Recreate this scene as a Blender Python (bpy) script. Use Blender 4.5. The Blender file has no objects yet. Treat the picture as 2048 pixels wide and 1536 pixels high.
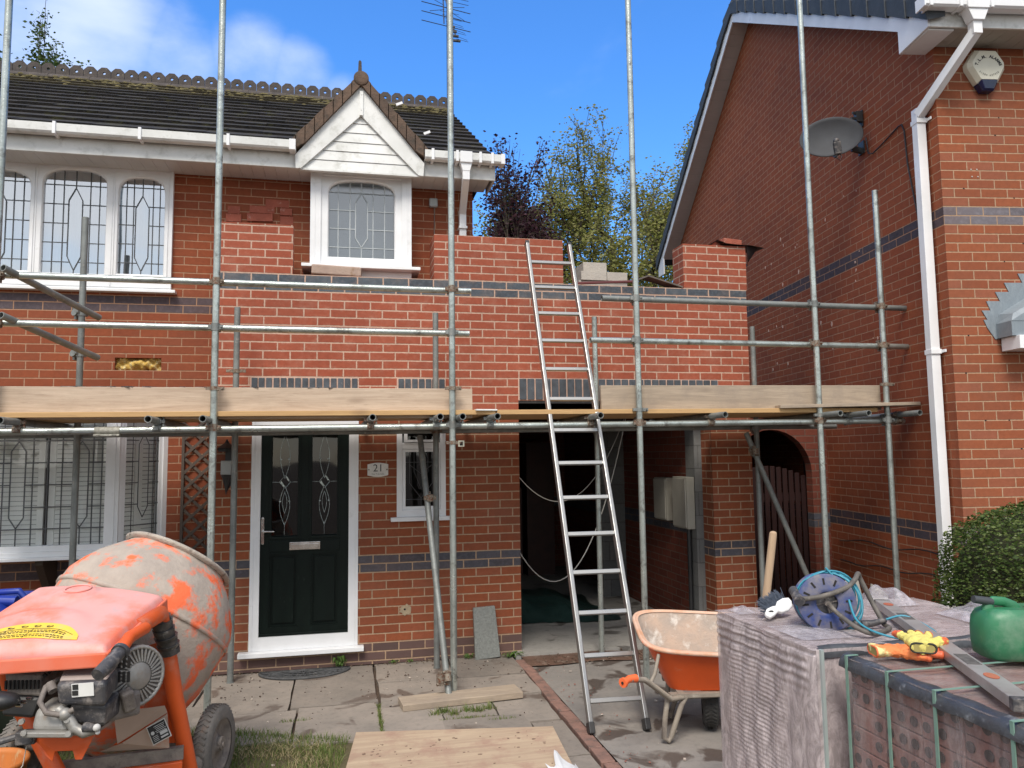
import bpy, math, random
from mathutils import Vector as V, Matrix, Euler
from math import sin, cos, pi, radians as rad, sqrt, floor
random.seed(21)
S = bpy.context.scene
COL = S.collection
# ------------------------------------------------------------------ camera
cam_d = bpy.data.cameras.new("camera")
cam = bpy.data.objects.new("camera", cam_d)
COL.objects.link(cam)
cam_d.sensor_width = 36.0
cam_d.lens = 1540.0 / 2048.0 * 36.0
cam_d.clip_start = 0.05
cam_d.clip_end = 2000
PIT, ROL, YAW = rad(5.2), rad(-0.74), rad(12.35)
_f = V((0, cos(PIT), sin(PIT))); _r = V((1, 0, 0)); _u = V((0, -sin(PIT), cos(PIT)))
_R = cos(ROL) * _r + sin(ROL) * _u
_U = -sin(ROL) * _r + cos(ROL) * _u
_z = Matrix.Rotation(-YAW, 3, 'Z')
cx, cy, cz = _z @ _R, _z @ _U, -(_z @ _f)
cam.matrix_world = Matrix(((cx.x, cy.x, cz.x, 0.0), (cx.y, cy.y, cz.y, -6.75), (cx.z, cy.z, cz.z, 1.74), (0, 0, 0, 1)))
S.camera = cam
S.view_settings.view_transform = 'Standard'
S.view_settings.look = 'None'
S.view_settings.gamma = 1
S.view_settings.exposure = 0.88
# ------------------------------------------------------------------ world: daylight sky with broken cloud
SUN_EL, SUN_AZ = rad(54), rad(200)      # azimuth clockwise from +Y
w = bpy.data.worlds.new("World"); S.world = w; w.use_nodes = True
nt = w.node_tree; nt.nodes.clear()
def N(nt, t, **k):
    n = nt.nodes.new(t)
    for a, b in k.items():
        if a == 'i':
            for kk, vv in b.items(): n.inputs[kk].default_value = vv
        else: setattr(n, a, b)
    return n
def L(nt, a, b): nt.links.new(a, b)
def MA(nt, op, a, b=None, c=None, clamp=False):
    n = nt.nodes.new('ShaderNodeMath'); n.operation = op; n.use_clamp = clamp
    for i, x in enumerate((a, b, c)):
        if x is None: continue
        if isinstance(x, (int, float)): n.inputs[i].default_value = x
        else: nt.links.new(x, n.inputs[i])
    return n.outputs[0]
def MIX(nt, fac, a, b, mode='MIX'):
    n = nt.nodes.new('ShaderNodeMix'); n.data_type = 'RGBA'; n.blend_type = mode
    for i, x in ((0, fac), (6, a), (7, b)):
        if isinstance(x, (int, float)): n.inputs[i].default_value = x
        elif isinstance(x, tuple): n.inputs[i].default_value = (*x[:3], 1)
        else: nt.links.new(x, n.inputs[i])
    return n.outputs[2]
def RAMP(nt, src, stops, interp='LINEAR'):
    n = nt.nodes.new('ShaderNodeValToRGB'); n.color_ramp.interpolation = interp
    e = n.color_ramp.elements
    while len(e) < len(stops): e.new(0.5)
    for el, (p, c) in zip(e, stops):
        el.position = p
        el.color = (c, c, c, 1) if isinstance(c, (int, float)) else (*c, 1)
    nt.links.new(src, n.inputs[0]); return n.outputs[0]
def MR(nt, src, a, b, c=0.0, d=1.0, smooth=False):
    n = nt.nodes.new('ShaderNodeMapRange'); n.clamp = True
    if smooth: n.interpolation_type = 'SMOOTHSTEP'
    nt.links.new(src, n.inputs[0])
    for i, x in enumerate((a, b, c, d)): n.inputs[i + 1].default_value = x
    return n.outputs[0]
tc = N(nt, 'ShaderNodeTexCoord')
sky = N(nt, 'ShaderNodeTexSky', sky_type='NISHITA', sun_disc=False, sun_elevation=SUN_EL, sun_rotation=SUN_AZ, air_density=1.3, dust_density=0.35, ozone_density=3.0, altitude=100)
hs = N(nt, 'ShaderNodeHueSaturation', i={'Hue': 0.5, 'Saturation': 1.18, 'Value': 1.0}); L(nt, sky.outputs[0], hs.inputs['Color'])
sp = N(nt, 'ShaderNodeSeparateXYZ'); L(nt, tc.outputs['Generated'], sp.inputs[0])
mp = N(nt, 'ShaderNodeMapping'); mp.inputs['Scale'].default_value = (1, 1, 1.9); mp.inputs['Location'].default_value = (3.1, 0.4, 1.2)
L(nt, tc.outputs['Generated'], mp.inputs[0])
nz = N(nt, 'ShaderNodeTexNoise', i={'Scale': 2.6, 'Detail': 9, 'Roughness': 0.52, 'Distortion': 0.25}); L(nt, mp.outputs[0], nz.inputs['Vector'])
BLOBS = (((-.262, .858, .445), .02, .15, .21), ((-.18, .88, .43), .02, .12, .17), ((-.105, .886, .450), .02, .10, .20), ((-.055, .893, .44), .02, .09, .20), ((-.01, .902, .425), .01, .07, .18), ((-.31, .84, .43), .02, .12, .12))
def blob(d, r0, r1, amt):
    vm = N(nt, 'ShaderNodeVectorMath', operation='DISTANCE'); L(nt, tc.outputs['Generated'], vm.inputs[0]); vm.inputs[1].default_value = d
    return MR(nt, vm.outputs['Value'], r1, r0, 0.0, amt, True)
left = MR(nt, sp.outputs[1], 0.0, 0.25, 0.0, -0.16, True)
for d, r0, r1, amt in BLOBS: left = MA(nt, 'MAXIMUM', left, MA(nt, 'SUBTRACT', blob(d, r0, r1, amt + .16), .16))
low = MR(nt, sp.outputs[1], 0.0, 0.25, 0.0, 0.0, True)
back = MR(nt, sp.outputs[1], 0.2, -0.3, 0.0, 0.26, True)
side = MR(nt, sp.outputs[0], -0.45, -0.75, 0.0, 0.28, True)  # added unseen cloud off to the left, whitens the light from that side
left = MA(nt, 'MAXIMUM', left, side) if 0 else MA(nt, 'ADD', left, side)
v_ = MA(nt, 'ADD', MA(nt, 'ADD', nz.outputs['Fac'], left), MA(nt, 'ADD', low, back))
cm = MR(nt, v_, 0.50, 0.84, 0.0, 0.86, True)
fr_ = MR(nt, sp.outputs[1], 0.30, 0.66, 0.0, 1.0, True)
deep = MIX(nt, fr_, (1.0, 1.0, 1.0), (0.62, 0.96, 1.36))
blue = MIX(nt, 1.0, hs.outputs[0], deep, 'MULTIPLY')
cs = MIX(nt, fr_, (6.6, 6.5, 6.4), (4.6, 5.2, 6.2))
col = MIX(nt, cm, blue, cs)
bg = N(nt, 'ShaderNodeBackground', i={'Strength': 0.105}); L(nt, col, bg.inputs[0])
wo = N(nt, 'ShaderNodeOutputWorld'); L(nt, bg.outputs[0], wo.inputs[0])
# ------------------------------------------------------------------ sun (behind thin cloud: wide and soft)
sd = bpy.data.lights.new("sun", 'SUN'); sd.energy = 2.1; sd.angle = rad(24); sd.color = (1.0, 0.93, 0.83)
so = bpy.data.objects.new("sun", sd); COL.objects.link(so)
sdir = V((sin(SUN_AZ) * cos(SUN_EL), cos(SUN_AZ) * cos(SUN_EL), sin(SUN_EL)))
so.location = sdir * 30
so.rotation_euler = sdir.to_track_quat('Z', 'Y').to_euler()
# ------------------------------------------------------------------ materials
def newmat(name):
    m = bpy.data.materials.new(name); m.use_nodes = True
    nt = m.node_tree; nt.nodes.clear()
    o = N(nt, 'ShaderNodeOutputMaterial'); p = N(nt, 'ShaderNodeBsdfPrincipled'); L(nt, p.outputs[0], o.inputs[0])
    return m, nt, p
def mat(name, c, c2=None, sc=6, rough=0.6, metal=0.0, bump=0.0, bsc=None, stretch=(1, 1, 1), c3=None, sc3=30, t3=(0.55, 0.7), lo=0.35, hi=0.65, spec=0.5, rv=0.0, coord='Object', trans=0.0, coat=0.0, det=8, isl=0.0):
    """noise-varied surface: c..c2 blended by broad noise, c3 laid over it in patches"""
    m, nt, p = newmat(name)
    t = N(nt, 'ShaderNodeTexCoord'); mp = N(nt, 'ShaderNodeMapping'); mp.inputs['Scale'].default_value = stretch
    L(nt, t.outputs[coord], mp.inputs[0])
    n1 = N(nt, 'ShaderNodeTexNoise', i={'Scale': sc, 'Detail': det, 'Roughness': 0.6}); L(nt, mp.outputs[0], n1.inputs['Vector'])
    f = MR(nt, n1.outputs['Fac'], lo, hi)
    col = MIX(nt, f, c, c2 if c2 else tuple(x * 0.8 for x in c))
    if c3:
        n3 = N(nt, 'ShaderNodeTexNoise', i={'Scale': sc3, 'Detail': 10, 'Roughness': 0.65}); L(nt, mp.outputs[0], n3.inputs['Vector'])
        col = MIX(nt, MR(nt, n3.outputs['Fac'], t3[0], t3[1]), col, c3)
    if isl:
        gi = N(nt, 'ShaderNodeNewGeometry'); k = MR(nt, gi.outputs['Random Per Island'], 0, 1, 1 - isl, 1.0); col = MIX(nt, 1.0, col, k, 'MULTIPLY')
    L(nt, col, p.inputs['Base Color'])
    p.inputs['Metallic'].default_value = metal; p.inputs['Specular IOR Level'].default_value = spec
    if rv: L(nt, MR(nt, n1.outputs['Fac'], 0.3, 0.7, max(0.02, rough - rv), min(1, rough + rv)), p.inputs['Roughness'])
    else: p.inputs['Roughness'].default_value = rough
    p.inputs['Transmission Weight'].default_value = trans; p.inputs['Coat Weight'].default_value = coat
    if bump:
        nb = N(nt, 'ShaderNodeTexNoise', i={'Scale': bsc or sc * 6, 'Detail': 6, 'Roughness': 0.6}); L(nt, mp.outputs[0], nb.inputs['Vector'])
        b = N(nt, 'ShaderNodeBump', i={'Strength': bump, 'Distance': 0.01}); L(nt, nb.outputs['Fac'], b.inputs['Height']); L(nt, b.outputs[0], p.inputs['Normal'])
    return m
def brick(name, rh, v0, cols, mortar, mw=0.005, bl=0.225, bands=(), bandc=((0.09, 0.095, 0.115), (0.06, 0.06, 0.075)), smear=0.0, stain=0.0, stainc=(0.30, 0.26, 0.24), u0=0.0, plinth=None, edge=0.0016):
    """stretcher-bond brickwork from UVs in metres; bands = (low, high) ranges laid in blue brick"""
    m, nt, p = newmat(name)
    t = N(nt, 'ShaderNodeTexCoord'); s = N(nt, 'ShaderNodeSeparateXYZ'); L(nt, t.outputs['UV'], s.inputs[0])
    u, v = MA(nt, 'ADD', s.outputs[0], 100 * bl + u0), s.outputs[1]
    # slight waviness of courses
    wn = N(nt, 'ShaderNodeTexNoise', i={'Scale': 3.0, 'Detail': 2}); L(nt, t.outputs['UV'], wn.inputs['Vector'])
    vv = MA(nt, 'ADD', v, MA(nt, 'MULTIPLY', MA(nt, 'SUBTRACT', wn.outputs['Fac'], 0.5), 0.006))
    vr = MA(nt, 'DIVIDE', MA(nt, 'SUBTRACT', vv, v0 - 40 * rh), rh)
    row = MA(nt, 'FLOOR', vr); fv = MA(nt, 'MULTIPLY', MA(nt, 'SUBTRACT', vr, row), rh)
    half = MA(nt, 'MULTIPLY', MA(nt, 'MODULO', row, 2.0), 0.5)
    jn = N(nt, 'ShaderNodeTexWhiteNoise', noise_dimensions='1D'); L(nt, row, jn.inputs['W'])
    ur = MA(nt, 'ADD', MA(nt, 'ADD', MA(nt, 'DIVIDE', u, bl), half), MA(nt, 'MULTIPLY', jn.outputs['Value'], 0.05))
    cl = MA(nt, 'FLOOR', ur); fu = MA(nt, 'MULTIPLY', MA(nt, 'SUBTRACT', ur, cl), bl)
    du = MA(nt, 'MINIMUM', fu, MA(nt, 'SUBTRACT', bl, fu)); dv = MA(nt, 'MINIMUM', fv, MA(nt, 'SUBTRACT', rh, fv))
    d = MA(nt, 'MINIMUM', du, dv)
    en = N(nt, 'ShaderNodeTexNoise', i={'Scale': 42, 'Detail': 5, 'Roughness': 0.65}); L(nt, t.outputs['UV'], en.inputs['Vector'])
    dd = MA(nt, 'ADD', d, MA(nt, 'MULTIPLY', MA(nt, 'SUBTRACT', en.outputs['Fac'], 0.5), edge * 3))
    isb = MR(nt, dd, mw - 0.0009, mw + 0.0009)
    cb = N(nt, 'ShaderNodeCombineXYZ'); L(nt, row, cb.inputs[0]); L(nt, cl, cb.inputs[1])
    wnz = N(nt, 'ShaderNodeTexWhiteNoise', noise_dimensions='2D'); L(nt, cb.outputs[0], wnz.inputs['Vector'])
    k = len(cols)
    bc = RAMP(nt, wnz.outputs['Value'], [((i + 0.5) / k, c) for i, c in enumerate(cols)])
    fn = N(nt, 'ShaderNodeTexNoise', i={'Scale': 26, 'Detail': 9, 'Roughness': 0.7}); L(nt, t.outputs['UV'], fn.inputs['Vector'])
    bc = MIX(nt, MR(nt, fn.outputs['Fac'], 0.3, 0.75, 0.0, 0.5), bc, tuple(x * 0.55 for x in cols[0]), 'MIX')
    for lo_, hi_ in bands:
        inb = MA(nt, 'MULTIPLY', MA(nt, 'GREATER_THAN', vv, lo_), MA(nt, 'LESS_THAN', vv, hi_))
        bb = MIX(nt, wnz.outputs['Value'], bandc[0], bandc[1])
        bb = MIX(nt, MR(nt, fn.outputs['Fac'], 0.45, 0.75, 0, 0.5), bb, tuple(x * 1.9 for x in bandc[0]))
        bc = MIX(nt, inb, bc, bb)
    if plinth:
        pb = MIX(nt, wnz.outputs['Value'], (0.16, 0.095, 0.085), (0.10, 0.065, 0.06))
        bc = MIX(nt, MA(nt, 'LESS_THAN', vv, plinth), bc, pb)
    ln = N(nt, 'ShaderNodeTexNoise', i={'Scale': 1.3, 'Detail': 6, 'Roughness': 0.6}); L(nt, t.outputs['UV'], ln.inputs['Vector'])
    if smear:
        sn = N(nt, 'ShaderNodeTexNoise', i={'Scale': 9, 'Detail': 8, 'Roughness': 0.75}); L(nt, t.outputs['UV'], sn.inputs['Vector'])
        near = MR(nt, d, 0.030, 0.004)
        bc = MIX(nt, MA(nt, 'MULTIPLY', MR(nt, sn.outputs['Fac'], 0.52, 0.72, 0, smear), near), bc, mortar)
        sn2 = N(nt, 'ShaderNodeTexNoise', i={'Scale': 4, 'Detail': 6, 'Roughness': 0.75}); L(nt, t.outputs['UV'], sn2.inputs['Vector'])
        bc = MIX(nt, MR(nt, sn2.outputs['Fac'], 0.5, 0.8, 0, smear * 0.55), bc, mortar)
    if stain:
        bc = MIX(nt, MR(nt, ln.outputs['Fac'], 0.45, 0.75, 0, stain), bc, stainc)
    mc = MIX(nt, MR(nt, fn.outputs['Fac'], 0.35, 0.7), mortar, tuple(x * 0.72 for x in mortar))
    colr = MIX(nt, isb, mc, bc)
    colr = MIX(nt, MR(nt, ln.outputs['Fac'], 0.3, 0.7, 0.0, 0.22), colr, (0.05, 0.03, 0.025))
    L(nt, colr, p.inputs['Base Color']); p.inputs['Roughness'].default_value = 0.85; p.inputs['Specular IOR Level'].default_value = 0.25
    h = MA(nt, 'ADD', MA(nt, 'MULTIPLY', isb, 1.0), MA(nt, 'MULTIPLY', fn.outputs['Fac'], 0.35))
    b = N(nt, 'ShaderNodeBump', i={'Strength': 0.7, 'Distance': 0.004}); L(nt, h, b.inputs['Height']); L(nt, b.outputs[0], p.inputs['Normal'])
    return m
def wood(name, c1, c2, c3, axis=0, sc=1.0, rough=0.8, knots=True, dirt=0.0, dirtc=(0.18, 0.15, 0.13)):
    m, nt, p = newmat(name)
    t = N(nt, 'ShaderNodeTexCoord'); mp = N(nt, 'ShaderNodeMapping')
    s = [14 * sc, 14 * sc, 14 * sc]; s[axis] = 0.9 * sc; mp.inputs['Scale'].default_value = s
    L(nt, t.outputs['Object'], mp.inputs[0])
    n1 = N(nt, 'ShaderNodeTexNoise', i={'Scale': 2.2, 'Detail': 7, 'Roughness': 0.6, 'Distortion': 1.1}); L(nt, mp.outputs[0], n1.inputs['Vector'])
    col = MIX(nt, MR(nt, n1.outputs['Fac'], 0.34, 0.64), c1, c2)
    n2 = N(nt, 'ShaderNodeTexNoise', i={'Scale': 9, 'Detail': 6, 'Roughness': 0.7}); L(nt, mp.outputs[0], n2.inputs['Vector'])
    col = MIX(nt, MR(nt, n2.outputs['Fac'], 0.55, 0.8, 0, 0.7), col, c3)
    if knots:
        vo = N(nt, 'ShaderNodeTexVoronoi', i={'Scale': 1.0, 'Randomness': 1.0}); mk = N(nt, 'ShaderNodeMapping')
        s = [6.0] * 3; s[axis] = 2.2; s[1 if axis != 1 else 0] = 0.01; mk.inputs['Scale'].default_value = s; L(nt, t.outputs['Object'], mk.inputs[0]); L(nt, mk.outputs[0], vo.inputs['Vector'])
        col = MIX(nt, MR(nt, vo.outputs['Distance'], 0.22, 0.04, 0, 0.9), col, c3)
    if dirt:
        n3 = N(nt, 'ShaderNodeTexNoise', i={'Scale': 5, 'Detail': 9, 'Roughness': 0.7}); L(nt, t.outputs['Object'], n3.inputs['Vector'])
        col = MIX(nt, MR(nt, n3.outputs['Fac'], 0.48, 0.68, 0, dirt), col, dirtc)
    L(nt, col, p.inputs['Base Color']); p.inputs['Roughness'].default_value = rough
    b = N(nt, 'ShaderNodeBump', i={'Strength': 0.35, 'Distance': 0.003}); L(nt, n2.outputs['Fac'], b.inputs['Height']); L(nt, b.outputs[0], p.inputs['Normal'])
    return m
def glassmat(name, tint, refl=0.3, rough=0.02, wob=0.0):
    m = bpy.data.materials.new(name); m.use_nodes = True; nt = m.node_tree; nt.nodes.clear()
    o = N(nt, 'ShaderNodeOutputMaterial')
    tr = N(nt, 'ShaderNodeBsdfTransparent'); tr.inputs[0].default_value = (*tint, 1)
    gl = N(nt, 'ShaderNodeBsdfGlossy', i={'Roughness': rough}); gl.inputs[0].default_value = (0.95, 0.97, 1, 1)
    if wob:
        t = N(nt, 'ShaderNodeTexCoord'); n1 = N(nt, 'ShaderNodeTexNoise', i={'Scale': 3.0, 'Detail': 1}); L(nt, t.outputs['Object'], n1.inputs['Vector'])
        b = N(nt, 'ShaderNodeBump', i={'Strength': wob, 'Distance': 0.02}); L(nt, n1.outputs['Fac'], b.inputs['Height']); L(nt, b.outputs[0], gl.inputs['Normal'])
    lw = N(nt, 'ShaderNodeLayerWeight', i={'Blend': 0.25})
    f = MR(nt, lw.outputs['Fresnel'], 0.0, 1.0, refl, 1.0)
    mx = N(nt, 'ShaderNodeMixShader'); L(nt, f, mx.inputs[0]); L(nt, tr.outputs[0], mx.inputs[1]); L(nt, gl.outputs[0], mx.inputs[2]); L(nt, mx.outputs[0], o.inputs[0])
    return m
# ------------------------------------------------------------------ mesh builder
def basis(d):
    d = V(d).normalized(); a = V((0, 0, 1)) if abs(d.z) < 0.9 else V((1, 0, 0))
    x = a.cross(d).normalized(); return x, d.cross(x).normalized(), d
class B:
    def __init__(s): s.v = []; s.f = []; s.sm = []
    def add(s, vs, fs, sm=False):
        k = len(s.v); s.v += [tuple(v) for v in vs]; s.f += [tuple(i + k for i in f) for f in fs]; s.sm += [sm] * len(fs); return s
    def bx(s, x0, x1, y0, y1, z0, z1):
        vs = [(x, y, z) for z in (z0, z1) for y in (y0, y1) for x in (x0, x1)]
        return s.add(vs, [(0, 2, 3, 1), (4, 5, 7, 6), (0, 1, 5, 4), (1, 3, 7, 5), (3, 2, 6, 7), (2, 0, 4, 6)])
    def ob(s, c, size, R=None, euler=None):
        R = R or (Euler(euler).to_matrix() if euler else Matrix.Identity(3))
        h = V(size) / 2; vs = [V(c) + R @ V((sx * h.x, sy * h.y, sz * h.z)) for sz in (-1, 1) for sy in (-1, 1) for sx in (-1, 1)]
        return s.add(vs, [(0, 2, 3, 1), (4, 5, 7, 6), (0, 1, 5, 4), (1, 3, 7, 5), (3, 2, 6, 7), (2, 0, 4, 6)])
    def hexa(s, p):      # 8 points: bottom loop 4, top loop 4
        return s.add(p, [(3, 2, 1, 0), (4, 5, 6, 7), (0, 1, 5, 4), (1, 2, 6, 5), (2, 3, 7, 6), (3, 0, 4, 7)])
    def bar(s, p, q, w, h, up=(0, 0, 1)):   # rectangular bar from p to q, w across, h along up
        p, q = V(p), V(q); d = (q - p).normalized(); x = d.cross(V(up)).normalized(); z = x.cross(d)
        a = [c + x * (sx * w / 2) + z * (sz * h / 2) for c in (p, q) for sx, sz in ((-1, -1), (1, -1), (1, 1), (-1, 1))]
        return s.hexa(a)
    def cyl(s, p, q, r, r2=None, n=12, caps=True, sm=True):
        p, q = V(p), V(q); r2 = r if r2 is None else r2; x, y, d = basis(q - p)
        vs = []
        for c, rr in ((p, r), (q, r2)):
            for i in range(n):
                a = 2 * pi * i / n; vs.append(c + x * (rr * cos(a)) + y * (rr * sin(a)))
        s.add(vs, [(i, (i + 1) % n, n + (i + 1) % n, n + i) for i in range(n)], sm)
        if caps: s.add(vs[:n], [tuple(range(n))[::-1]]); s.add(vs[n:], [tuple(range(n))])
        return s
    def pipe(s, p, q, r, t=0.004, n=16):     # open tube with wall thickness
        x, y, d = basis(V(q) - V(p)); p, q = V(p), V(q); vs = []
        for c, rr in ((p, r), (q, r), (q, r - t), (p, r - t)):
            for i in range(n): a = 2 * pi * i / n; vs.append(c + x * (rr * cos(a)) + y * (rr * sin(a)))
        fs = [(j * n + i, j * n + (i + 1) % n, ((j + 1) % 4) * n + (i + 1) % n, ((j + 1) % 4) * n + i) for j in (0, 2) for i in range(n)]
        s.add(vs, fs, True)
        s.add(vs, [(j * n + i, j * n + (i + 1) % n, ((j + 1) % 4) * n + (i + 1) % n, ((j + 1) % 4) * n + i) for j in (1, 3) for i in range(n)])
        return s
    def tube(s, pts, r, n=10, closed=False, caps=True, flat=1.0):
        pts = [V(p) for p in pts]; m = len(pts); rs = r if isinstance(r, (list, tuple)) else [r] * m
        t0 = (pts[1] - pts[0]).normalized(); x, y, _ = basis(t0); vs = []; px = x
        for i in range(m):
            a = pts[(i - 1) % m] if (i or closed) else pts[0]; b = pts[(i + 1) % m] if (i < m - 1 or closed) else pts[-1]
            t = (b - a).normalized(); px = (px - t * px.dot(t)); px = px.normalized() if px.length > 1e-6 else basis(t)[0]; py = t.cross(px)
            for k in range(n): an = 2 * pi * k / n; vs.append(pts[i] + px * (rs[i] * cos(an)) + py * (rs[i] * flat * sin(an)))
        R_ = m if closed else m - 1
        s.add(vs, [(i * n + k, i * n + (k + 1) % n, ((i + 1) % m) * n + (k + 1) % n, ((i + 1) % m) * n + k) for i in range(R_) for k in range(n)], True)
        if caps and not closed: s.add(vs[:n], [tuple(range(n))[::-1]]); s.add(vs[-n:], [tuple(range(n))])
        return s
    def lathe(s, prof, o, ax, n=32, sm=True, jit=0):   # prof: (radius, distance along axis)
        x, y, d = basis(ax); o = V(o); vs = []
        for r, t in prof:
            for i in range(n): a = 2 * pi * i / n; vs.append(o + d * t + x * (r * cos(a)) + y * (r * sin(a)))
        return s.add(vs, [(j * n + i, j * n + (i + 1) % n, (j + 1) * n + (i + 1) % n, (j + 1) * n + i) for j in range(len(prof) - 1) for i in range(n)], sm)
    def prism(s, poly, vec):
        poly = [V(p) for p in poly]; n = len(poly); vec = V(vec)
        nrm = V((0, 0, 0))
        for i in range(n): nrm += poly[i].cross(poly[(i + 1) % n])
        if nrm.dot(vec) > 0: poly = poly[::-1]
        vs = poly + [p + vec for p in poly]
        return s.add(vs, [tuple(range(n)), tuple(range(n, 2 * n))[::-1]] + [((i + 1) % n, i, n + i, n + (i + 1) % n) for i in range(n)])
    def grid(s, fn, nu, nv, sm=True, thick=None):
        vs = [V(fn(i / nu, j / nv)) for j in range(nv + 1) for i in range(nu + 1)]
        fs = [(j * (nu + 1) + i, j * (nu + 1) + i + 1, (j + 1) * (nu + 1) + i + 1, (j + 1) * (nu + 1) + i) for j in range(nv) for i in range(nu)]
        return s.add(vs, fs, sm)
    def sph(s, c, r, n=12, m=8, R=None):
        r = V((r, r, r)) if isinstance(r, (int, float)) else V(r); R = R or Matrix.Identity(3); vs = []
        for j in range(m + 1):
            for i in range(n):
                a, b = 2 * pi * i / n, pi * j / m; vs.append(V(c) + R @ V((r.x * sin(b) * cos(a), r.y * sin(b) * sin(a), r.z * cos(b))))
        return s.add(vs, [(j * n + i, (j + 1) * n + i, (j + 1) * n + (i + 1) % n, j * n + (i + 1) % n) for j in range(m) for i in range(n)], True)
    def wall(s, x0, x1, z0, z1, holes, y0, y1):
        """slab in XZ from y0 (front) to y1 with rectangular holes (x0,x1,z0,z1)"""
        X = sorted({x0, x1, *[h[0] for h in holes], *[h[1] for h in holes]}); Z = sorted({z0, z1, *[h[2] for h in holes], *[h[3] for h in holes]})
        X = [x for x in X if x0 <= x <= x1]; Z = [z for z in Z if z0 <= z <= z1]
        def solid(i, j):
            if i < 0 or j < 0 or i >= len(X) - 1 or j >= len(Z) - 1: return False
            mx, mz = (X[i] + X[i + 1]) / 2, (Z[j] + Z[j + 1]) / 2
            return not any(h[0] < mx < h[1] and h[2] < mz < h[3] for h in holes)
        for i in range(len(X) - 1):
            for j in range(len(Z) - 1):
                if not solid(i, j): continue
                a, b, c, d = X[i], X[i + 1], Z[j], Z[j + 1]
                s.add([(a, y0, c), (b, y0, c), (b, y0, d), (a, y0, d)], [(0, 1, 2, 3)])
                s.add([(a, y1, c), (b, y1, c), (b, y1, d), (a, y1, d)], [(3, 2, 1, 0)])
                if not solid(i - 1, j): s.add([(a, y0, c), (a, y0, d), (a, y1, d), (a, y1, c)], [(0, 1, 2, 3)])
                if not solid(i + 1, j): s.add([(b, y0, c), (b, y0, d), (b, y1, d), (b, y1, c)], [(3, 2, 1, 0)])
                if not solid(i, j - 1): s.add([(a, y0, c), (b, y0, c), (b, y1, c), (a, y1, c)], [(3, 2, 1, 0)])
                if not solid(i, j + 1): s.add([(a, y0, d), (b, y0, d), (b, y1, d), (a, y1, d)], [(0, 1, 2, 3)])
        return s
    def build(s, name, m, parent=None, bev=0, local=False, uvf=None, sub=0, seg=2):
        me = bpy.data.meshes.new(name); me.from_pydata(s.v, [], s.f); me.update()
        me.polygons.foreach_set('use_smooth', s.sm)
        uv = me.uv_layers.new(name='UVMap').data
        for p in me.polygons:
            n = p.normal
            for li in p.loop_indices:
                c = me.vertices[me.loops[li].vertex_index].co
                if abs(n.z) > 0.75: q = (c.x, c.y)
                elif abs(n.x) > abs(n.y): q = (c.y, c.z)
                else: q = (c.x, c.z)
                if uvf: q = uvf(q, c)
                uv[li].uv = q
        o = bpy.data.objects.new(name, me); COL.objects.link(o)
        if isinstance(m, (list, tuple)):
            for k in m: me.materials.append(k)
        else: me.materials.append(m)
        if parent:
            o.parent = parent
            if not local: o.matrix_parent_inverse = wm(parent).inverted()
        if bev:
            b = o.modifiers.new('bevel', 'BEVEL'); b.width = bev; b.segments = seg; b.limit_method = 'ANGLE'; b.angle_limit = rad(40)
        if sub:
            b = o.modifiers.new('sub', 'SUBSURF'); b.levels = sub; b.render_levels = sub
        return o
def wm(o):
    m = Matrix.LocRotScale(o.location, o.rotation_euler, o.scale)
    return (wm(o.parent) @ o.matrix_parent_inverse @ m) if o.parent else m
def tag(o, label=None, cat=None, group=None, kind=None):
    if label: o['label'] = label
    if cat: o['category'] = cat
    if group: o['group'] = group
    if kind: o['kind'] = kind
    return o
def root(name, loc, label, cat, rz=0, group=None):
    o = bpy.data.objects.new(name, None); COL.objects.link(o); o.location = loc; o.rotation_euler = (0, 0, rz); o.empty_display_size = 0.1
    return tag(o, label, cat, group)
def struct(b, name, m, uvf=None, bev=0): return tag(b.build(name, m, uvf=uvf, bev=bev), kind='structure')
def text(body, name, m, parent, R4, size, local=False, depth=0.0015, align='CENTER', sp=1.0, bold=0.0):
    c = bpy.data.curves.new(name, 'FONT'); c.body = body; c.size = size; c.align_x = align; c.align_y = 'CENTER'; c.extrude = depth; c.space_character = sp; c.offset = bold; c.resolution_u = 3
    to = bpy.data.objects.new(name + '_tmp', c); COL.objects.link(to)
    dg = bpy.context.evaluated_depsgraph_get(); me = bpy.data.meshes.new_from_object(to.evaluated_get(dg)); me.name = name
    bpy.data.objects.remove(to); bpy.data.curves.remove(c)
    me.transform(R4); o = bpy.data.objects.new(name, me); COL.objects.link(o); me.materials.clear(); me.materials.append(m)
    if parent:
        o.parent = parent
        if not local: o.matrix_parent_inverse = wm(parent).inverted()
    return o
def copytree(o, parent=None):
    c = o.copy(); COL.objects.link(c)
    if parent: c.parent = parent
    for ch in list(o.children): copytree(ch, c)
    return c
# ---- shared materials
upvc = mat('white_upvc', (0.80, 0.81, 0.83), (0.72, 0.73, 0.74), sc=3, rough=0.35, rv=0.1, c3=(0.50, 0.50, 0.47), sc3=7, t3=(0.62, 0.9))
upvc_dirty = mat('weathered_upvc', (0.74, 0.75, 0.74), (0.62, 0.63, 0.61), sc=3, rough=0.5, c3=(0.33, 0.33, 0.29), sc3=9, t3=(0.52, 0.85))
soffit_m = mat('soffit_white', (0.62, 0.62, 0.61), (0.55, 0.55, 0.54), sc=2, rough=0.5)
lead_m = mat('lead_strip', (0.10, 0.105, 0.11), (0.07, 0.07, 0.075), rough=0.5, metal=0.4)
lead_l = mat('lead_strip_light', (0.42, 0.45, 0.46), (0.33, 0.36, 0.37), rough=0.45, metal=0.2)
dark_m = mat('dark_interior', (0.012, 0.011, 0.011), (0.02, 0.018, 0.017), rough=0.9)  # near-black colour stands in for shade in rooms, slots and holes
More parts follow.
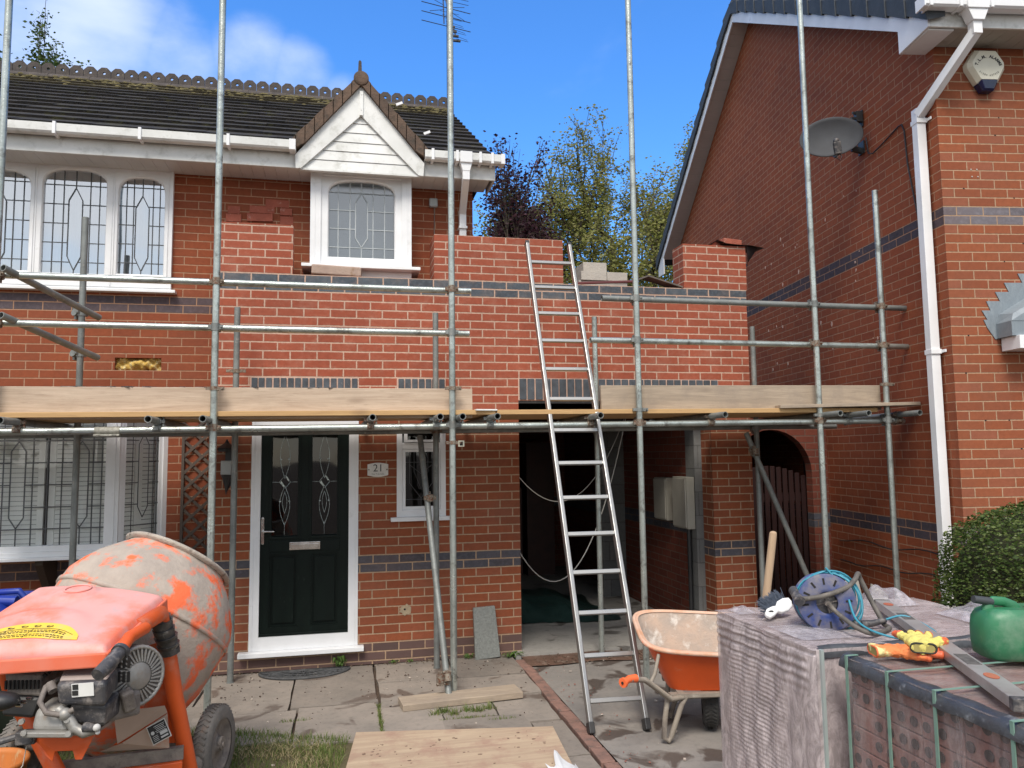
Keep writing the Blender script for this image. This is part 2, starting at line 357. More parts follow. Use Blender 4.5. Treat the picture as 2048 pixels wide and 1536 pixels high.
galv = mat('galvanised_steel', (0.50, 0.54, 0.51), (0.30, 0.33, 0.31), sc=5, rough=0.34, metal=0.7, stretch=(1, 1, 1), c3=(0.19, 0.19, 0.175), sc3=13, t3=(0.53, 0.68), rv=0.12, bump=0.25, bsc=60)
galv_dull = mat('dull_galvanised_steel', (0.25, 0.265, 0.255), (0.16, 0.17, 0.165), sc=6, rough=0.55, metal=0.45, c3=(0.32, 0.30, 0.27), sc3=22, t3=(0.56, 0.7), rv=0.1, bump=0.2, bsc=60)
rusty = mat('rusty_coupler', (0.30, 0.27, 0.22), (0.17, 0.13, 0.10), sc=40, rough=0.7, metal=0.5, c3=(0.16, 0.06, 0.03), sc3=60, t3=(0.5, 0.62), bump=0.4)
alu = mat('aluminium', (0.35, 0.35, 0.345), (0.27, 0.27, 0.265), sc=12, rough=0.36, metal=0.8, c3=(0.28, 0.28, 0.27), sc3=30, t3=(0.58, 0.75), rv=0.1)
blk = mat('black_plastic', (0.018, 0.018, 0.02), (0.03, 0.03, 0.03), rough=0.45, sc=12)
blk_dusty = mat('dusty_black_plastic', (0.03, 0.032, 0.04), (0.075, 0.07, 0.07), sc=14, rough=0.5, c3=(0.27, 0.24, 0.22), sc3=26, t3=(0.5, 0.75), bump=0.2)
# =================================================================== GROUND AND PAVING
soil = mat('soil', (0.10, 0.065, 0.045), (0.055, 0.038, 0.028), sc=5, rough=0.95, bump=0.8, bsc=60)
b = B(); b.add([(-300, -300, -.03), (300, -300, -.03), (300, 400, -.03), (-300, 400, -.03)], [(0, 1, 2, 3)])
struct(b, 'ground', soil)
def wetconc(name, c, c2, wet, x0=0, y0=0, sp=0.0, isl=0.0, wth=.55):
    m, nt, p = newmat(name)
    t = N(nt, 'ShaderNodeTexCoord'); n1 = N(nt, 'ShaderNodeTexNoise', i={'Scale': 2.4, 'Detail': 8, 'Roughness': 0.62}); L(nt, t.outputs['Object'], n1.inputs['Vector'])
    n2 = N(nt, 'ShaderNodeTexNoise', i={'Scale': 22, 'Detail': 8, 'Roughness': 0.7}); L(nt, t.outputs['Object'], n2.inputs['Vector'])
    n3 = N(nt, 'ShaderNodeTexNoise', i={'Scale': 3.1, 'Detail': 5, 'Roughness': 0.5, 'Distortion': 0.6}); mp = N(nt, 'ShaderNodeMapping'); mp.inputs['Location'].default_value = (x0, y0, 3)
    L(nt, t.outputs['Object'], mp.inputs[0]); L(nt, mp.outputs[0], n3.inputs['Vector'])
    col = MIX(nt, MR(nt, n1.outputs['Fac'], 0.32, 0.68), c, c2); col = MIX(nt, MR(nt, n2.outputs['Fac'], 0.5, 0.75, 0, 0.5), col, tuple(x * 0.55 for x in c2))
    wf = MR(nt, n3.outputs['Fac'], wth, wth + 0.05, 0, 0.85)
    if isl: gi = N(nt, 'ShaderNodeNewGeometry'); col = MIX(nt, 1.0, col, MR(nt, gi.outputs['Random Per Island'], 0, 1, 1 - isl, 1.0), 'MULTIPLY')
    if sp:
        vo = N(nt, 'ShaderNodeTexVoronoi', i={'Scale': 5.0, 'Randomness': 1.0}); L(nt, t.outputs['Object'], vo.inputs['Vector'])
        va = N(nt, 'ShaderNodeTexNoise', i={'Scale': 11, 'Detail': 2}); L(nt, t.outputs['Object'], va.inputs['Vector'])
        wf = MA(nt, 'MAXIMUM', wf, MR(nt, MA(nt, 'ADD', vo.outputs['Distance'], MA(nt, 'MULTIPLY', va.outputs['Fac'], 0.25)), sp, sp - 0.02, 0, 0.9))
    col = MIX(nt, wf, col, wet); L(nt, col, p.inputs['Base Color']); L(nt, MR(nt, wf, 0, 1, 0.85, 0.45), p.inputs['Roughness'])
    bb = N(nt, 'ShaderNodeBump', i={'Strength': 0.4, 'Distance': 0.004}); L(nt, n2.outputs['Fac'], bb.inputs['Height']); L(nt, bb.outputs[0], p.inputs['Normal'])
    return m
slab_m = wetconc('paving_stone', (0.31, 0.265, 0.225), (0.215, 0.19, 0.165), (0.115, 0.088, 0.072), 2.3, .7, .105, .28, .60)
drive_m = wetconc('drive_concrete', (0.26, 0.235, 0.21), (0.20, 0.185, 0.17), (0.075, 0.055, 0.045), 0.2, 0.1, 0.16)
floor_m = wetconc('garage_concrete', (0.34, 0.32, 0.29), (0.26, 0.25, 0.23), (0.10, 0.09, 0.08), 5, 2, 0.13)
b = B()      # slabs, hand-cut rows with open joints
rnd = random.Random(4)
def slab(x0, x1, y0, y1, cut=0.0):
    g = 0.008; dz = rnd.uniform(-.004, .004); j = lambda: rnd.uniform(-.006, .006); n = 5
    pts = []
    for (ax, ay), (bx_, by) in (((x0 + g, y0 + g), (x1 - g, y0 + g)), ((x1 - g, y0 + g), (x1 - g, y1 - g)), ((x1 - g, y1 - g), (x0 + g, y1 - g)), ((x0 + g, y1 - g), (x0 + g, y0 + g))):
        for i in range(n): f = i / n; pts.append((ax + (bx_ - ax) * f + j(), ay + (by - ay) * f + j(), -0.045))
    b.prism(pts, (0, 0, 0.045 + dz))
for x0, x1, y0, y1 in ((-1.75, -1.02, -.80, .30), (-1.02, -.36, -1.06, -.02), (-.36, .255, -1.03, -.03), (-1.75, -.86, -1.45, -.80), (-.98, -.30, -1.66, -1.06), (-.30, .245, -1.76, -1.03),
                       (.26, .88, -.56, -.005), (.88, 1.44, -.60, -.005), (.26, .82, -1.16, -.56), (.82, 1.44, -1.10, -.60), (.25, .66, -1.80, -1.16), (.66, 1.03, -1.52, -1.13),
                       (1.03, 1.42, -1.68, -1.10), (.64, 1.2, -1.98, -1.52), (1.2, 1.42, -2.3, -1.70), (.25, .64, -2.4, -1.80), (.64, 1.2, -2.6, -1.98), (1.2, 1.42, -2.9, -2.3), (-.35, .25, -3.0, -2.4), (.25, 1.42, -3.3, -2.6)):
    slab(x0, x1, y0, y1)
struct(b, 'path', slab_m)
b = B()
for i in range(18):
    y = -.20 - i * .225; b.ob((1.475 + rnd.uniform(-.006, .006), y - .11, -.02), (.085, .215, .05 + rnd.uniform(-.004, .004)), euler=(rnd.uniform(-.02, .02), 0, rnd.uniform(-.03, .03)))
struct(b, 'kerb', mat('edging_brick', (0.25, 0.14, 0.11), (0.17, 0.10, 0.08), sc=7, rough=0.85, c3=(0.11, 0.08, 0.07), sc3=14, t3=(0.5, 0.7), bump=0.5, bsc=40), bev=0.006)
def gz(a, c): return (1.53 + a * 5.5, -5.5 + c * 5.32, -0.004 + 0.0035 * sin(9 * a + 5 * c))
b = B(); b.grid(gz, 20, 20); struct(b, 'driveway', drive_m)
b = B(); b.bx(1.45, 3.42, -.12, 5.2, -.05, .028); struct(b, 'garage_floor', floor_m)
b = B()
def mud(a, c):
    x = 1.50 + a * 1.95; e = .03 * sin(7 * a) + .02 * sin(19 * a + 2)
    return (x, -.44 + c * (.33 + e) + e, .004 + .012 * sin(pi * c) * (0.6 + .4 * sin(23 * a) * sin(5 * a)))
b.grid(mud, 40, 8); struct(b, 'mud', mat('wet_mud', (0.15, 0.085, 0.06), (0.085, 0.05, 0.035), sc=6, rough=0.7, bump=0.8, bsc=50, c3=(0.25, 0.19, 0.15), sc3=12, t3=(0.55, 0.7)))
# lawn: earth mound plus blades
def lz(x, y): return 0.012 + 0.012 * sin(3 * x + y) + .01 * sin(7 * y)
def ledge(x): return -1.335 - 0.36 * (x + 1.0) + .02 * sin(9 * x) if x > -1.0 else -1.335
b = B(); b.grid(lambda a, c: (-5 + a * 5.1, (ledge(-5 + a * 5.1)) - c * 3.5, lz(-5 + a * 5.1, -c * 3.5) if c > .01 else -.02), 60, 30)
struct(b, 'lawn', mat('lawn_soil', (0.09, 0.075, 0.035), (0.12, 0.10, 0.05), sc=9, rough=0.95, bump=0.8, bsc=80))
def grass_mesh(n, region, hmin, hmax, wd, seed, lean=0.6):
    r = random.Random(seed); b = B()
    for _ in range(n):
        p = region(r)
        if p is None: continue
        x, y, z = p; h = r.uniform(hmin, hmax); a = r.uniform(0, 2 * pi); ln = r.uniform(.1, lean) * h; dx, dy = cos(a) * ln, sin(a) * ln; q = r.uniform(0, 2 * pi); wx, wy = cos(q) * wd / 2, sin(q) * wd / 2
        b.v += [(x - wx, y - wy, z - .005), (x + wx, y + wy, z - .005), (x + wx * .7 + dx * .4, y + wy * .7 + dy * .4, z + h * .6), (x - wx * .7 + dx * .4, y - wy * .7 + dy * .4, z + h * .6), (x + dx, y + dy, z + h)]
        k = len(b.v) - 5; b.f += [(k, k + 1, k + 2, k + 3), (k + 3, k + 2, k + 4)]; b.sm += [False, False]
    return b
def leafmat(name, cols, rough=0.6, tr=0.35):
    """per-leaf colour from a random-per-island value; lets some light through"""
    m = bpy.data.materials.new(name); m.use_nodes = True; nt = m.node_tree; nt.nodes.clear(); o = N(nt, 'ShaderNodeOutputMaterial')
    g = N(nt, 'ShaderNodeNewGeometry'); k = len(cols); c = RAMP(nt, g.outputs['Random Per Island'], [((i + .5) / k, x) for i, x in enumerate(cols)])
    p = N(nt, 'ShaderNodeBsdfPrincipled', i={'Roughness': rough, 'Specular IOR Level': 0.3}); t = N(nt, 'ShaderNodeBsdfTranslucent')
    L(nt, c, p.inputs['Base Color']); L(nt, c, t.inputs[0]); mx = N(nt, 'ShaderNodeMixShader', i={0: tr}); L(nt, p.outputs[0], mx.inputs[1]); L(nt, t.outputs[0], mx.inputs[2]); L(nt, mx.outputs[0], o.inputs[0]); return m
grass_m = leafmat('grass_blades', [(0.10, 0.16, 0.035), (0.15, 0.22, 0.05), (0.20, 0.25, 0.08), (0.30, 0.26, 0.12), (0.12, 0.19, 0.04)])
def lawn_r(r):
    x = r.uniform(-2.3, .26); y = ledge(x) - r.random() ** 1.3 * 1.5 + .015
    if x > .05 - .116 * (-1.684 - y) and y < -1.63: return None
    dry = sin(5 * x + 3 * y) * sin(7 * y)
    if dry > .55 and r.random() < .6: return None
    return (x, y, lz(x, y + 1.5))
b = grass_mesh(17000, lawn_r, .018, .058, .0042, 5, 1.3); tag(b.build('grass', grass_m), 'short patchy green lawn grass by the paving slabs', 'grass', kind='stuff')
straw_m = leafmat('dry_grass', [(0.38, 0.31, 0.17), (0.30, 0.25, 0.13), (0.42, 0.36, 0.22)])
b = grass_mesh(1800, lambda r: (lambda x, y: (x, y, .02) if sin(4 * x + 1) * sin(5 * y) > -.3 else None)(r.uniform(-1.0, -.08), r.uniform(-2.35, -1.75)), .008, .03, .005, 9, 2.8)
tag(b.build('dry_grass', straw_m), 'yellowed dry grass clippings lying on the lawn', 'grass', kind='stuff')
weed_m = leafmat('weed_leaves', [(0.07, 0.13, 0.03), (0.13, 0.22, 0.05), (0.10, 0.17, 0.04)])
def weed(x, y, r0, n, lab, seed, h=.08, w=.02):
    r = random.Random(seed); b = B()
    for _ in range(n):
        a = r.uniform(0, 2 * pi); l = r.uniform(.4, 1) * r0; bx_, by = x + r.uniform(-.4, .4) * r0, y + r.uniform(-.15, .15) * r0; hh = r.uniform(.3, 1) * h
        d = V((cos(a), sin(a) * .6, 0)); s_ = V((-sin(a), cos(a), 0)) * r.uniform(.5, 1) * w; p0 = V((bx_, by, .004)); p1 = p0 + d * l * .55 + V((0, 0, hh)); p2 = p0 + d * l + V((0, 0, hh * .5))
        b.add([p0, p1 + s_, p2, p1 - s_], [(0, 1, 2, 3)])
    tag(b.build('weed', weed_m), lab, 'weed')
weed(-.02, -.05, .07, 22, 'bright green weed sprouting under the door sill', 1, .10, .014)
weed(.42, -.04, .06, 12, 'tiny weed at the wall foot left of the scaffold poles', 2, .03, .01)
weed(.56, -.05, .05, 10, 'small pale weed at the wall foot behind the poles', 3, .03, .008)
weed(1.06, -.05, .07, 22, 'low weed left of the leaning concrete block', 4, .04, .01)
weed(1.44, -.10, .12, 34, 'flattened leafy weed right of the leaning concrete block', 5, .04, .012)
b = grass_mesh(330, lambda r: (lambda k: ((.62, .68, .74, .83, .9, .99)[k] + r.gauss(0, .022), (-1.41, -1.37, -1.43, -1.38, -1.40, -1.37)[k] + r.gauss(0, .014), .0))(r.randrange(6)), .015, .055, .005, 12, 1.6)
tag(b.build('grass_tuft', grass_m), 'tuft of green grass in front of the scaffold sole board', 'grass')
b = grass_mesh(260, lambda r: (.25 + r.uniform(-.012, .012), r.uniform(-1.75, -1.1), .0), .01, .035, .004, 13, 1.0)
for px, py in ((.72, -1.52), (.9, -1.53), (1.03, -1.6), (-.3, -1.3)): b2 = grass_mesh(60, lambda r: (px + r.uniform(-.1, .1), py + r.uniform(-.012, .012), 0), .008, .03, .004, int(px * 50 + 99)); b.add(b2.v, b2.f)
tag(b.build('joint_grass', grass_m), 'thin grass growing in the paving joints', 'grass', kind='stuff')

def chips(n, reg, smin, smax, seed, name, m, lab):
    r = random.Random(seed); b = B()
    for _ in range(n):
        x, y, z = reg(r); s_ = smin + (smax - smin) * r.random() ** 3; b.ob((x, y, z + s_ * .25), (s_ * r.uniform(.6, 1.4), s_ * r.uniform(.5, 1), s_ * r.uniform(.3, .6)), euler=(r.uniform(-.4, .4), r.uniform(-.4, .4), r.uniform(0, 3)))
    tag(b.build(name, m), lab, 'debris', kind='stuff')
chips(420, lambda r: (r.uniform(-1.0, 1.42), -abs(r.gauss(0, .8)) - .02, .003), .003, .014, 31, 'dark_crumbs', mat('earth_crumbs', (0.07, 0.05, 0.04), (0.11, 0.075, 0.055), sc=30), 'dark crumbs of earth and leaf litter scattered on the paving')
chips(130, lambda r: (r.uniform(-1.0, 3.2), r.uniform(-2.6, -.05), .002), .004, .018, 32, 'pale_chips', mat('mortar_chips', (0.50, 0.44, 0.38), (0.40, 0.33, 0.28), sc=30), 'pale mortar chips scattered over paving and driveway')
chips(110, lambda r: (1.55 + abs(r.gauss(0, .12)), r.uniform(-3.0, -.15), .003), .003, .012, 33, 'brick_chips', mat('brick_chips', (0.30, 0.09, 0.06), (0.22, 0.07, 0.05), sc=30), 'red brick crumbs along the edge of the driveway')
chips(500, lambda r: (r.uniform(1.55, 3.3), -.28 + r.gauss(0, .09), .012), .004, .02, 34, 'mud_clods', mat('mud_clods', (0.10, 0.065, 0.045), (0.17, 0.11, 0.08), sc=30), 'clods of mud across the garage threshold')
chips(260, lambda r: (r.uniform(-1.05, 1.5), -.03 + r.gauss(0, .02), .0), .004, .018, 35, 'wall_foot_litter', mat('litter', (0.13, 0.09, 0.06), (0.20, 0.15, 0.10), sc=30), 'crumbly litter along the foot of the house wall')
# =================================================================== HOUSE NUMBER 21
RH, BLN = 0.0738, 0.2215
br_new = brick('new_red_brick', RH, 3.155, [(0.34, 0.086, 0.048), (0.37, 0.095, 0.052), (0.31, 0.078, 0.044), (0.385, 0.105, 0.06), (0.35, 0.09, 0.05)], (0.58, 0.40, 0.31), mw=0.0058, bl=BLN, bands=((3.155, 3.3026),), bandc=((0.085, 0.105, 0.125), (0.055, 0.068, 0.085)), smear=0.38, stain=0.0, edge=0.003)
br_old = brick('old_red_brick', 0.0727, .756, [(0.29, 0.080, 0.034), (0.33, 0.095, 0.040), (0.25, 0.068, 0.030), (0.31, 0.093, 0.047)], (0.47, 0.32, 0.21), mw=0.0052, bl=BLN, bands=((.756, .9014),), bandc=((0.085, 0.085, 0.10), (0.06, 0.058, 0.068)), smear=0.10, stain=0.30, stainc=(0.24, 0.12, 0.085), plinth=.1744, u0=.08)
br_up = brick('old_upper_brick', 0.0722, 3.0, [(0.275, 0.071, 0.031), (0.305, 0.081, 0.034), (0.24, 0.062, 0.028), (0.295, 0.085, 0.041)], (0.44, 0.26, 0.165), mw=0.0042, bl=BLN, bands=((3.0, 3.1444), (.756, .9)), bandc=((0.10, 0.08, 0.09), (0.065, 0.055, 0.065)), smear=0.06, stain=0.2, stainc=(0.2, 0.08, 0.05), u0=.05)
solid_blue = mat('blue_brick', (0.09, 0.11, 0.135), (0.055, 0.065, 0.08), isl=.35, sc=14, rough=0.75, bump=0.3, c3=(0.22, 0.22, 0.23), sc3=40, t3=(0.6, 0.8))
solid_red = mat('loose_red_brick', (0.37, 0.105, 0.065), (0.29, 0.08, 0.05), sc=12, rough=0.85, bump=0.5, c3=(0.5, 0.33, 0.27), sc3=20, t3=(0.58, 0.75))
mort_new = mat('new_mortar', (0.60, 0.42, 0.34), (0.48, 0.33, 0.27), sc=20, rough=0.9, bump=0.4)
house = root('brick_house', (0, 0, 0), 'two-storey red brick house numbered 21 with half-built brick extension over its door and garage', 'house')
def topfix(q, c): return (q[0], q[1] if c.z < 3.31 else 3.303 + (c.z - 3.303) * (0.443 / 0.415))
b = B()
b.wall(-1.07, 3.83, 2.105, 3.303, [(1.535, 3.40, 2.0, 2.218)], 0, .11)
b.bx(-1.07, -.437, 0, .11, 3.303, 3.735); b.bx(-1.07, -.96, .11, .35, 2.105, 3.735)
b.bx(.78, 1.977, 0, .11, 3.303, 3.715); b.bx(3.18, 3.84, 0, .24, 3.303, 3.74)
b.bx(.78, .89, .11, .349, 3.303, 3.715)
b.bx(3.73, 3.83, .11, 4.8, 2.105, 2.75)
b.build('extension_wall', br_new, house, uvf=topfix)
b = B(); b.wall(-1.07, 1.535, 0, 2.105, [(-.745, .122, .165, 2.04), (.451, .872, 1.2, 2.0)], 0, .2)
b.bx(-1.07, -.96, .2, .35, 0, 2.105)
b.bx(3.405, 3.82, 0, .22, 0, 2.105); b.bx(3.60, 3.82, .22, 4.8, 0, 2.4)
b.build('front_wall', br_old, house)
b = B(); b.wall(-6.5, 1.19, 0, 4.30, [(-4.2, -1.485, 3.18, 4.26), (-5.2, -1.52, .95, 2.15), (-1.915, -1.545, 2.497, 2.605), (-.30, .585, 3.32, 4.28)], .35, .62)
b.bx(.92, 1.19, .62, 6.4, 0, 4.3)
b.prism([(.92, .35, 4.3), (.92, 6.1, 4.3), (.92, 3.22, 6.1)], (.27, 0, 0))
b.build('main_wall', br_up, house)
b = B(); b.bx(-6.5, .92, .75, .80, 0, 4.3); b.bx(-6.5, .92, .64, 6.3, 4.24, 4.28); b.bx(-1.6, .92, .62, .74, 0, .02); b.bx(-.95, 1.52, .33, .345, 0, 2.2); b.build('light_leak_baffle', dark_m, house)  # added dark sheets, keep light from leaking in behind the windows
# soldier courses and lintel
def soldiers(x0, x1, z0, z1, n, y=-.003):
    b = B(); st = (x1 - x0) / n; r = random.Random(int(x0 * 100) + 7); 
    for i in range(n):
        a = x0 + i * st; b.ob((a + st / 2 + r.uniform(-.002, .002), y + .02 + r.uniform(-.002, .002), (z0 + z1) / 2), (st - .0125, .06, z1 - z0 - .012))
    o = b.build('soldier_course', solid_blue, house, bev=.002)
    b = B(); b.bx(x0 - .006, x1 + .006, y + .0015, y + .04, z0, z1); m_ = b.build('mortar_bed', mort_new, o); return o
soldiers(-.765, .118, 2.30, 2.412, 15); soldiers(.455, .872, 2.30, 2.412, 7); soldiers(1.54, 3.49, 2.222, 2.422, 26)
b = B(); b.bx(1.50, 3.5, .0045, .10, 2.195, 2.2185); b.build('steel_lintel', blk, house)
# eaves
b = B(); b.bx(-6.6, -.42, 0, .02, 4.245, 4.42); b.bx(.69, 1.345, 0, .02, 4.245, 4.42); b.bx(1.325, 1.345, .02, .40, 4.245, 4.5); b.build('fascia', upvc_dirty, house, bev=.003)
b = B()
for i in range(80):
    x = -6.6 + i * .1
    if x < 1.30: b.bx(x, min(x + .0975, 1.33), .021, .348, 4.250, 4.262)
b.build('soffit', soffit_m, house)
def gutter(b, x0, x1):
    prof = [(0.0, .0), (-.018, -.062), (-.030, -.075), (-.095, -.075), (-.108, -.060), (-.112, .004), (-.106, .004), (-.100, -.058), (-.092, -.068), (-.034, -.068), (-.024, -.060), (-.008, 0)]
    n = len(prof); vs = [(x, y, 4.447 + z) for x in (x0, x1) for y, z in prof]
    b.add(vs, [(i, (i + 1) % n, n + (i + 1) % n, n + i) for i in range(n)]); b.add(vs, [tuple(range(n))[::-1], tuple(range(n, 2 * n))])
    return b
for x0, x1, clips in ((-6.6, -.425, (-6.0, -5.3, -4.7, -3.9, -3.1, -2.3, -1.66, -.97)), (.69, 1.41, (.76, .98, 1.19, 1.30))):
    g = gutter(B(), x0, x1).build('gutter', upvc_dirty, house)
    for c in clips: b = B(); b.bx(c - .012, c + .012, -.119, .0, 4.362, 4.449); b.bx(c - .0121, c + .0121, -.122, -.100, 4.36, 4.462); b.build('gutter_bracket', upvc, g, bev=.002)
    b = B()
    b.bx(x1 - .03, x1 + .006, -.118, -.0, 4.364, 4.458) if x1 > 1 else b.bx(x1 - .05, x1 + .004, -.118, -.0, 4.364, 4.458)
    b.build('gutter_end', upvc, g, bev=.002)
b = B(); b.bx(1.005, 1.115, -.124, -.01, 4.355, 4.458); b.prism([(1.005, -.11, 4.36), (1.115, -.11, 4.36), (1.093, -.11, 4.28), (1.027, -.11, 4.28)], (0, .07, 0))
b.bar((1.06, -.075, 4.29), (1.06, -.075, 4.20), .064, .064, (0, 1, 0)); b.bar((1.06, -.08, 4.225), (1.085, .30, 4.02), .062, .062); b.bar((1.085, .305, 4.05), (1.085, .305, 3.6), .064, .064, (0, 1, 0))
b.bx(1.045, 1.125, .255, .345, 3.86, 3.885)
b.build('downpipe', upvc, house, bev=.004)
# main roof: overlapping concrete tiles
tile_m = mat('dark_mossy_tile', (0.038, 0.032, 0.028), (0.018, 0.016, 0.015), isl=.45, sc=8, rough=0.9, c3=(0.075, 0.072, 0.022), sc3=7, t3=(0.55, 0.72), bump=1.0, bsc=55)
tile_moss = mat('moss_and_tile', (0.07, 0.056, 0.026), (0.035, 0.028, 0.018), sc=9, rough=0.95, c3=(0.13, 0.115, 0.055), sc3=14, t3=(0.52, 0.7), bump=1.0, bsc=70)
SL = 0.602; AN = math.atan(SL); NC = 15; LEN = 3.25 / cos(AN); GA = LEN / NC
def rp(x, d, h=0): return (x, -.075 + d * cos(AN) - h * sin(AN), 4.405 + d * sin(AN) + h * cos(AN))
rr = random.Random(8)
def roofcourse(lo, hi, m, name):
    b = B()
    for c in range(lo, hi):
        d0 = c * GA; off = (c % 2) * .15
        x = -6.75 + off
        while x < 1.335:
            p_ = rp(x + .15, d0 + GA / 2)
            if p_[1] < 1.05 and abs(p_[0] - .13) < .64 - (p_[2] - 4.45) / 1.05 + .10 * (p_[1] < .2): x += .30; continue
            x1 = min(x + .298, 1.335); j = rr.uniform(-.004, .004); dd = rr.uniform(-.007, .007)
            b.hexa([rp(x, d0 + dd, .0), rp(x1, d0 + dd, .0), rp(x1, d0 + GA + .02, -.012), rp(x, d0 + GA + .02, -.012), rp(x, d0 + dd, .032 + j), rp(x1, d0 + dd, .032 + j), rp(x1, d0 + GA + .02, .008), rp(x, d0 + GA + .02, .008)])
            x += .30
    return b.build(name, m, house)
roofcourse(0, 12, tile_m, 'roof'); roofcourse(12, NC, tile_moss, 'upper_roof')
b = B()
for xa, xb, ya in ((-6.7, -.43, -.06), (-.43, .70, .05), (.70, 1.30, -.06)): b.prism([(xa, ya, 4.40 + (ya + .06) * .6), (xa, 3.2, 6.35), (xa, 6.4, 4.40), (xa, ya, 4.38)], (xb - xa, 0, 0))
if 1: pass; b.build('roof_core', dark_m, house)
b = B(); r_ = random.Random(3)      # moss cushions along the top of the tiles
for _ in range(900):
    x = r_.uniform(-6.6, 1.3); d = LEN - abs(r_.gauss(0, .30)) - .05; s_ = r_.uniform(.012, .042); p = rp(x, d, .012); b.sph(p, (s_, s_ * .8, s_ * .5), 6, 4)
mo_ = b.build('moss', mat('moss', (0.095, 0.08, 0.028), (0.15, 0.125, 0.055), sc=20, rough=1.0, bump=1.0, bsc=90, c3=(0.30, 0.27, 0.17), sc3=30, t3=(0.58, 0.7)), house); tag(mo_, kind='stuff')
ridge_m = mat('ridge_tile_clay', (0.075, 0.062, 0.058), (0.045, 0.038, 0.036), sc=9, rough=0.85, c3=(0.16, 0.14, 0.10), sc3=22, t3=(0.58, 0.75), bump=0.4)
def crest(b, p, s, ax, thick=.024):
    """pierced crest plate: outer chamfered outline round a hole; ax = unit vector along the ridge"""
    ax = V(ax); n = 24; th = ax.cross(V((0, 0, 1))) * thick / 2; ring = []
    def outer(a):
        c, q = cos(a), sin(a); hw, hh = s / 2, s * .50; ch = s * .30
        t = min(hw / max(abs(c), 1e-6), hh / max(abs(q), 1e-6)); x, z = c * t, q * t
        if z > 0 and abs(x) + z > hw + hh - ch: k = (hw + hh - ch) / (abs(x) + z); x, z = x * k, z * k
        return x, z
    r = s * .115; vi, vo = [], []
    for i in range(n):
        a = 2 * pi * i / n + pi / n; x, z = outer(a); vo.append(V(p) + ax * x + V((0, 0, z))); vi.append(V(p) + ax * r * cos(a) + V((0, 0, r * sin(a))))
    vs = [q + th for q in vo] + [q + th for q in vi] + [q - th for q in vo] + [q - th for q in vi]; f = []
    for i in range(n):
        k = (i + 1) % n; f += [(i, k, n + k, n + i), (2 * n + k, 2 * n + i, 3 * n + i, 3 * n + k), (k, i, 2 * n + i, 2 * n + k), (n + i, n + k, 3 * n + k, 3 * n + i)]
    b.add(vs, f)
b = B(); x = -6.7
while x < 1.27: crest(b, (x + .0775, 3.17, 6.455), .150, (1, 0, 0)); x += .155
b.tube([(-6.75, 3.17, 6.325), (1.32, 3.17, 6.325)], .070, 10)
for k in range(18): b.cyl((-6.75 + k * .46, 3.17, 6.325), (-6.73 + k * .46, 3.17, 6.325), .076, n=10)
b.build('ridge_tiles', ridge_m, house)
# gabled dormer over the landing window
brown = mat('brown_stained_tile', (0.13, 0.085, 0.06), (0.08, 0.055, 0.042), sc=7, rough=0.9, c3=(0.055, 0.045, 0.035), sc3=14, t3=(0.5, 0.7), bump=0.6)
AX = .13
for sg in (-1, 1):
    b = B()
    o_ = lambda x, z, y: (AX + sg * x, y, z)
    q = [o_(0, 5.015, -.05), o_(.56, 4.345, -.05), o_(.552, 4.225, -.05), o_(.507, 4.229, -.05), o_(0, 4.742, -.05)]
    b.prism(q, (0, .022, 0)); b.build('bargeboard', upvc_dirty, house, bev=.003)
    b = B(); n = 8
    for i in range(n):      # verge tiles, stepped slightly
        f0, f1 = i / n, (i + 1) / n + .01; x0, x1 = f0 * .63, min(f1 * .63, .64); lo_ = lambda x: max(4.395, 5.012 - 1.19 * x); hi_ = lambda x: 5.125 - 1.105 * x - .007 * (i % 2)
        b.prism([o_(x0, lo_(x0), -.085), o_(x1, lo_(x1), -.085), o_(x1, hi_(x1), -.085), o_(x0, hi_(x0), -.085)], (0, 1.15, 0))
    b.build('dormer_roof', brown, house)
    b = B(); b.prism([o_(0, 4.97, .012), o_(.54, 4.35, .012), o_(.54, 4.27, .012), o_(0, 4.27, .012)], (0, 1.0, 0)); b.build('dormer_cheek', dark_m, house)
b = B(); b.cyl((AX, -.088, 5.07), (AX, 1.1, 5.07), .066, n=20); b.sph((AX, -.088, 5.07), (.066, .012, .066), 20, 12); b.build('ridge_bonnet', brown, house); b = B()
for y in (-.06,): b.prism([(AX - .028, y, 5.14), (AX + .006, y, 5.14), (AX + .002, y, 5.235), (AX - .012, y, 5.25), (AX - .024, y, 5.235)], (0, .05, 0))
for i in range(5): crest(b, (AX - .012, .12 + i * .155, 5.20), .12, (0, 1, 0))
b.build('ridge_tiles', ridge_m, house)
b = B()
for i, x in enumerate((.285, .53)): b.bar((AX + x + .02, -.10, 5.08 - x * 1.01 + .05), (AX + x + .075, -.10, 5.08 - x * 1.01 + .075), .018, .022)
b.build('dry_verge_clip', upvc, house)
b = B(); n = 6; zt = 4.76
for i in range(n):      # shiplap boards
    z0, z1 = 4.238 + i * .0875, 4.238 + (i + 1) * .0875 - .004; hw = lambda z: max(.006, (4.775 - z) * .985)
    b.prism([(AX - hw(z0), -.030, z0), (AX + hw(z0), -.030, z0), (AX + hw(min(z1, 4.76)), -.024, min(z1, 4.76)), (AX - hw(min(z1, 4.76)), -.024, min(z1, 4.76))], (0, .03, 0))
b.bx(-.385, .655, -.036, 0, 4.222, 4.240)
b.build('gable_cladding', upvc_dirty, house)
b = B(); b.bx(AX - .012, AX + .018, -.066, -.05, 4.74, 4.96); b.cyl((AX + .003, -.069, 4.93), (AX + .003, -.065, 4.93), .005); b.cyl((AX + .003, -.069, 4.79), (AX + .003, -.065, 4.79), .005); b.build('apex_strip', upvc_dirty, house)
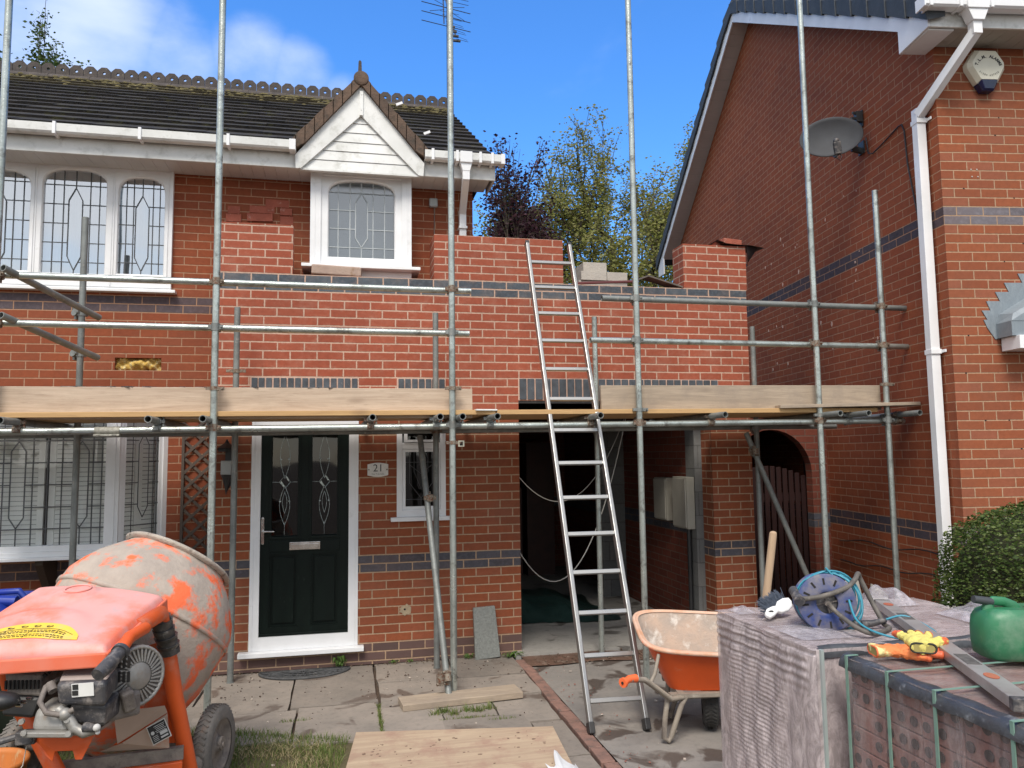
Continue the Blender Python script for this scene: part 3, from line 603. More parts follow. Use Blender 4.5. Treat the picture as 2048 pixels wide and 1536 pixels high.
# ---------------------------------------------------------------- windows
def gpoly(x0, x1, z0, zs, zt, n=22):
    c, a = (x0 + x1) / 2, (x1 - x0) / 2; pts = [(x0, z0), (x1, z0), (x1, zs)]
    for i in range(1, n): t = pi * i / n; k = 2 / 2.7; pts.append((c + a * (abs(cos(t)) ** k) * (1 if cos(t) > 0 else -1), zs + (zt - zs) * abs(sin(t)) ** k))
    pts.append((x0, zs)); return pts
def ztop(x, x0, x1, zs, zt):
    c, a = (x0 + x1) / 2, (x1 - x0) / 2; u = min(1, abs((x - c) / a)); return zs + (zt - zs) * (1 - u ** 2.7) ** (1 / 2.7)
def plate(b, R, G, y0, y1, bevel=.0):
    """rectangular frame plate R=(x0,x1,z0,z1) with opening polygon G, front y0, back y1"""
    cx_, cz_ = (min(p[0] for p in G) + max(p[0] for p in G)) / 2, (min(p[1] for p in G) + max(p[1] for p in G)) / 2
    dirs = [math.atan2(p[1] - cz_, p[0] - cx_) for p in G] + [math.atan2(z - cz_, x - cx_) for x in R[:2] for z in R[2:]]
    dirs = sorted(dirs); inn, out = [], []
    for a in dirs:
        dx, dz = cos(a), sin(a); t = 1e9
        if abs(dx) > 1e-9: t = min(t, ((R[1] if dx > 0 else R[0]) - cx_) / dx)
        if abs(dz) > 1e-9: t = min(t, ((R[3] if dz > 0 else R[2]) - cz_) / dz)
        out.append((cx_ + dx * t, cz_ + dz * t)); best = None
        for i in range(len(G)):
            (ax, az), (bx_, bz) = G[i], G[(i + 1) % len(G)]; ex, ez = bx_ - ax, bz - az; den = dx * ez - dz * ex
            if abs(den) < 1e-12: continue
            tt = ((ax - cx_) * ez - (az - cz_) * ex) / den; ss = ((ax - cx_) * dz - (az - cz_) * dx) / den
            if tt > 0 and -1e-6 <= ss <= 1 + 1e-6 and (best is None or tt < best): best = tt
        inn.append((cx_ + dx * best, cz_ + dz * best))
    n = len(dirs); e = bevel
    vs = [(x, y0, z) for x, z in out] + [(x, y0, z) for x, z in inn] + [(cx_ + (x - cx_) * (1 - e), y0 + .012 * (e > 0), cz_ + (z - cz_) * (1 - e)) for x, z in inn] + [(cx_ + (x - cx_) * (1 - e), y1, cz_ + (z - cz_) * (1 - e)) for x, z in inn] + [(x, y1, z) for x, z in out]
    f = []
    for i in range(n):
        k = (i + 1) % n
        for j in range(3): f.append((j * n + i, j * n + k, (j + 1) * n + k, (j + 1) * n + i))
        f.append((4 * n + i, 4 * n + k, k, i))
    b.add(vs, f)
def leading(b, x0, x1, z0, zs, zt, xs, hs, loz, y, wd=.007, cross=True):
    c, hw, lt, lb, st, sb = loz; t = .004; lx = lambda z: hw * min(1, (lt - z) / (lt - st), (z - lb) / (sb - lb)) if lb < z < lt else 0
    for x in xs: b.bx(x - wd / 2, x + wd / 2, y, y + t, z0, ztop(x, x0, x1, zs, zt))
    b.bx(c - wd / 2, c + wd / 2, y, y + t, lt, ztop(c, x0, x1, zs, zt)); b.bx(c - wd / 2, c + wd / 2, y, y + t, z0, lb)
    P = [(c, lt), (c + hw, st), (c + hw, sb), (c, lb), (c - hw, sb), (c - hw, st)]
    for i in range(6): (ax, az), (bx_, bz) = P[i], P[(i + 1) % 6]; b.bar((ax, y + .001, az), (bx_, y + .001, bz), t, wd, (1, 0, 0) if ax == bx_ else (0, 0, 1))
    for z in hs:
        xl, xr = x0, x1
        if z > zs:
            k = [x0 + (x1 - x0) * i / 60 for i in range(61) if ztop(x0 + (x1 - x0) * i / 60, x0, x1, zs, zt) > z]; xl, xr = k[0], k[-1]
        l_ = lx(z)
        if l_ > 0: b.bx(xl, c - l_, y + .0007, y + .0035, z - wd / 2, z + wd / 2); b.bx(c + l_, xr, y + .0007, y + .0035, z - wd / 2, z + wd / 2)
        else: b.bx(xl, xr, y + .0007, y + .0035, z - wd / 2, z + wd / 2)
def pane(G, y, m, parent): b = B(); b.add([(x, y, z) for x, z in G], [tuple(range(len(G)))]); return b.build('pane', m, parent)
g_up = glassmat('window_glass', (0.86, 0.90, 0.92), 0.48, 0.015, 0.05)
g_obs = glassmat('obscure_glass', (0.62, 0.66, 0.67), 0.20, 0.18)
g_low = glassmat('lower_glass', (0.96, 0.97, 0.97), 0.06, 0.02, 0.05)
g_dark = glassmat('dark_glass', (0.30, 0.33, 0.34), 0.035, 0.03, 0.1)
curt = mat('net_curtain', (0.52, 0.58, 0.60), (0.40, 0.46, 0.49), sc=5, rough=0.9, stretch=(9, 1, .4))
LT = [(-4.02, -3.53, 3.303, 4.05, 4.20, 1), (-3.10, -2.60, 3.314, 4.05, 4.195, 1), (-2.518, -2.008, 3.303, 4.085, 4.233, 0), (-1.922, -1.54, 3.314, 4.03, 4.193, 1)]
b = B()
xs_ = [-4.2, -3.31, -2.559, -1.966, -1.478]
for i, (x0, x1, z0, zs, zt, sash) in enumerate(LT):
    plate(b, (xs_[i], xs_[i + 1], 3.21, 4.262), gpoly(x0, x1, z0, zs, zt), .31, .37, .03)
    if sash:
        for q in ((x0 - .028, x0 - .022, 3.26, 4.22), (x1 + .022, x1 + .028, 3.26, 4.22)): b.bx(q[0], q[1], .302, .311, q[2], q[3])
        b.bx(x0 - .028, x1 + .028, .302, .3105, 3.262, 3.268)
b.bx(-4.2, -1.478, .318, .37, 3.19, 3.2095)
for x in xs_[1:-1]: b.bx(x - .004, x + .004, .304, .3105, 3.22, 4.255)
WU = b.build('window', upvc, house)
b = B(); b.bx(-4.25, -1.435, .275, .36, 3.165, 3.192); b.build('sill', upvc, WU, bev=.004)
for x0, x1, z0, zs, zt, sash in LT:
    pane(gpoly(x0, x1, z0, zs, zt), .345, g_up, WU)
    b = B(); c = (x0 + x1) / 2; wd_ = (x1 - x0); k = [c - .335 * wd_, c - .185 * wd_, c + .225 * wd_, c + .37 * wd_]
    leading(b, x0, x1, z0, zs, zt, k, [z0 + .115 + i * .168 for i in range(5)], (c, .054, zt - .165, z0 + .045, zt - .275, z0 + .165), .338, .0065); b.build('leading', lead_m, WU)
b = B()
def cur(a, c): return (-4.2 + a * 2.72, .46 + .012 * sin(a * 190) + .01 * sin(a * 47), 3.2 + c * 1.08)
b.grid(cur, 300, 1); b.build('curtain', curt, WU)
# landing window
G = gpoly(-.153, .444, 3.492, 4.08, 4.215); b = B()
plate(b, (-.302, .587, 3.415, 4.262), [(-.211, 3.425), (.500, 3.425), (.500, 4.235), (-.211, 4.235)], .10, .345); plate(b, (-.211, .500, 3.425, 4.235), G, .118, .20, .03)
for q in (-.262, .547): b.bx(q - .003, q + .003, .0965, .1005, 3.42, 4.25)
WD = b.build('window', upvc, house, bev=.002)
b = B(); b.bx(-.37, .66, .02, .345, 3.385, 3.414); b.bx(-.29, .59, .13, .345, 3.305, 3.3845); b.build('sill', upvc, WD, bev=.004)
pane(G, .165, g_obs, WD)
b = B(); leading(b, -.153, .444, 3.492, 4.08, 4.215, [-.062, .041, .245, .348], [4.105, 3.94, 3.77, 3.60], (.143, .053, 4.107, 3.604, 4.02, 3.69), .156, .008); b.build('leading', lead_l, WD)
b = B(); b.bx(-.29, .575, .40, .41, 3.3, 4.27); b.build('blind_or_dark_back', mat('grey_blind', (0.36, 0.39, 0.39), (0.30, 0.33, 0.33), sc=3), WD)
# bay window with shutters
b = B(); b.bx(-5.2, -1.79, .03, .09, 1.815 + .30, 2.16); b.bx(-5.2, -1.79, .0, .07, 1.028, 1.072); b.bx(-1.862, -1.79, 0, .07, 1.072, 2.115); b.bx(-3.36, -3.28, 0, .07, 1.072, 2.115)
b.bx(-1.80, -1.762, .012, .06, 1.03, 2.14)
def ang(f, z, o=0): return (-1.775 + f * .305 + o * .707, .02 + f * .33 - o * .707, z)
for f0, f1, z0, z1, o in ((0, .10, 1.03, 2.14, .0), (.90, 1.0, 1.03, 2.14, 0), (0, 1, 1.03, 1.09, 0), (0, 1, 2.10, 2.15, 0), (0.1, .17, 1.09, 2.1, -.012), (.83, .9, 1.09, 2.1, -.012)): b.hexa([ang(f0, z0, o), ang(f1, z0, o), ang(f1, z0, o - .05), ang(f0, z0, o - .05), ang(f0, z1, o), ang(f1, z1, o), ang(f1, z1, o - .05), ang(f0, z1, o - .05)])
BY = b.build('bay_window', upvc, house, bev=.003)
b = B(); b.prism([(-5.2, -.05, .962), (-1.76, -.05, .962), (-1.42, .34, .962), (-5.2, .34, .962)], (0, 0, .026)); b.prism([(-5.2, -.02, .988), (-1.78, -.02, .988), (-1.46, .34, .988), (-5.2, .34, .988)], (0, 0, .04)); b.build('sill', upvc, BY, bev=.004)
b = B(); b.prism([(-5.2, -.02, 2.16), (-1.78, -.02, 2.16), (-1.45, .35, 2.16), (-5.2, .35, 2.16)], (0, 0, .03)); b.build('bay_roof', dark_m, BY)
pane([(-3.28, 1.072), (-1.862, 1.072), (-1.862, 2.115), (-3.28, 2.115)], .05, g_low, BY); pane([(-5.2, 1.072), (-3.36, 1.072), (-3.36, 2.115), (-5.2, 2.115)], .05, g_low, BY)
b = B(); b.add([ang(.1, 1.09, -.025), ang(.9, 1.09, -.025), ang(.9, 2.1, -.025), ang(.1, 2.1, -.025)], [(0, 1, 2, 3)]); b.build('pane', g_low, BY)
b = B()
for c in (-2.506, -2.05): 
    P = [(c, 1.888), (c + .052, 1.81), (c + .052, 1.29), (c, 1.206), (c - .052, 1.29), (c - .052, 1.81)]
    for i in range(6): (ax, az), (bx_, bz) = P[i], P[(i + 1) % 6]; b.bar((ax, .043, az), (bx_, .043, bz), .005, .009, (1, 0, 0) if ax == bx_ else (0, 0, 1))
    b.bx(c - .0045, c + .0045, .041, .046, 1.888, 2.115); b.bx(c - .0045, c + .0045, .041, .046, 1.072, 1.206)
for x in (-3.1, -2.96, -2.82, -2.61, -2.40, -2.294, -2.19, -1.965, -1.90): b.bx(x - .0045, x + .0045, .0405, .0455, 1.072, 2.115)
for z in (1.2, 1.37, 1.545, 1.72, 1.893, 2.05):
    for x0, x1 in ((-3.28, -2.558), (-2.454, -2.102), (-1.998, -1.862)) if 1.21 < z < 1.88 else ((-3.28, -1.862),): b.bx(x0, x1, .0395, .0445, z - .0045, z + .0045)
b.build('leading', lead_m, BY)
b = B(); 
for f in (.3, .42, .62, .72, .80):
    if f not in (.42, .62): b.bar(ang(f, 1.09, -.015), ang(f, 2.1, -.015), .006, .004, (1, 1, 0))
for z in (1.2, 1.37, 1.545, 1.72, 1.893):
    for f0, f1 in ((.1, .42), (.62, .9)) if z > 1.3 else ((.1, .9),): b.bar(ang(f0, z, -.016), ang(f1, z, -.016), .004, .008)
for s0, s1, z0, z1 in ((.42, .42, 1.35, 1.86), (.62, .62, 1.35, 1.86), (.42, .52, 1.86, 1.95), (.62, .52, 1.86, 1.95), (.42, .52, 1.35, 1.26), (.62, .52, 1.35, 1.26)): b.bar(ang(s0, z0, -.014), ang(s1, z1, -.014), .006, .005, (1, 1, 0) if s0 == s1 else (0, 0, 1))
b.build('leading', lead_m, BY)
shm = mat('shutter_white', (0.86, 0.86, 0.82), (0.82, 0.82, 0.79), sc=3, rough=0.5)
b = B()
for x0, x1 in ((-3.9, -3.43), (-3.38, -2.87), (-2.83, -2.325), (-2.29, -1.83)):
    for a, c in ((x0, x0 + .045), (x1 - .045, x1)): b.bx(a, c, .070, .095, 1.0, 2.15)
    z = 1.05
    while z < 2.1:
        if 1: b.hexa([(x0 + .045, .078, z), (x1 - .045, .078, z), (x1 - .045, .084, z + .0335), (x0 + .045, .084, z + .0335), (x0 + .045, .083, z), (x1 - .045, .083, z), (x1 - .045, .089, z + .0335), (x0 + .045, .089, z + .0335)])
        z += .037
    b.bx((x0 + x1) / 2 - .006, (x0 + x1) / 2 + .006, .098, .104, 1.05, 2.1) if x0 < -3 else None
b.build('shutters', shm, BY)
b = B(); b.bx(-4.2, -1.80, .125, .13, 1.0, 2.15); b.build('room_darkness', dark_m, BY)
b = B(); z = 1.05
for z_ in range(29):
    z = 1.05 + z_ * .037; p = [ang(.14, z, -.09), ang(.45, z, -.09), ang(.45, z + .033, -.096), ang(.14, z + .033, -.096)]; b.hexa(p + [(q[0] - .003, q[1] + .003, q[2]) for q in p]); p = [ang(.6, z, -.09), ang(.98, z, -.09), ang(.98, z + .033, -.096), ang(.6, z + .033, -.096)]; b.hexa(p + [(q[0] - .003, q[1] + .003, q[2]) for q in p])
b.hexa([ang(.45, 1, -.085), ang(.6, 1, -.085), ang(.6, 1, -.11), ang(.45, 1, -.11), ang(.45, 2.15, -.085), ang(.6, 2.15, -.085), ang(.6, 2.15, -.11), ang(.45, 2.15, -.11)])
b.build('shutters', shm, BY)
b = B()
for x in (-2.35, -3.6): b = B(); b.prism([(x, .345, .96), (x, .02, .96), (x, .02, .92), (x, .28, .62), (x, .345, .62)], (.055, 0, 0)); b.build('timber_bracket', mat('dark_timber', (0.045, 0.028, 0.018), (0.03, 0.02, 0.014), sc=8, rough=0.7), BY)
# ---------------------------------------------------------------- front door
doorm = mat('dark_green_composite', (0.0025, 0.006, 0.005), (0.004, 0.009, 0.007), sc=5, spec=.18, rough=0.45, bump=0.12, bsc=70, stretch=(4, 1, 1), c3=(0.035, 0.045, 0.04), sc3=12, t3=(0.64, 0.8))
chrome = mat('satin_chrome', (0.72, 0.70, 0.68), (0.5, 0.48, 0.47), sc=20, rough=0.22, metal=1.0)
b = B(); plate(b, (-.748, .125, .165, 2.05), [(-.672, .272), (.045, .272), (.045, 1.98), (-.672, 1.98)], -.006, .10); 
for x in (-.722, .098): b.bx(x - .003, x + .003, -.0095, -.0055, .17, 2.04)
DR = b.build('door_frame', upvc, house, bev=.004)
b = B(); b.bx(-.825, .175, -.07, .10, .125, .1645); b.build('threshold', upvc, DR, bev=.005)
def rectpoly(x0, x1, z0, z1): return [(x0, z0), (x1, z0), (x1, z1), (x0, z1)]
leaf = B(); P1, P2, Q1, Q2 = (-.592, -.365, 1.07, 1.93), (-.268, -.042, 1.07, 1.93), (-.595, -.370, .345, .935), (-.262, -.040, .345, .935)
leaf.wall(-.672, .045, .272, 1.98, [P1, P2, Q1, Q2], .022, .06)
for q in (P1, P2): plate(leaf, (q[0] - .012, q[1] + .012, q[2] - .012, q[3] + .012), rectpoly(q[0] + .008, q[1] - .008, q[2] + .008, q[3] - .008), .014, .04, .02)
for q in (Q1, Q2):
    plate(leaf, (q[0] - .0005, q[1] + .0005, q[2] - .0005, q[3] + .0005), rectpoly(q[0] + .012, q[1] - .012, q[2] + .012, q[3] - .012), .030, .045, .0)
    leaf.bx(q[0] + .028, q[1] - .028, .030, .05, q[2] + .03, q[3] - .03); leaf.bx(q[0], q[1], .044, .055, q[2], q[3])
leaf.bx(-.60, .0 - .03, .012, .022, .955, 1.045); leaf.bx(-.672, .045, .014, .024, .272, .292)
lf = leaf.build('front_door', doorm, house, bev=.002)
b = B()
for q in (P1, P2): b.add([(q[0], .034, q[2]), (q[1], .034, q[2]), (q[1], .034, q[3]), (q[0], .034, q[3])], [(0, 1, 2, 3)])
b.build('pane', g_dark, lf)
b = B(); b.bx(-.61, -.02, .062, .066, 1.05, 1.95); b.build('door_backing', dark_m, lf)
b = B()
for q in (P1, P2):
    c = (q[0] + q[1]) / 2 - .002; y = .030
    def cv(sgn, z0, z1, w, n=14): return [(c + sgn * w * sin(pi * i / n), y, z0 + (z1 - z0) * i / n) for i in range(n + 1)]
    for sg in (-1, 1):
        b.tube(cv(sg, 1.17, 1.50, .042), .0022, 5); b.tube(cv(sg, 1.27, 1.45, .018), .0018, 5); b.tube(cv(sg, 1.56, 1.93, .040), .0020, 5)
        b.tube([(c + sg * .05, y, 1.53), (c + sg * .11, y, 1.53)], .002, 5)
    b.tube([(c, y, 1.075), (c, y, 1.20)], .002, 5)
    b.tube([(c - .045, y, 1.53), (c, y, 1.585), (c + .045, y, 1.53), (c, y, 1.475), (c - .045, y, 1.53)], .0022, 5)
    for sx, z in ((-.036, 1.37), (.036, 1.37), (-.034, 1.72), (.030, 1.72)): b.sph((c + sx, y, z), (.010, .004, .007), 8, 5)
    b.prism([(c - .038, y, 1.525), (c - .028, y, 1.54), (c - .004, y, 1.50), (c - .012, y, 1.488)], (0, .003, 0)); b.prism([(c + .006, y, 1.572), (c + .014, y, 1.58), (c + .036, y, 1.545), (c + .028, y, 1.535)], (0, .003, 0))
b.build('glass_motif', mat('bevelled_glass', (0.55, 0.62, 0.62), (0.22, 0.27, 0.27), sc=60, rough=0.15, metal=0.6), lf)
b = B(); b.bx(-.437, -.187, .002, .012, .968, 1.032); b.bx(-.427, -.197, -.004, .002, .982, 1.018); b.build('letterbox', chrome, lf, bev=.003)
b = B(); b.bx(-.664, -.640, .006, .022, 1.03, 1.235); b.sph((-.652, .014, 1.235), (.012, .008, .012)); b.sph((-.652, .014, 1.03), (.012, .008, .012)); b.tube([(-.652, .005, 1.13), (-.652, -.03, 1.13), (-.64, -.038, 1.13), (-.555, -.036, 1.128)], [.008, .008, .009, .007], 8); b.build('handle', chrome, lf)
# small side window
b = B(); plate(b, (.449, .874, 1.213, 2.01), [(.495, 1.27), (.828, 1.27), (.828, 1.95), (.495, 1.95)], -.004, .06, .01); b.bx(.495, .828, .004, .05, 1.795, 1.85); plate(b, (.512, .811, 1.855, 1.945), rectpoly(.54, .783, 1.875, 1.93), -.010, .02)
plate(b, (.497, .826, 1.272, 1.794), rectpoly(.525, .798, 1.30, 1.77), .010, .03); WS = b.build('window', upvc, house, bev=.003)
b = B(); b.bx(.396, .922, -.05, .05, 1.178, 1.2125); b.build('sill', upvc, WS, bev=.004)
b = B(); b.add([(.5, .025, 1.275), (.825, .025, 1.275), (.825, .025, 1.945), (.5, .025, 1.945)], [(0, 1, 2, 3)]); b.build('pane', g_dark, WS)
b = B(); c = .66
for p in ([(c, 1.30), (c, 1.37), (c - .1, 1.50), (c - .1, 1.77)], [(c, 1.37), (c + .1, 1.50), (c + .1, 1.77)], [(c - .06, 1.77), (c - .06, 1.60), (c, 1.45), (c + .06, 1.60), (c + .06, 1.77)], [(.525, 1.36), (.80, 1.36)], [(.525, 1.68), (.80, 1.68)], [(c - .1, 1.66), (c, 1.58), (c + .1, 1.66)]): b.tube([(x, .019, z) for x, z in p], .0032, 5)
b.build('leading', lead_m, WS)
b = B(); b.bx(.40, .92, .12, .13, 1.2, 2.0); b.build('blind_or_dark_back', dark_m, WS)  # near-black sheet stands in for the unlit room behind the glass
# yellow insulation wool in the missing-brick hole
b = B(); r_ = random.Random(2)
def wool(a, c): return (-1.925 + a * .39, .40 - .045 * sin(pi * a) * sin(pi * c) + .018 * sin(9 * a + 3 * c + 1) * sin(5 * c + 2) + .010 * sin(23 * a - 7 * c + 2 * sin(9 * a)) + .006 * sin(47 * a + 13 * c), 2.485 + c * .12 - .02 * (1 - c) * 0)
b.grid(wool, 50, 16); b.build('insulation', mat('mineral_wool', (0.62, 0.42, 0.10), (0.42, 0.25, 0.06), sc=20, rough=1.0, bump=1.0, bsc=80, c3=(0.66, 0.56, 0.30), sc3=30, t3=(0.5, 0.65)), house)
# patched hole by the door
b = B(); n = 18; pts = [(.525 + (.046 + .008 * sin(3.3 * i) + .006 * sin(7.1 * i)) * cos(2 * pi * i / n), -.0015, .432 + (.044 + .009 * sin(2.1 * i)) * sin(2 * pi * i / n)) for i in range(n)]
b.prism(pts, (0, -.004, 0)); pm = b.build('mortar_patch', mat('mortar_patch', (0.42, 0.33, 0.22), (0.33, 0.26, 0.18), sc=30, rough=0.95, bump=0.6), house)
b = B(); b.cyl((.517, -.0062, .436), (.517, -.0058, .436), .009); b.build('vent_hole', dark_m, pm)
# garage interior
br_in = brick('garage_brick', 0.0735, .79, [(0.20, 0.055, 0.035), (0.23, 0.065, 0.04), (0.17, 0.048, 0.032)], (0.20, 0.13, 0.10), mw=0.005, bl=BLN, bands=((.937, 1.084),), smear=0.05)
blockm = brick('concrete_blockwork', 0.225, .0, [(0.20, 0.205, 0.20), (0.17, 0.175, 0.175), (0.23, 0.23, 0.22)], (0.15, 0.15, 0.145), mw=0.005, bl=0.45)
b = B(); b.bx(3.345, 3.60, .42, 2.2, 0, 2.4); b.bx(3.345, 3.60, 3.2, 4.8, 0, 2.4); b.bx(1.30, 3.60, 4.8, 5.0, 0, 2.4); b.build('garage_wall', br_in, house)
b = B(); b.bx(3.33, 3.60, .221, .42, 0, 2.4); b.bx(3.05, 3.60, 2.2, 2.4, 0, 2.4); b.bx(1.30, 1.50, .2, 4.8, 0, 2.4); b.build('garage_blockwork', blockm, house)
b = B(); b.bx(1.2, 3.83, .11, 5.0, 2.40, 2.46); b.build('garage_ceiling', dark_m, house)
# =================================================================== NEIGHBOUR'S HOUSE (local frame: u right, v back)
AZ = rad(-8.15)
nb = root('neighbour_house', (4.70, -1.59, 0), 'red brick neighbouring house on the right with tall gable side and white downpipe', 'house', AZ)
br_r = brick('neighbour_brick', .075, 3.531, [(0.30, 0.088, 0.038), (0.335, 0.10, 0.044), (0.265, 0.076, 0.035), (0.315, 0.105, 0.058)], (0.47, 0.31, 0.20), mw=0.0045, bl=.225, bands=((3.531, 3.681), (.981, 1.131)), bandc=((0.16, 0.15, 0.17), (0.12, 0.11, 0.125)), smear=0.06, stain=0.25, stainc=(0.26, 0.12, 0.08), edge=.002)
br_rs = brick('gable_side_brick', .075, 3.531, [(0.30, 0.08, 0.033), (0.34, 0.09, 0.036), (0.265, 0.068, 0.03), (0.32, 0.088, 0.038)], (0.42, 0.24, 0.15), mw=0.0042, bl=.225, bands=((3.531, 3.681), (.981, 1.131)), bandc=((0.07, 0.06, 0.075), (0.05, 0.045, 0.055)), smear=0.12, stain=0.15, stainc=(0.23, 0.06, 0.03), edge=.002)
DN = 7.45; RV = DN / 2; EZ = 5.02; RS = (7.62 - 5.33) / RV
def P(b, name, m, par=None, **k): return b.build(name, m, par or nb, local=(par is None or par is nb), **k)
b = B(); b.add([(0, 0, -.03), (6, 0, -.03), (6, 0, EZ + .01), (0, 0, EZ + .01)], [(0, 1, 2, 3)]); P(b, 'front_wall', br_r)
b = B(); b.add([(0, 0, -.03), (0, DN, -.03), (0, DN, 5.2), (0, RV, 5.2 + RV * RS), (0, 0, 5.2)], [(0, 4, 3, 2, 1)]); b.add([(0, DN, 0), (6, DN, 0), (6, DN, 5.1), (0, DN, 5.1)], [(3, 2, 1, 0)]); P(b, 'gable_wall', br_rs)
BU = -.23; slate = mat('blue_grey_roof_tile', (0.050, 0.058, 0.068), (0.034, 0.040, 0.048), sc=6, rough=0.7, c3=(0.10, 0.11, 0.12), sc3=18, t3=(0.6, 0.8), bump=0.3)
def rz(v): return 5.33 + min(v, DN - v) * RS          # underside of roof covering
for side in (0, 1):
    f = (lambda v: v) if side == 0 else (lambda v: DN - v)
    b = B(); b.prism([(BU, f(.10), rz(.10) - .19), (BU, f(RV), rz(RV) - .21), (BU, f(RV), rz(RV)), (BU, f(-.30), rz(-.30) - .01), (BU, f(-.30), EZ - .0), (BU, f(.10), EZ - .015)] if side == 0 else [(BU, f(.05), rz(.05) - .19), (BU, f(RV), rz(RV) - .21), (BU, f(RV), rz(RV)), (BU, f(-.30), rz(-.30)), (BU, f(-.30), EZ - .12), (BU, f(.05), EZ - .14)], (.02, 0, 0)); P(b, 'bargeboard', upvc, bev=.003)
    b = B()
    n = 26
    for i in range(n): v0, v1 = .02 + (RV - .04) * i / n, .02 + (RV - .04) * (i + .97) / n; b.prism([(BU + .02, f(v0), rz(v0) - .19), (BU + .02, f(v1), rz(v1) - .19), (BU + .02, f(v1), rz(v1) - .178), (BU + .02, f(v0), rz(v0) - .178)], (-BU - .02, 0, 0))
    P(b, 'verge_soffit', soffit_m)
    b = B(); b.prism([(BU + .03, f(-.33), rz(-.33)), (BU + .03, f(RV), rz(RV)), (BU + .03, f(RV), rz(RV) + .07), (BU + .03, f(-.33), rz(-.33) + .07)], (6, 0, 0)); P(b, 'roof', slate)
    b = B(); n = 15; st = (RV + .36) / n
    for i in range(n):   # dry-verge caps, each lapping the next
        v0, v1 = -.34 + i * st, -.34 + (i + 1.08) * st
        b.hexa([(BU - .035, f(v0), rz(v0) - .075), (BU - .026, f(v1), rz(v1) - .050), (BU + .12, f(v1), rz(v1) - .04), (BU + .12, f(v0), rz(v0) - .04), (BU - .040, f(v0), rz(v0) + .112), (BU - .028, f(v1), rz(v1) + .088), (BU + .12, f(v1), rz(v1) + .085), (BU + .12, f(v0), rz(v0) + .105)])
    P(b, 'verge_tiles', slate, bev=.004)
b = B(); b.bx(BU + .021, -.001, -.27, .10, EZ - .012, EZ + .002); P(b, 'eaves_box', upvc)
b = B(); b.prism([(BU + .02, RV - .25, rz(RV) + .02), (BU + .02, RV + .25, rz(RV) + .02), (BU + .02, RV, rz(RV) + .18)], (6, 0, 0))
P(b, 'ridge_capping', slate)
b = B(); u = BU + .0
for i in range(9): crest(b, (u + .08, RV, rz(RV) + .235), .155, (1, 0, 0)); u += .16
P(b, 'ridge_tiles', ridge_m)
b = B(); b.bx(BU + .0205, 5, -.30, -.28, EZ, EZ + .20); P(b, 'fascia', upvc_dirty, bev=.002)
b = B()
for i in range(45):
    u = BU + .021 + i * .11; b.bx(u, u + .107, -.2795, -.001, EZ + .004, EZ + .014)
P(b, 'soffit', mat('stained_soffit', (0.40, 0.385, 0.34), (0.33, 0.32, 0.28), sc=3, rough=0.7, c3=(0.2, 0.19, 0.15), sc3=8, t3=(0.55, 0.8)))
# gutter with running outlet
b = B(); pr = [(-.30, .155), (-.312, .10), (-.325, .085), (-.395, .085), (-.412, .10), (-.416, .172), (-.408, .172), (-.402, .106), (-.39, .095), (-.33, .095), (-.318, .108), (-.308, .155)]
n = len(pr); vs = [(u, v, EZ + .02 + z) for u in (BU - .09, 5.) for v, z in pr]; b.add(vs, [(i, (i + 1) % n, n + (i + 1) % n, n + i) for i in range(n)]); b.add(vs[:n], [tuple(range(n))])
b.bx(BU - .096, BU - .085, -.42, -.30, EZ + .10, EZ + .195); gt = P(b, 'gutter', upvc)
for u in (BU - .04, BU + .20, BU + .26, BU + .45, BU + .93, 1.4): b = B(); b.bx(u - .012, u + .012, -.424, -.302, EZ + .10, EZ + .20); b.build('gutter_bracket', upvc, gt, local=True, bev=.002)
b = B(); b.bx(.02, .19, -.428, -.30, EZ + .09, EZ + .20); b.prism([(.02, -.418, EZ + .095), (.19, -.418, EZ + .095), (.150, -.418, EZ + .0), (.060, -.418, EZ + .0)], (0, .09, 0))
b.bar((.105, -.365, EZ + .02), (.105, -.365, EZ - .10), .072, .072, (0, 1, 0)); b.bar((.105, -.375, EZ - .07), (-.065, .14, EZ - .52), .068, .068); b.bar((-.058, .16, EZ - .46), (-.058, .16, .0), .075, .075, (0, 1, 0))
for z in (4.45, 2.52, .76): b.bx(-.102, -.012, .112, .118, z - .02, z + .02); b.bx(-.100, -.014, .111, .209, z - .02, z + .02); b.bx(-.018, -.006, .06, .16, z - .012, z + .012)
P(b, 'downpipe', upvc, bev=.005)
b = B(); b.tube([(-.012, 1.05, 4.70), (-.012, 1.02, 4.53), (-.012, .95, 4.50), (-.012, .75, 4.53), (-.012, .52, 4.575), (-.012, .47, 4.57), (-.012, .44, 4.50), (-.012, .42, 4.2), (-.012, .30, 3.6), (-.012, .26, .4)], .006, 6)
b.tube([(-.012, .3 + i * .15, .88 + .02 * sin(i) - .004 * i) for i in range(12)], .006, 6); b.tube([(-.012, .3 + i * .15, .70 + .015 * sin(i * 1.3) - .008 * i) for i in range(12)], .006, 6)
P(b, 'cable', blk)
b = B()
for du, dz in ((.235, 3.99), (.285, 3.99), (.24, 3.93), (.29, 3.93)): b.cyl((du + .02, -.004, dz), (du + .02, .0, dz), .006, n=8)
P(b, 'wall_plugs', mat('plug_grey', (0.5, 0.45, 0.4), sc=9))
b = B(); r_ = random.Random(6)
for i in range(26): u, z = r_.uniform(.08, 1.2), r_.uniform(1.3, 4.5); z = 3.531 + round((z - 3.531) / .075) * .075; b.ob((u, -.0, z), (r_.uniform(.006, .016), .003, .010))
P(b, 'mortar_holes', dark_m)
b = B()      # splashes of mortar on the gable side
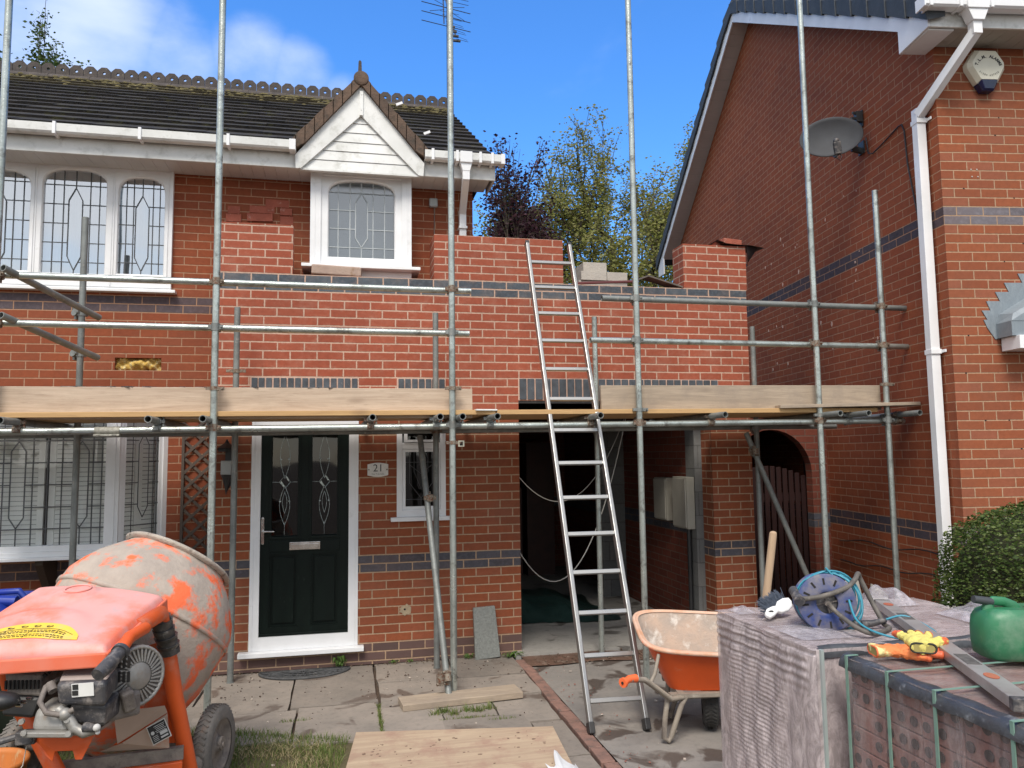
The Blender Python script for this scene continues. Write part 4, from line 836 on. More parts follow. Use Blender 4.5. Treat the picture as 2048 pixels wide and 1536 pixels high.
for i in range(34):
    v, z = r_.uniform(1.0, 3.6), 2.7 + r_.random() ** 1.5 * 1.6; s_ = r_.uniform(.006, .02); n = 7; b.prism([(-.0005, v + s_ * cos(2 * pi * k / n) * r_.uniform(.5, 1), z + s_ * 1.8 * sin(2 * pi * k / n) * r_.uniform(.4, 1)) for k in range(n)], (-.003, 0, 0))
P(b, 'mortar_splashes', mort_new)
# porch canopy with stepped lead flashing
leadsheet = mat('lead_sheet', (0.24, 0.28, 0.31), (0.15, 0.18, 0.21), sc=4, rough=0.55, metal=0.1, c3=(0.42, 0.47, 0.50), sc3=4, t3=(0.5, 0.8), stretch=(2, 1, .7), bump=0.3)
b = B(); z0 = 2.606
st_ = [(.365, 2.606), (.365, 2.66)]
pts = [(.36, 2.60), (.30, 2.69), (.272, 2.756), (.305, 2.756), (.262, 2.831), (.335, 2.831), (.305, 2.906), (.42, 2.906), (.385, 2.981), (.50, 2.981), (.465, 3.056), (.62, 3.056), (.585, 3.131), (.74, 3.131), (1.9, 3.9), (1.9, 2.60)]
b.prism([(u, -.001, z) for u, z in pts], (0, -.006, 0)); P(b, 'lead_flashing', leadsheet)
b = B(); b.prism([(.372, -.007, 2.605), (2.4, -.007, 2.605), (2.4, -.007, 2.72), (.372, -.007, 2.72)], (0, -.17, 0)); 
b.hexa([(.372, -.0075, 2.72), (.372, -.18, 2.72), (2.4, -.18, 2.72), (2.4, -.0075, 2.72), (.40, -.0075, 2.80), (.41, -.15, 2.78), (2.4, -.15, 3.9), (2.4, -.0075, 3.95)])
P(b, 'canopy_roof', leadsheet)
b = B(); b.bx(.405, 2.4, -.21, -.008, 2.50, 2.604); P(b, 'canopy_fascia', upvc, bev=.003)
# alarm box
ab = root('alarm_box', (0, 0, 0), 'cream hexagonal burglar alarm box high on the right-hand house front', 'alarm box')
ab.matrix_world = wm(nb) @ Matrix.Translation((.405, -.002, 4.815)); 
cream = mat('cream_plastic', (0.72, 0.70, 0.58), (0.66, 0.64, 0.52), sc=5, rough=0.4)
hexo = [(-.085, .158), (.085, .158), (.160, .045), (.158, .0), (.085, -.125), (-.085, -.125), (-.158, .0), (-.160, .045)]
b = B(); vs = [(x, 0, z) for x, z in hexo] + [(x, -.05, z) for x, z in hexo] + [(x * .82, -.085, z * .84 + .004) for x, z in hexo]; n = 8
b.add(vs, [((i + 1) % n + k * n, i + k * n, i + (k + 1) * n, (i + 1) % n + (k + 1) * n) for k in (0, 1) for i in range(n)][::1]); b.add(vs[16:], [tuple(range(8))[::-1]])
b.build('cover', cream, ab, local=True)
b = B(); q = [(-.084, -.1255), (.084, -.1255), (.045, -.190), (-.045, -.190)]; b.prism([(x, -.001, z) for x, z in q], (0, -.06, 0)); b.hexa([(-.084, -.06, -.1255), (.084, -.06, -.1255), (.045, -.06, -.19), (-.045, -.06, -.19), (-.070, -.0862, -.1015), (.070, -.0862, -.1015), (.040, -.075, -.172), (-.040, -.075, -.172)]); b.build('strobe_lens', mat('navy_lens', (0.01, 0.012, 0.05), (0.02, 0.02, 0.07), rough=0.15), ab, local=True, bev=.006)
ink = mat('black_ink', (0.015, 0.015, 0.015), (0.03, 0.03, 0.03), rough=0.7); ink2 = mat('grey_ink', (0.16, 0.16, 0.13), (0.12, 0.12, 0.1), rough=0.7)
RX = Matrix.Rotation(pi / 2, 4, 'X')
def arc_text(s, R, cz_, a0, a1, size, m, name, up=1, bold=0.0):
    n = len(s); 
    for i, ch in enumerate(s):
        if ch == ' ': continue
        a = a0 + (a1 - a0) * i / (n - 1); x, z = R * sin(a), cz_ + up * R * cos(a)
        text(ch, name, m, ab, Matrix.Translation((x, -.0865, z)) @ Matrix.Rotation(a * up, 4, 'Y') @ RX, size, local=True, depth=.0006, bold=bold)
arc_text('T.L.M. ALARMS', .108, -.018, rad(-68), rad(68), .034, ink, 'lettering', 1, .0012)
arc_text('01384 637416', .118, .048, rad(-41), rad(41), .022, ink2, 'lettering', -1)
# satellite dish
sd_ = root('satellite_dish', (0, 0, 0), 'grey oval satellite dish bracketed to the right-hand gable wall', 'satellite dish'); sd_.matrix_world = wm(nb) @ Matrix.Translation((-.36, 1.04, 4.69))
dishm = mat('grey_dish', (0.085, 0.09, 0.10), (0.07, 0.073, 0.08), sc=4, rough=0.75, spec=.2, c3=(0.07, 0.073, 0.08), sc3=14, t3=(0.6, 0.8))
RD = Euler((rad(-4), rad(-8), rad(-14))).to_matrix(); b = B(); n = 40; vs = [(RD @ V((0, .045, 0)))]
for j in range(1, 9):
    for i in range(n): a = 2 * pi * i / n; r = j / 8; vs.append(RD @ V((.285 * r * cos(a), .045 - .06 * r * r, .19 * r * sin(a))))
for i in range(n): a = 2 * pi * i / n; vs.append(RD @ V((.290 * cos(a), -.012, .195 * sin(a))))
for i in range(n): a = 2 * pi * i / n; vs.append(RD @ V((.287 * cos(a), .0, .192 * sin(a))))
fs = [(0, 1 + (i + 1) % n, 1 + i) for i in range(n)] + [(1 + j * n + i, 1 + j * n + (i + 1) % n, 1 + (j + 1) * n + (i + 1) % n, 1 + (j + 1) * n + i) for j in range(9) for i in range(n)]
b.add(vs, fs, True); b.build('dish', dishm, sd_, local=True)
b = B(); b.tube([RD @ V(p) for p in ((0, .06, -.16), (0, .0, -.205), (0, -.10, -.215))], .012, 8); b.ob(RD @ V((.0, -.11, -.165)), (.062, .05, .11), RD @ Euler((rad(15), 0, 0)).to_matrix()); b.sph(RD @ V((0, -.12, -.10)), (.028, .026, .03)); b.build('receiver', blk_dusty, sd_, local=True, bev=.006)
b = B(); b.tube([RD @ V(p) for p in ((-.01, -.11, -.21), (-.025, -.11, -.26), (.0, -.11, -.29), (.025, -.10, -.25), (.01, -.09, -.21))], .004, 6); b.build('cable', blk, sd_, local=True)
b = B(); b.bar((0, .07, -.02), (.27, .09, -.06), .03, .04); b.ob((.35, .10, -.06), (.012, .10, .12)); b.ob((.35, .09, .22), (.012, .08, .16)); b.bar((.25, .09, -.07), (.35, .10, -.09), .035, .05); b.bar((.22, .02, .20), (.35, .07, .22), .016, .02); b.bar((.24, .03, .26), (.35, .08, .265), .016, .02); b.ob((.31, .06, .23), (.06, .05, .10)); b.bar((.2, .06, .0), (.33, .09, .17), .012, .012); b.build('bracket', mat('grey_bracket', (0.07, 0.08, 0.085), (0.05, 0.055, 0.06), rough=0.5, metal=.3), sd_, local=True)
# =================================================================== passage, gate
ar = root('passage_arch', (4.4, .5, 0), 'dark brick arch spanning the passage between the two houses', 'wall')
b = B(); XA0, XA1 = 3.835, 5.02; c = 4.36; R_ = .46; n = 16; zs = 1.50
for i in range(n):
    a0, a1 = pi * i / n, pi * (i + 1) / n; x0, x1 = c - R_ * cos(a0), c - R_ * cos(a1); b.hexa([(x0, .55, zs + R_ * sin(a0)), (x1, .55, zs + R_ * sin(a1)), (x1, .66, zs + R_ * sin(a1)), (x0, .66, zs + R_ * sin(a0)), (x0, .55, 2.08), (x1, .55, 2.08), (x1, .66, 2.08), (x0, .66, 2.08)])
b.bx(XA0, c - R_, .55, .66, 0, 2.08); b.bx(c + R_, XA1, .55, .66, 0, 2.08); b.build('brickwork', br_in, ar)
gm = wood('shade_darkened_mahogany', (0.026, 0.007, 0.006), (0.018, 0.005, 0.005), (0.012, 0.004, 0.004), axis=2, rough=0.6, knots=False)  # shade of the passage is darkened into the gate colour
gr = root('side_gate', (4.36, .70, 0), 'tall dark red slatted gate in the passage between the houses', 'gate')
b = B()
for i in range(13): x = 3.92 + i * .072; b.bx(x, x + .052, .70, .72, .06, 1.46 + .12 * sin(pi * (i + .5) / 13))
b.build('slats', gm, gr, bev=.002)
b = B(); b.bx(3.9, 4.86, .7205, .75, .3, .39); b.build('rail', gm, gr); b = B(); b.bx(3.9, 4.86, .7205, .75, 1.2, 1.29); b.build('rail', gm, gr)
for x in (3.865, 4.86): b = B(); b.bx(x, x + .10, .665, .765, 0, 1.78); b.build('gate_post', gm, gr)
b = B(); b.bx(3.85, 6.0, 3.2, 3.3, 0, 2.6); b.bx(3.84, 5.6, .68, 3.2, 2.09, 2.16); tag(b.build('fence_and_shade_roof', dark_m), 'dark fence closing the far end of the side passage, with an added roof slab shading it', 'fence')  # roof slab over the passage is added to keep light out
# =================================================================== trees
def tree(name, label, cat, base, height, rad_c, barkm, leafm, seed, nl, lsize, depth=6, trunk_r=.16, spread=.6, up=.55, droop=0.0, group=None, split=3, bare=.0, leafm_s=.22, lead=.55):
    r = random.Random(seed); T = root(name, base, label, cat, group=group); segs = []; ends = []
    def grow(p, d, ln, rd, lv):
        pts = [p]; dd = d.normalized(); k = 4 if lv < 3 else 3
        for i in range(k):
            dd = (dd + V((r.gauss(0, .17), r.gauss(0, .17), r.gauss(0, .12) + (.06 * up if lv < 4 else -droop)))).normalized(); pts.append(pts[-1] + dd * ln / k)
        segs.append((pts, [rd * (1 - .38 * i / k) for i in range(k + 1)], lv))
        if lv >= depth - 2: ends.extend((q, lv) for q in pts[1:])
        if lv >= depth: return
        m = split + (1 if r.random() < .4 else 0)
        for i in range(m):
            f = 1.0 if i == 0 else r.uniform(.45, 1.0); q = pts[min(k, max(1, int(f * k + .5)))]
            a = r.uniform(0, 2 * pi) + i * 2.4; s_ = spread * (lead if i == 0 else 1.0) * r.uniform(.7, 1.2)
            x, y, _ = basis(dd); nd = dd + (x * cos(a) + y * sin(a)) * s_; grow(q, nd, ln * r.uniform(.68, .86), rd * (.68 if i == 0 else .52), lv + 1)
    grow(V((0, 0, 0)), V((r.gauss(0, .04), r.gauss(0, .04), 1)), 2.2, trunk_r, 0)
    zs = sorted(e[0].z for e in ends); rs = sorted(sqrt(e[0].x ** 2 + e[0].y ** 2) for e in ends); sz = height / zs[int(len(zs) * .998)]; sx = rad_c / rs[int(len(rs) * .96)]
    bs = V(base); K = lambda p: bs + V((p.x * sx, p.y * sx, p.z * sz)); bk = B()
    for pts, rr_, lv in segs: bk.tube([K(p) for p in pts], rr_, 8 if lv < 2 else (5 if lv < 4 else 3), caps=False)
    bk.build('trunk', barkm, T); lf = B(); vs, fs = lf.v, lf.f; E2 = [(K(q), lv) for q, lv in ends]; cl = [r.random() > bare for _ in E2]
    for i in range(nl):
        j = r.randrange(len(E2))
        if not cl[j]: continue
        q, lv = E2[j]; sp = .12 if lv >= depth - 1 else leafm_s; c = q + V((r.gauss(0, sp), r.gauss(0, sp), r.gauss(0, sp * .8)))
        s_ = lsize * r.uniform(.6, 1.3); a = V((r.gauss(0, 1), r.gauss(0, 1), r.gauss(0, .7))).normalized(); x, y, _ = basis(a); x *= s_; y *= s_ * .6; k = len(vs)
        vs += [tuple(c - x), tuple(c + y), tuple(c + x), tuple(c - y)]; fs.append((k, k + 1, k + 2, k + 3))
    lf.sm = [False] * len(fs); lf.build('crown', leafm, T); return T
bark = mat('bark', (0.085, 0.065, 0.045), (0.05, 0.04, 0.03), sc=6, rough=0.95, stretch=(3, 3, .8), bump=0.8)
oakm = leafmat('oak_leaves', [(0.19, 0.205, 0.045), (0.25, 0.255, 0.065), (0.14, 0.155, 0.035), (0.33, 0.30, 0.12), (0.21, 0.215, 0.055)])
becm = leafmat('beech_leaves', [(0.030, 0.010, 0.018), (0.055, 0.016, 0.026), (0.022, 0.010, 0.014), (0.07, 0.022, 0.03)])
birm = leafmat('birch_leaves', [(0.05, 0.09, 0.015), (0.08, 0.12, 0.02), (0.035, 0.06, 0.012)])
TG = 'trees behind the houses'
tree('oak_tree', 'tall spring oak seen centrally above the unfinished wall opening', 'tree', (7.5, 14.3, 0), 10.7, 3.7, bark, oakm, 12, 95000, .044, trunk_r=.22, group=TG, bare=.22, up=-.1, spread=.95, leafm_s=.34, lead=.95)
tree('oak_tree', 'spring oak directly beside the right-hand gable roof', 'tree', (10.2, 15.5, 0), 12.2, 3.7, bark, oakm, 24, 90000, .046, trunk_r=.22, group=TG, bare=.22, up=-.1, spread=.95, leafm_s=.34, lead=.95)
tree('oak_tree', 'lower yellow-green oak beside the copper beech', 'tree', (4.6, 13.4, 0), 8.4, 2.6, bark, oakm, 5, 50000, .046, trunk_r=.16, group=TG, bare=.25, up=-.1, spread=.95, leafm_s=.34, lead=.95)
tree('copper_beech', 'dark purple copper beech rising behind the right end of the tiled roof', 'tree', (3.75, 11.0, 0), 9.3, 1.45, bark, becm, 31, 22000, .046, trunk_r=.12, group=TG, bare=.35)
tree('birch_tree', 'green drooping birch at the far left above the ridge tiles', 'tree', (-7.65, 13.3, 0), 13.2, 2.2, bark, birm, 3, 26000, .05, trunk_r=.13, droop=.12, group=TG, bare=.1)
tree('street_tree', 'broad green tree across the road mirrored in the upstairs windows', 'tree', (-9.5, -24, 0), 7.2, 6.0, bark, birm, 8, 16000, .12, depth=5, trunk_r=.22)
# evergreen bush
bm_ = root('box_bush', (4.42, -2.55, 0), 'rounded clipped evergreen bush in front of the right-hand house', 'bush'); r_ = random.Random(9); b = B(); c0 = V((4.47, -2.50, .80)); rr_ = V((.60, .55, .56))
def sb(d): k = (abs(d.x) ** 2.5 + abs(d.y) ** 2.5 + abs(d.z) ** 2.5) ** (-1 / 2.5); return k
for i in range(38000):
    d = V((r_.gauss(0, 1), r_.gauss(0, 1), r_.gauss(0, 1))).normalized(); k = sb(d) * (1 + .05 * sin(5 * d.x + 3) * sin(6 * d.z) + .03 * sin(13 * d.x + 7 * d.y)); rad_ = k * (1 - abs(r_.gauss(0, .055)) + .02 + (r_.random() < .04) * r_.uniform(0, .08))
    p = c0 + V((d.x * rr_.x, d.y * rr_.y, d.z * rr_.z)) * rad_; s_ = r_.uniform(.005, .014) * (1 + .5 * (r_.random() < .1)); a = (d + V((r_.gauss(0, .8), r_.gauss(0, .8), r_.gauss(0, .8) + .3))).normalized(); x, y, _ = basis(a); x *= s_; y *= s_ * .6; q = len(b.v)
    b.v += [tuple(p - x), tuple(p + y), tuple(p + x), tuple(p - y)]; b.f.append((q, q + 1, q + 2, q + 3)); b.sm.append(False)
b.build('foliage', leafmat('box_leaves', [(0.035, 0.065, 0.012), (0.06, 0.10, 0.02), (0.10, 0.15, 0.035), (0.16, 0.20, 0.06), (0.04, 0.07, 0.015)], rough=.45), bm_)
b = B(); b.sph(c0, rr_ * .93, 20, 14); b.build('inner_twigs', mat('twigs', (0.018, 0.022, 0.008), (0.03, 0.03, 0.012), sc=30, rough=1.0), bm_)
b = B(); b.cyl((4.4, -2.5, -.02), (4.4, -2.5, .4), .05); b.build('trunk', bark, bm_)
# TV aerial on its mast
ta = root('tv_aerial', (1.22, 3.15, 6.4), 'spiky rooftop television aerial on a mast behind the middle scaffold pole', 'aerial')
am = mat('aerial_metal', (0.06, 0.065, 0.075), (0.04, 0.04, 0.05), rough=0.5, metal=.5)
ax0 = V((1.33, 3.1, 7.60)); b = B(); b.cyl((1.33, 3.1, 6.2), (1.33, 3.1, 8.05), .014); b.build('mast', am, ta)
b = B(); p0, p1 = V((1.285, 3.12, 7.98)), V((1.42, 2.95, 7.28)); b.tube([p0, p1], .009, 6); b.tube([(1.27, 3.1, 7.93), (1.28, 3.08, 7.52)], .008, 6); b.build('boom', am, ta)
b = B()
for z in (7.98, 7.92, 7.86): b.tube([(1.03, 3.02, z - .015), (1.63, 3.18, z + .015)], .004, 4)
for z in (7.76, 7.63, 7.50): b.tube([(.97, 3.0, z - .01), (1.66, 3.2, z + .01)], .0055, 5)
for z in (7.74, 7.68): b.tube([(1.28, 3.05, z + .02), (1.08, 3.0, z - .05 if z < 7.7 else z + .08)], .004, 4); b.tube([(1.36, 3.05, z), (1.57, 3.15, z - .05 if z < 7.7 else z + .08)], .004, 4)
for i in range(9): f = i / 8; c = V((1.34, 3.05, 7.66)).lerp(V((1.44, 2.93, 7.22)), f); b.tube([c - V((.02 + .10 * (1 - f), .03, 0)), c + V((.15, .04, .012 * (-1) ** i))], .003, 4)
b.build('elements', am, ta)
for i in range(5): c = V((1.355, 3.0, 7.50)).lerp(V((1.425, 2.93, 7.21)), i / 4); b = B(); b.ob(c, (.07 + .01 * i, .03, .024)); b.build('director', blk, ta)
# =================================================================== SCAFFOLD
sc = root('scaffold', (.8, -1.05, 0), 'tube and fitting scaffold of galvanised steel poles across the house front', 'scaffold')
TR = .02415
def tube_(name, p, q, m=None, hollow=False):
    b = B()
    if hollow: b.pipe(p, q, TR, .0045)
    else: b.cyl(p, q, TR, n=18)
    return b.build(name, m or galv, sc)
cp_r = random.Random(17)
def coupler(par, c, ax1, ax2, m=None):
    """band-and-bolt fitting gripping a tube along ax1 at c, second tube along ax2 behind"""
    b = B(); c = V(c); a1, a2 = V(ax1).normalized(), V(ax2).normalized(); n_ = a1.cross(a2).normalized()
    b.cyl(c - a1 * .026, c + a1 * .026, TR + .0055, n=14); c2 = c + n_ * (2 * TR + .003); b.cyl(c2 - a2 * .026, c2 + a2 * .026, TR + .0055, n=14)
    for cc, a, o in ((c, a1, a2), (c2, a2, a1)):
        for sgn in (1, -1):
            e = cc + o * sgn * (TR + .014); b.ob(e, (.030, .022, .022), Matrix((a, o, n_)).transposed() if abs(a.dot(o)) < .3 else None)
        e = cc + o * (TR + .014); b.cyl(e - n_ * .03, e + n_ * .034, .0065, n=6); b.cyl(e + n_ * .02, e + n_ * .034, .0115, n=6)
    return b.build('coupler', m or (rusty if cp_r.random() < .6 else galv_dull), par)
FY, IY = -1.05, -.25
fst = [(-2.29, -.02, 6.3), (-.89, 0.0, 6.3), (.79, .045, 6.4), (2.27, 0, 6.6), (3.86, 0, 6.8), (4.505, 0, 3.985)]
ist = [(-2.0, 0, 3.64), (-.85, 0, 2.955), (.76, 0, 2.952), (2.185, .0, 2.955), (3.735, 0, 2.9), (3.80, 0, 3.59)]
fr, inn = [], []
for i, (x, z0, z1) in enumerate(fst): fr.append(tube_('standard', (x, FY, z0), (x, FY, z1), galv))
for i, (x, z0, z1) in enumerate(ist): inn.append(tube_('standard', (x, IY + (.75 if i == 5 else 0), z0), (x, IY + (.75 if i == 5 else 0), z1), galv_dull if i != 3 else galv))
LZ = 1.937; LY = FY + 2 * TR + .003
tube_('ledger', (-2.9, LY, LZ - .01), (4.70, LY, LZ + .045), galv)
tube_('ledger', (-2.9, IY + .052, LZ - .01), (4.6, IY + .052, LZ + .03), galv_dull)
for z, x1 in ((2.99, .945), (2.66, .93)): tube_('guard_rail', (-2.25, LY, z + .006), (x1, LY, z - .002), galv, True)
for z, x0 in ((2.963, 2.0), (2.625, 1.895)): tube_('guard_rail', (x0, LY, z + .004), (4.80, LY, z + .0), galv_dull if z > 2.9 else galv, True)
for z0, z1 in ((3.02, 2.835), (2.70, 2.522)): tube_('return_rail', (-2.225, FY - .06, z0), (-1.86, IY - .055, z1), galv_dull, True)
tx = [-2.14, -1.265, -.925, .197, .673, .835, 1.09, 1.876, 2.918, 3.90, 4.16, 4.64]; TZ = LZ + 2 * TR + .006
trn = []
for i, x in enumerate(tx):
    dx = (.03, .0, .03, -.03, 0, 0, -.05, .02, -.14, -.05, 0, .0)[i]
    t = tube_('transom', (x, -1.27 if i != 8 else -1.22, TZ + (x + 2.9) * .006), (x + dx, -.05, TZ + (x + 2.9) * .004), galv_dull, True); trn.append(t); coupler(t, (x + dx * .15, LY, TZ - .003 + (x + 2.9) * .006), (dx, 1.2, 0), (1, 0, 0))
for i, (x, _, z1) in enumerate(fst):
    zs = [LZ + (x + 2.9) * .007] + ([2.99, 2.66] if x < 1 else [2.965, 2.628])
    for z in zs: coupler(fr[i], (x, FY, z), (0, 0, 1), (1, 0, 0)) if not (x < -2) else coupler(fr[i], (x, FY, z), (0, 0, 1), (1, 0, 0), rusty)
for x, z, m in ((-.89, 2.225, rusty), (.79, 2.235, rusty), (2.27, 2.075, galv_dull), (4.505, 2.29, rusty), (3.86, 2.03, galv_dull), (.79, 1.83, rusty)):
    b = B(); b.cyl((x, FY, z - .014), (x, FY, z + .014), TR + .007, n=14); b.ob((x + .045, FY - .01, z), (.045, .02, .026)); b.ob((x - .04, FY - .005, z), (.03, .02, .022)); b.cyl((x + .055, FY - .035, z), (x + .055, FY + .02, z), .008, n=6); b.build('board_clip', m, fr[[f[0] for f in fst].index(x)])
for i in range(5): coupler(inn[i], (ist[i][0], IY, LZ + .01), (0, 0, 1), (1, 0, 0))
b = B(); b.cyl((-.85, IY, 2.42), (-.85, IY, 2.45), TR + .007, n=14); b.ob((-.80, IY - .01, 2.435), (.05, .022, .024)); b.ob((-.90, IY - .01, 2.435), (.05, .022, .024)); b.build('board_clip', rusty, inn[1])
for z in (2.88, 2.56): coupler(inn[0], (-2.0, IY, z), (0, 0, 1), (.5, .85, -.2), galv_dull)
br1 = tube_('brace', (.62, IY - .06, 1.90), (.745, FY - .06, .03), galv_dull, True); coupler(br1, (.735, FY - .055, .155), (.08, -.4, -1), (0, 0, 1), rusty); coupler(br1, (.675, -.55, 1.40), (0, 0, 1), (1, .1, 0), rusty)
br2 = tube_('brace', (3.60, IY - .055, 1.905), (4.255, IY - .05 - .05, .30), galv_dull, True); coupler(br2, (3.66, IY - .05, 1.74), (.4, 0, -1), (0, 0, 1), rusty)
# sleeve fitting on the ledger
b = B(); b.cyl((-1.66, LY, LZ - .004), (-1.50, LY, LZ - .002), TR + .005, n=18); b.ob((-1.58, LY - .012, LZ - .034), (.165, .05, .016)); 
for x in (-1.63, -1.53): b.ob((x, LY - .034, LZ - .030), (.028, .012, .010))
b.build('sleeve_coupler', mat('pitted_zinc', (0.38, 0.37, 0.32), (0.22, 0.21, 0.18), sc=60, rough=0.6, metal=0.6, bump=0.4), sc, bev=.004)
b = B(); b.bx(.83, .875, FY - .022, FY - .008, 1.80, 1.845); b.build('tag_plate', mat('zinc_tag', (0.5, 0.48, 0.38), (0.4, 0.38, 0.3), rough=.5), sc); b = B(); b.bx(.841, .864, FY - .0225, FY - .0205, 1.808, 1.837); b.build('tag_slot', dark_m, sc)
for x, y in ((-.85, IY), (.76, IY), (2.185, IY), (2.27, FY), (-.89, FY)): b = B(); b.cyl((x, y, .0), (x, y, .004), .03, n=12); b.build('base', galv_dull, sc)
# boards: each can be lifted away
w_new = wood('pale_scaffold_board', (0.53, 0.42, 0.32), (0.41, 0.31, 0.23), (0.22, 0.15, 0.10), 0, rough=0.8, dirt=0.25, dirtc=(0.34, 0.27, 0.20))
w_old = wood('weathered_board', (0.40, 0.32, 0.24), (0.30, 0.24, 0.18), (0.16, 0.12, 0.09), 0, dirt=0.5, dirtc=(0.22, 0.18, 0.15))
w_orange = wood('deck_board', (0.52, 0.33, 0.15), (0.44, 0.27, 0.12), (0.25, 0.15, 0.08), 0)
def board(lab, p, q, w, h, m, name='scaffold_board', grp=None, up=(0, 0, 1), cat='board', bev=.003):
    b = B(); b.bar(p, q, w, h, up); return tag(b.build(name, m, bev=bev), lab, cat, grp)
TB = FY + 3 * TR + .025
tb = board('long clean pale toe board on edge along the left half of the scaffold', (-2.9, TB, 2.128), (.955, TB, 2.129), .038, .222, w_new, 'toe_board')
b = B(); r_ = random.Random(4)
for i in range(60): x = r_.uniform(-1.9, .0); b.ob((x, TB + r_.uniform(-.018, .018), 2.241), (r_.uniform(.01, .06), .01, .006), euler=(0, 0, r_.uniform(-.4, .4)))
b.build('mortar_crumbs', blk_dusty, tb)
board('worn greyish toe board on edge along the right half of the scaffold', (1.985, TB, 2.168), (4.51, TB, 2.184), .038, .21, w_old, 'toe_board')
DZ = TZ + TR + .022
for k in range(4):
    y = -.93 + k * .232
    zz = lambda x: DZ + (x + 2.9) * .005
    board('scaffold deck board on the left lift, number %d from the front of four' % (k + 1) if 0 else ('front deck board of the left scaffold lift, just behind the long toe board', 'second deck board of the left scaffold lift counting back from the toe board', 'third deck board of the left scaffold lift counting back from the toe board', 'innermost deck board of the left scaffold lift, next to the house wall')[k], (-2.9, y, zz(-2.9)), (1.12, y, zz(1.12)), .222, .036, w_orange, 'deck_board', 'deck boards of the scaffold')
    board(('front deck board of the right scaffold lift, its orange edge showing under the ladder', 'second deck board of the right scaffold lift counting back from its front edge', 'third deck board of the right scaffold lift counting back from its front edge', 'innermost deck board of the right scaffold lift, next to the garage wall')[k], (1.13, y, zz(1.13)), (4.3 if k else 4.42, y, zz(4.3)), .222, .036, w_orange, 'deck_board', 'deck boards of the scaffold')
board('grey weathered thin board end sticking out at the right end of the scaffold', (3.5, -.965, DZ + .062), (4.76, -1.05, DZ + .085), .20, .028, w_old, 'short_board')
board('short thin pale strip lying on the deck boards left of the ladder', (.965, -1.04, DZ + .036), (1.13, -1.02, DZ + .036), .06, .012, upvc_dirty, 'timber_strip', cat='strip')
board('splintered scaffold board lying under the middle poles as a sole plate', (.395, -1.20, .026), (1.255, -1.115, .026), .20, .045, w_old, 'sole_board', bev=.004)
# =================================================================== LADDER
la = root('ladder', (1.7, -2.0, 0), 'silver aluminium single ladder leaning on the scaffold in front of the garage', 'ladder')
LB, LT_ = V((1.515, -2.00, .02)), V((1.575, -.245, 3.60)); RB, RT = V((1.875, -2.02, .02)), V((1.965, -.245, 3.60))
for p, q in ((LB, LT_), (RB, RT)):
    b = B(); b.bar(p, q, .030, .058, (0, -1, .5)); b.build('stile', alu, la, bev=.006)
    b = B(); d = (q - p).normalized(); b.bar(p - d * .02, p + d * .05, .038, .068, (0, -1, .5)); b.build('rubber_foot', blk, la, bev=.006)
    b = B(); b.bar(q - d * .015, q + d * .012, .034, .062, (0, -1, .5)); b.build('end_cap', blk, la, bev=.004)
for i in range(14):
    f = .043 + i * .0695; p, q = LB.lerp(LT_, f), RB.lerp(RT, f); b = B(); b.bar(p, q, .030, .024, (0, -1, .5)); b.build('rung', alu, la, bev=.004)
# =================================================================== things on the walls
b = B(); b.ob((-.072, .05, 3.352), (.425, .10, .088), euler=(0, rad(1.5), rad(2))); tag(b.build('concrete_lintel', mat('reclaimed_lintel', (0.40, 0.30, 0.24), (0.34, 0.25, 0.21), sc=9, rough=0.9, c3=(0.24, 0.14, 0.07), sc3=6, t3=(0.58, 0.68), bump=0.4), bev=.014, seg=3), 'stained pinkish concrete block lying below the small arched upstairs window', 'block')
LB_ = [(-.93, 3.848, .10, .065, 'small pale half brick at the left just above the left wall stub', 0), (-.93, 3.775, .125, .068, 'loose brick behind the tall pole on the left wall stub', 0), (-.70, 3.862, .205, .062, 'loose brick in the upper row of the left wall stub', .01), (-.715, 3.79, .21, .068, 'loose brick in the lower row of the left wall stub, chipped at its right end', -.02),
       (-.575, 3.923, .195, .066, 'topmost loose brick on the left wall stub', .02), (-.50, 3.850, .10, .062, 'pinkish half brick just under the topmost loose brick', .01), (-.495, 3.777, .11, .072, 'cut brick at the right end of the left wall stub', .0)]
for i, (x, z, w_, h_, lab, rt) in enumerate(LB_):
    k_ = 1.049; b = B(); b.ob((x * k_, .390 + .006 * (-1) ** i, 1.74 + (z - 1.74) * k_), (w_ * k_, .10, h_ * k_), euler=(0, rt, rt)); tag(b.build('loose_brick', solid_red, bev=.003), lab, 'brick', 'loose bricks on the left wall stub')
for i, (x0, x1, z0, z1, y0, lab) in enumerate(((2.225, 2.46, 3.47, 3.56, .16, 'topmost grey aircrete block of the small stack above the garage'), (2.20, 2.455, 3.385, 3.469, .15, 'middle left grey aircrete block of the small stack above the garage'), (2.46, 2.665, 3.385, 3.469, .15, 'middle right grey aircrete block of the small stack above the garage'), (2.18, 2.67, 3.304, 3.384, .17, 'bottom grey aircrete block of the small stack above the garage'))):
    b = B(); b.bx(x0, x1, y0, y0 + .30, z0, z1); tag(b.build('aircrete_block', mat('aircrete', (0.46, 0.42, 0.37), (0.40, 0.37, 0.33), sc=8, rough=0.95, bump=0.4), bev=.003), lab, 'block', 'aircrete blocks above the garage')
b = B(); b.bar((2.10, .06, 3.325), (2.72, .05, 3.365), .03, .022); tag(b.build('reinforcing_bar', mat('maroon_paint', (0.14, 0.03, 0.03), (0.10, 0.03, 0.03), rough=.5), bev=.004), 'long dark red bar lying on the wall in front of the grey blocks', 'bar')
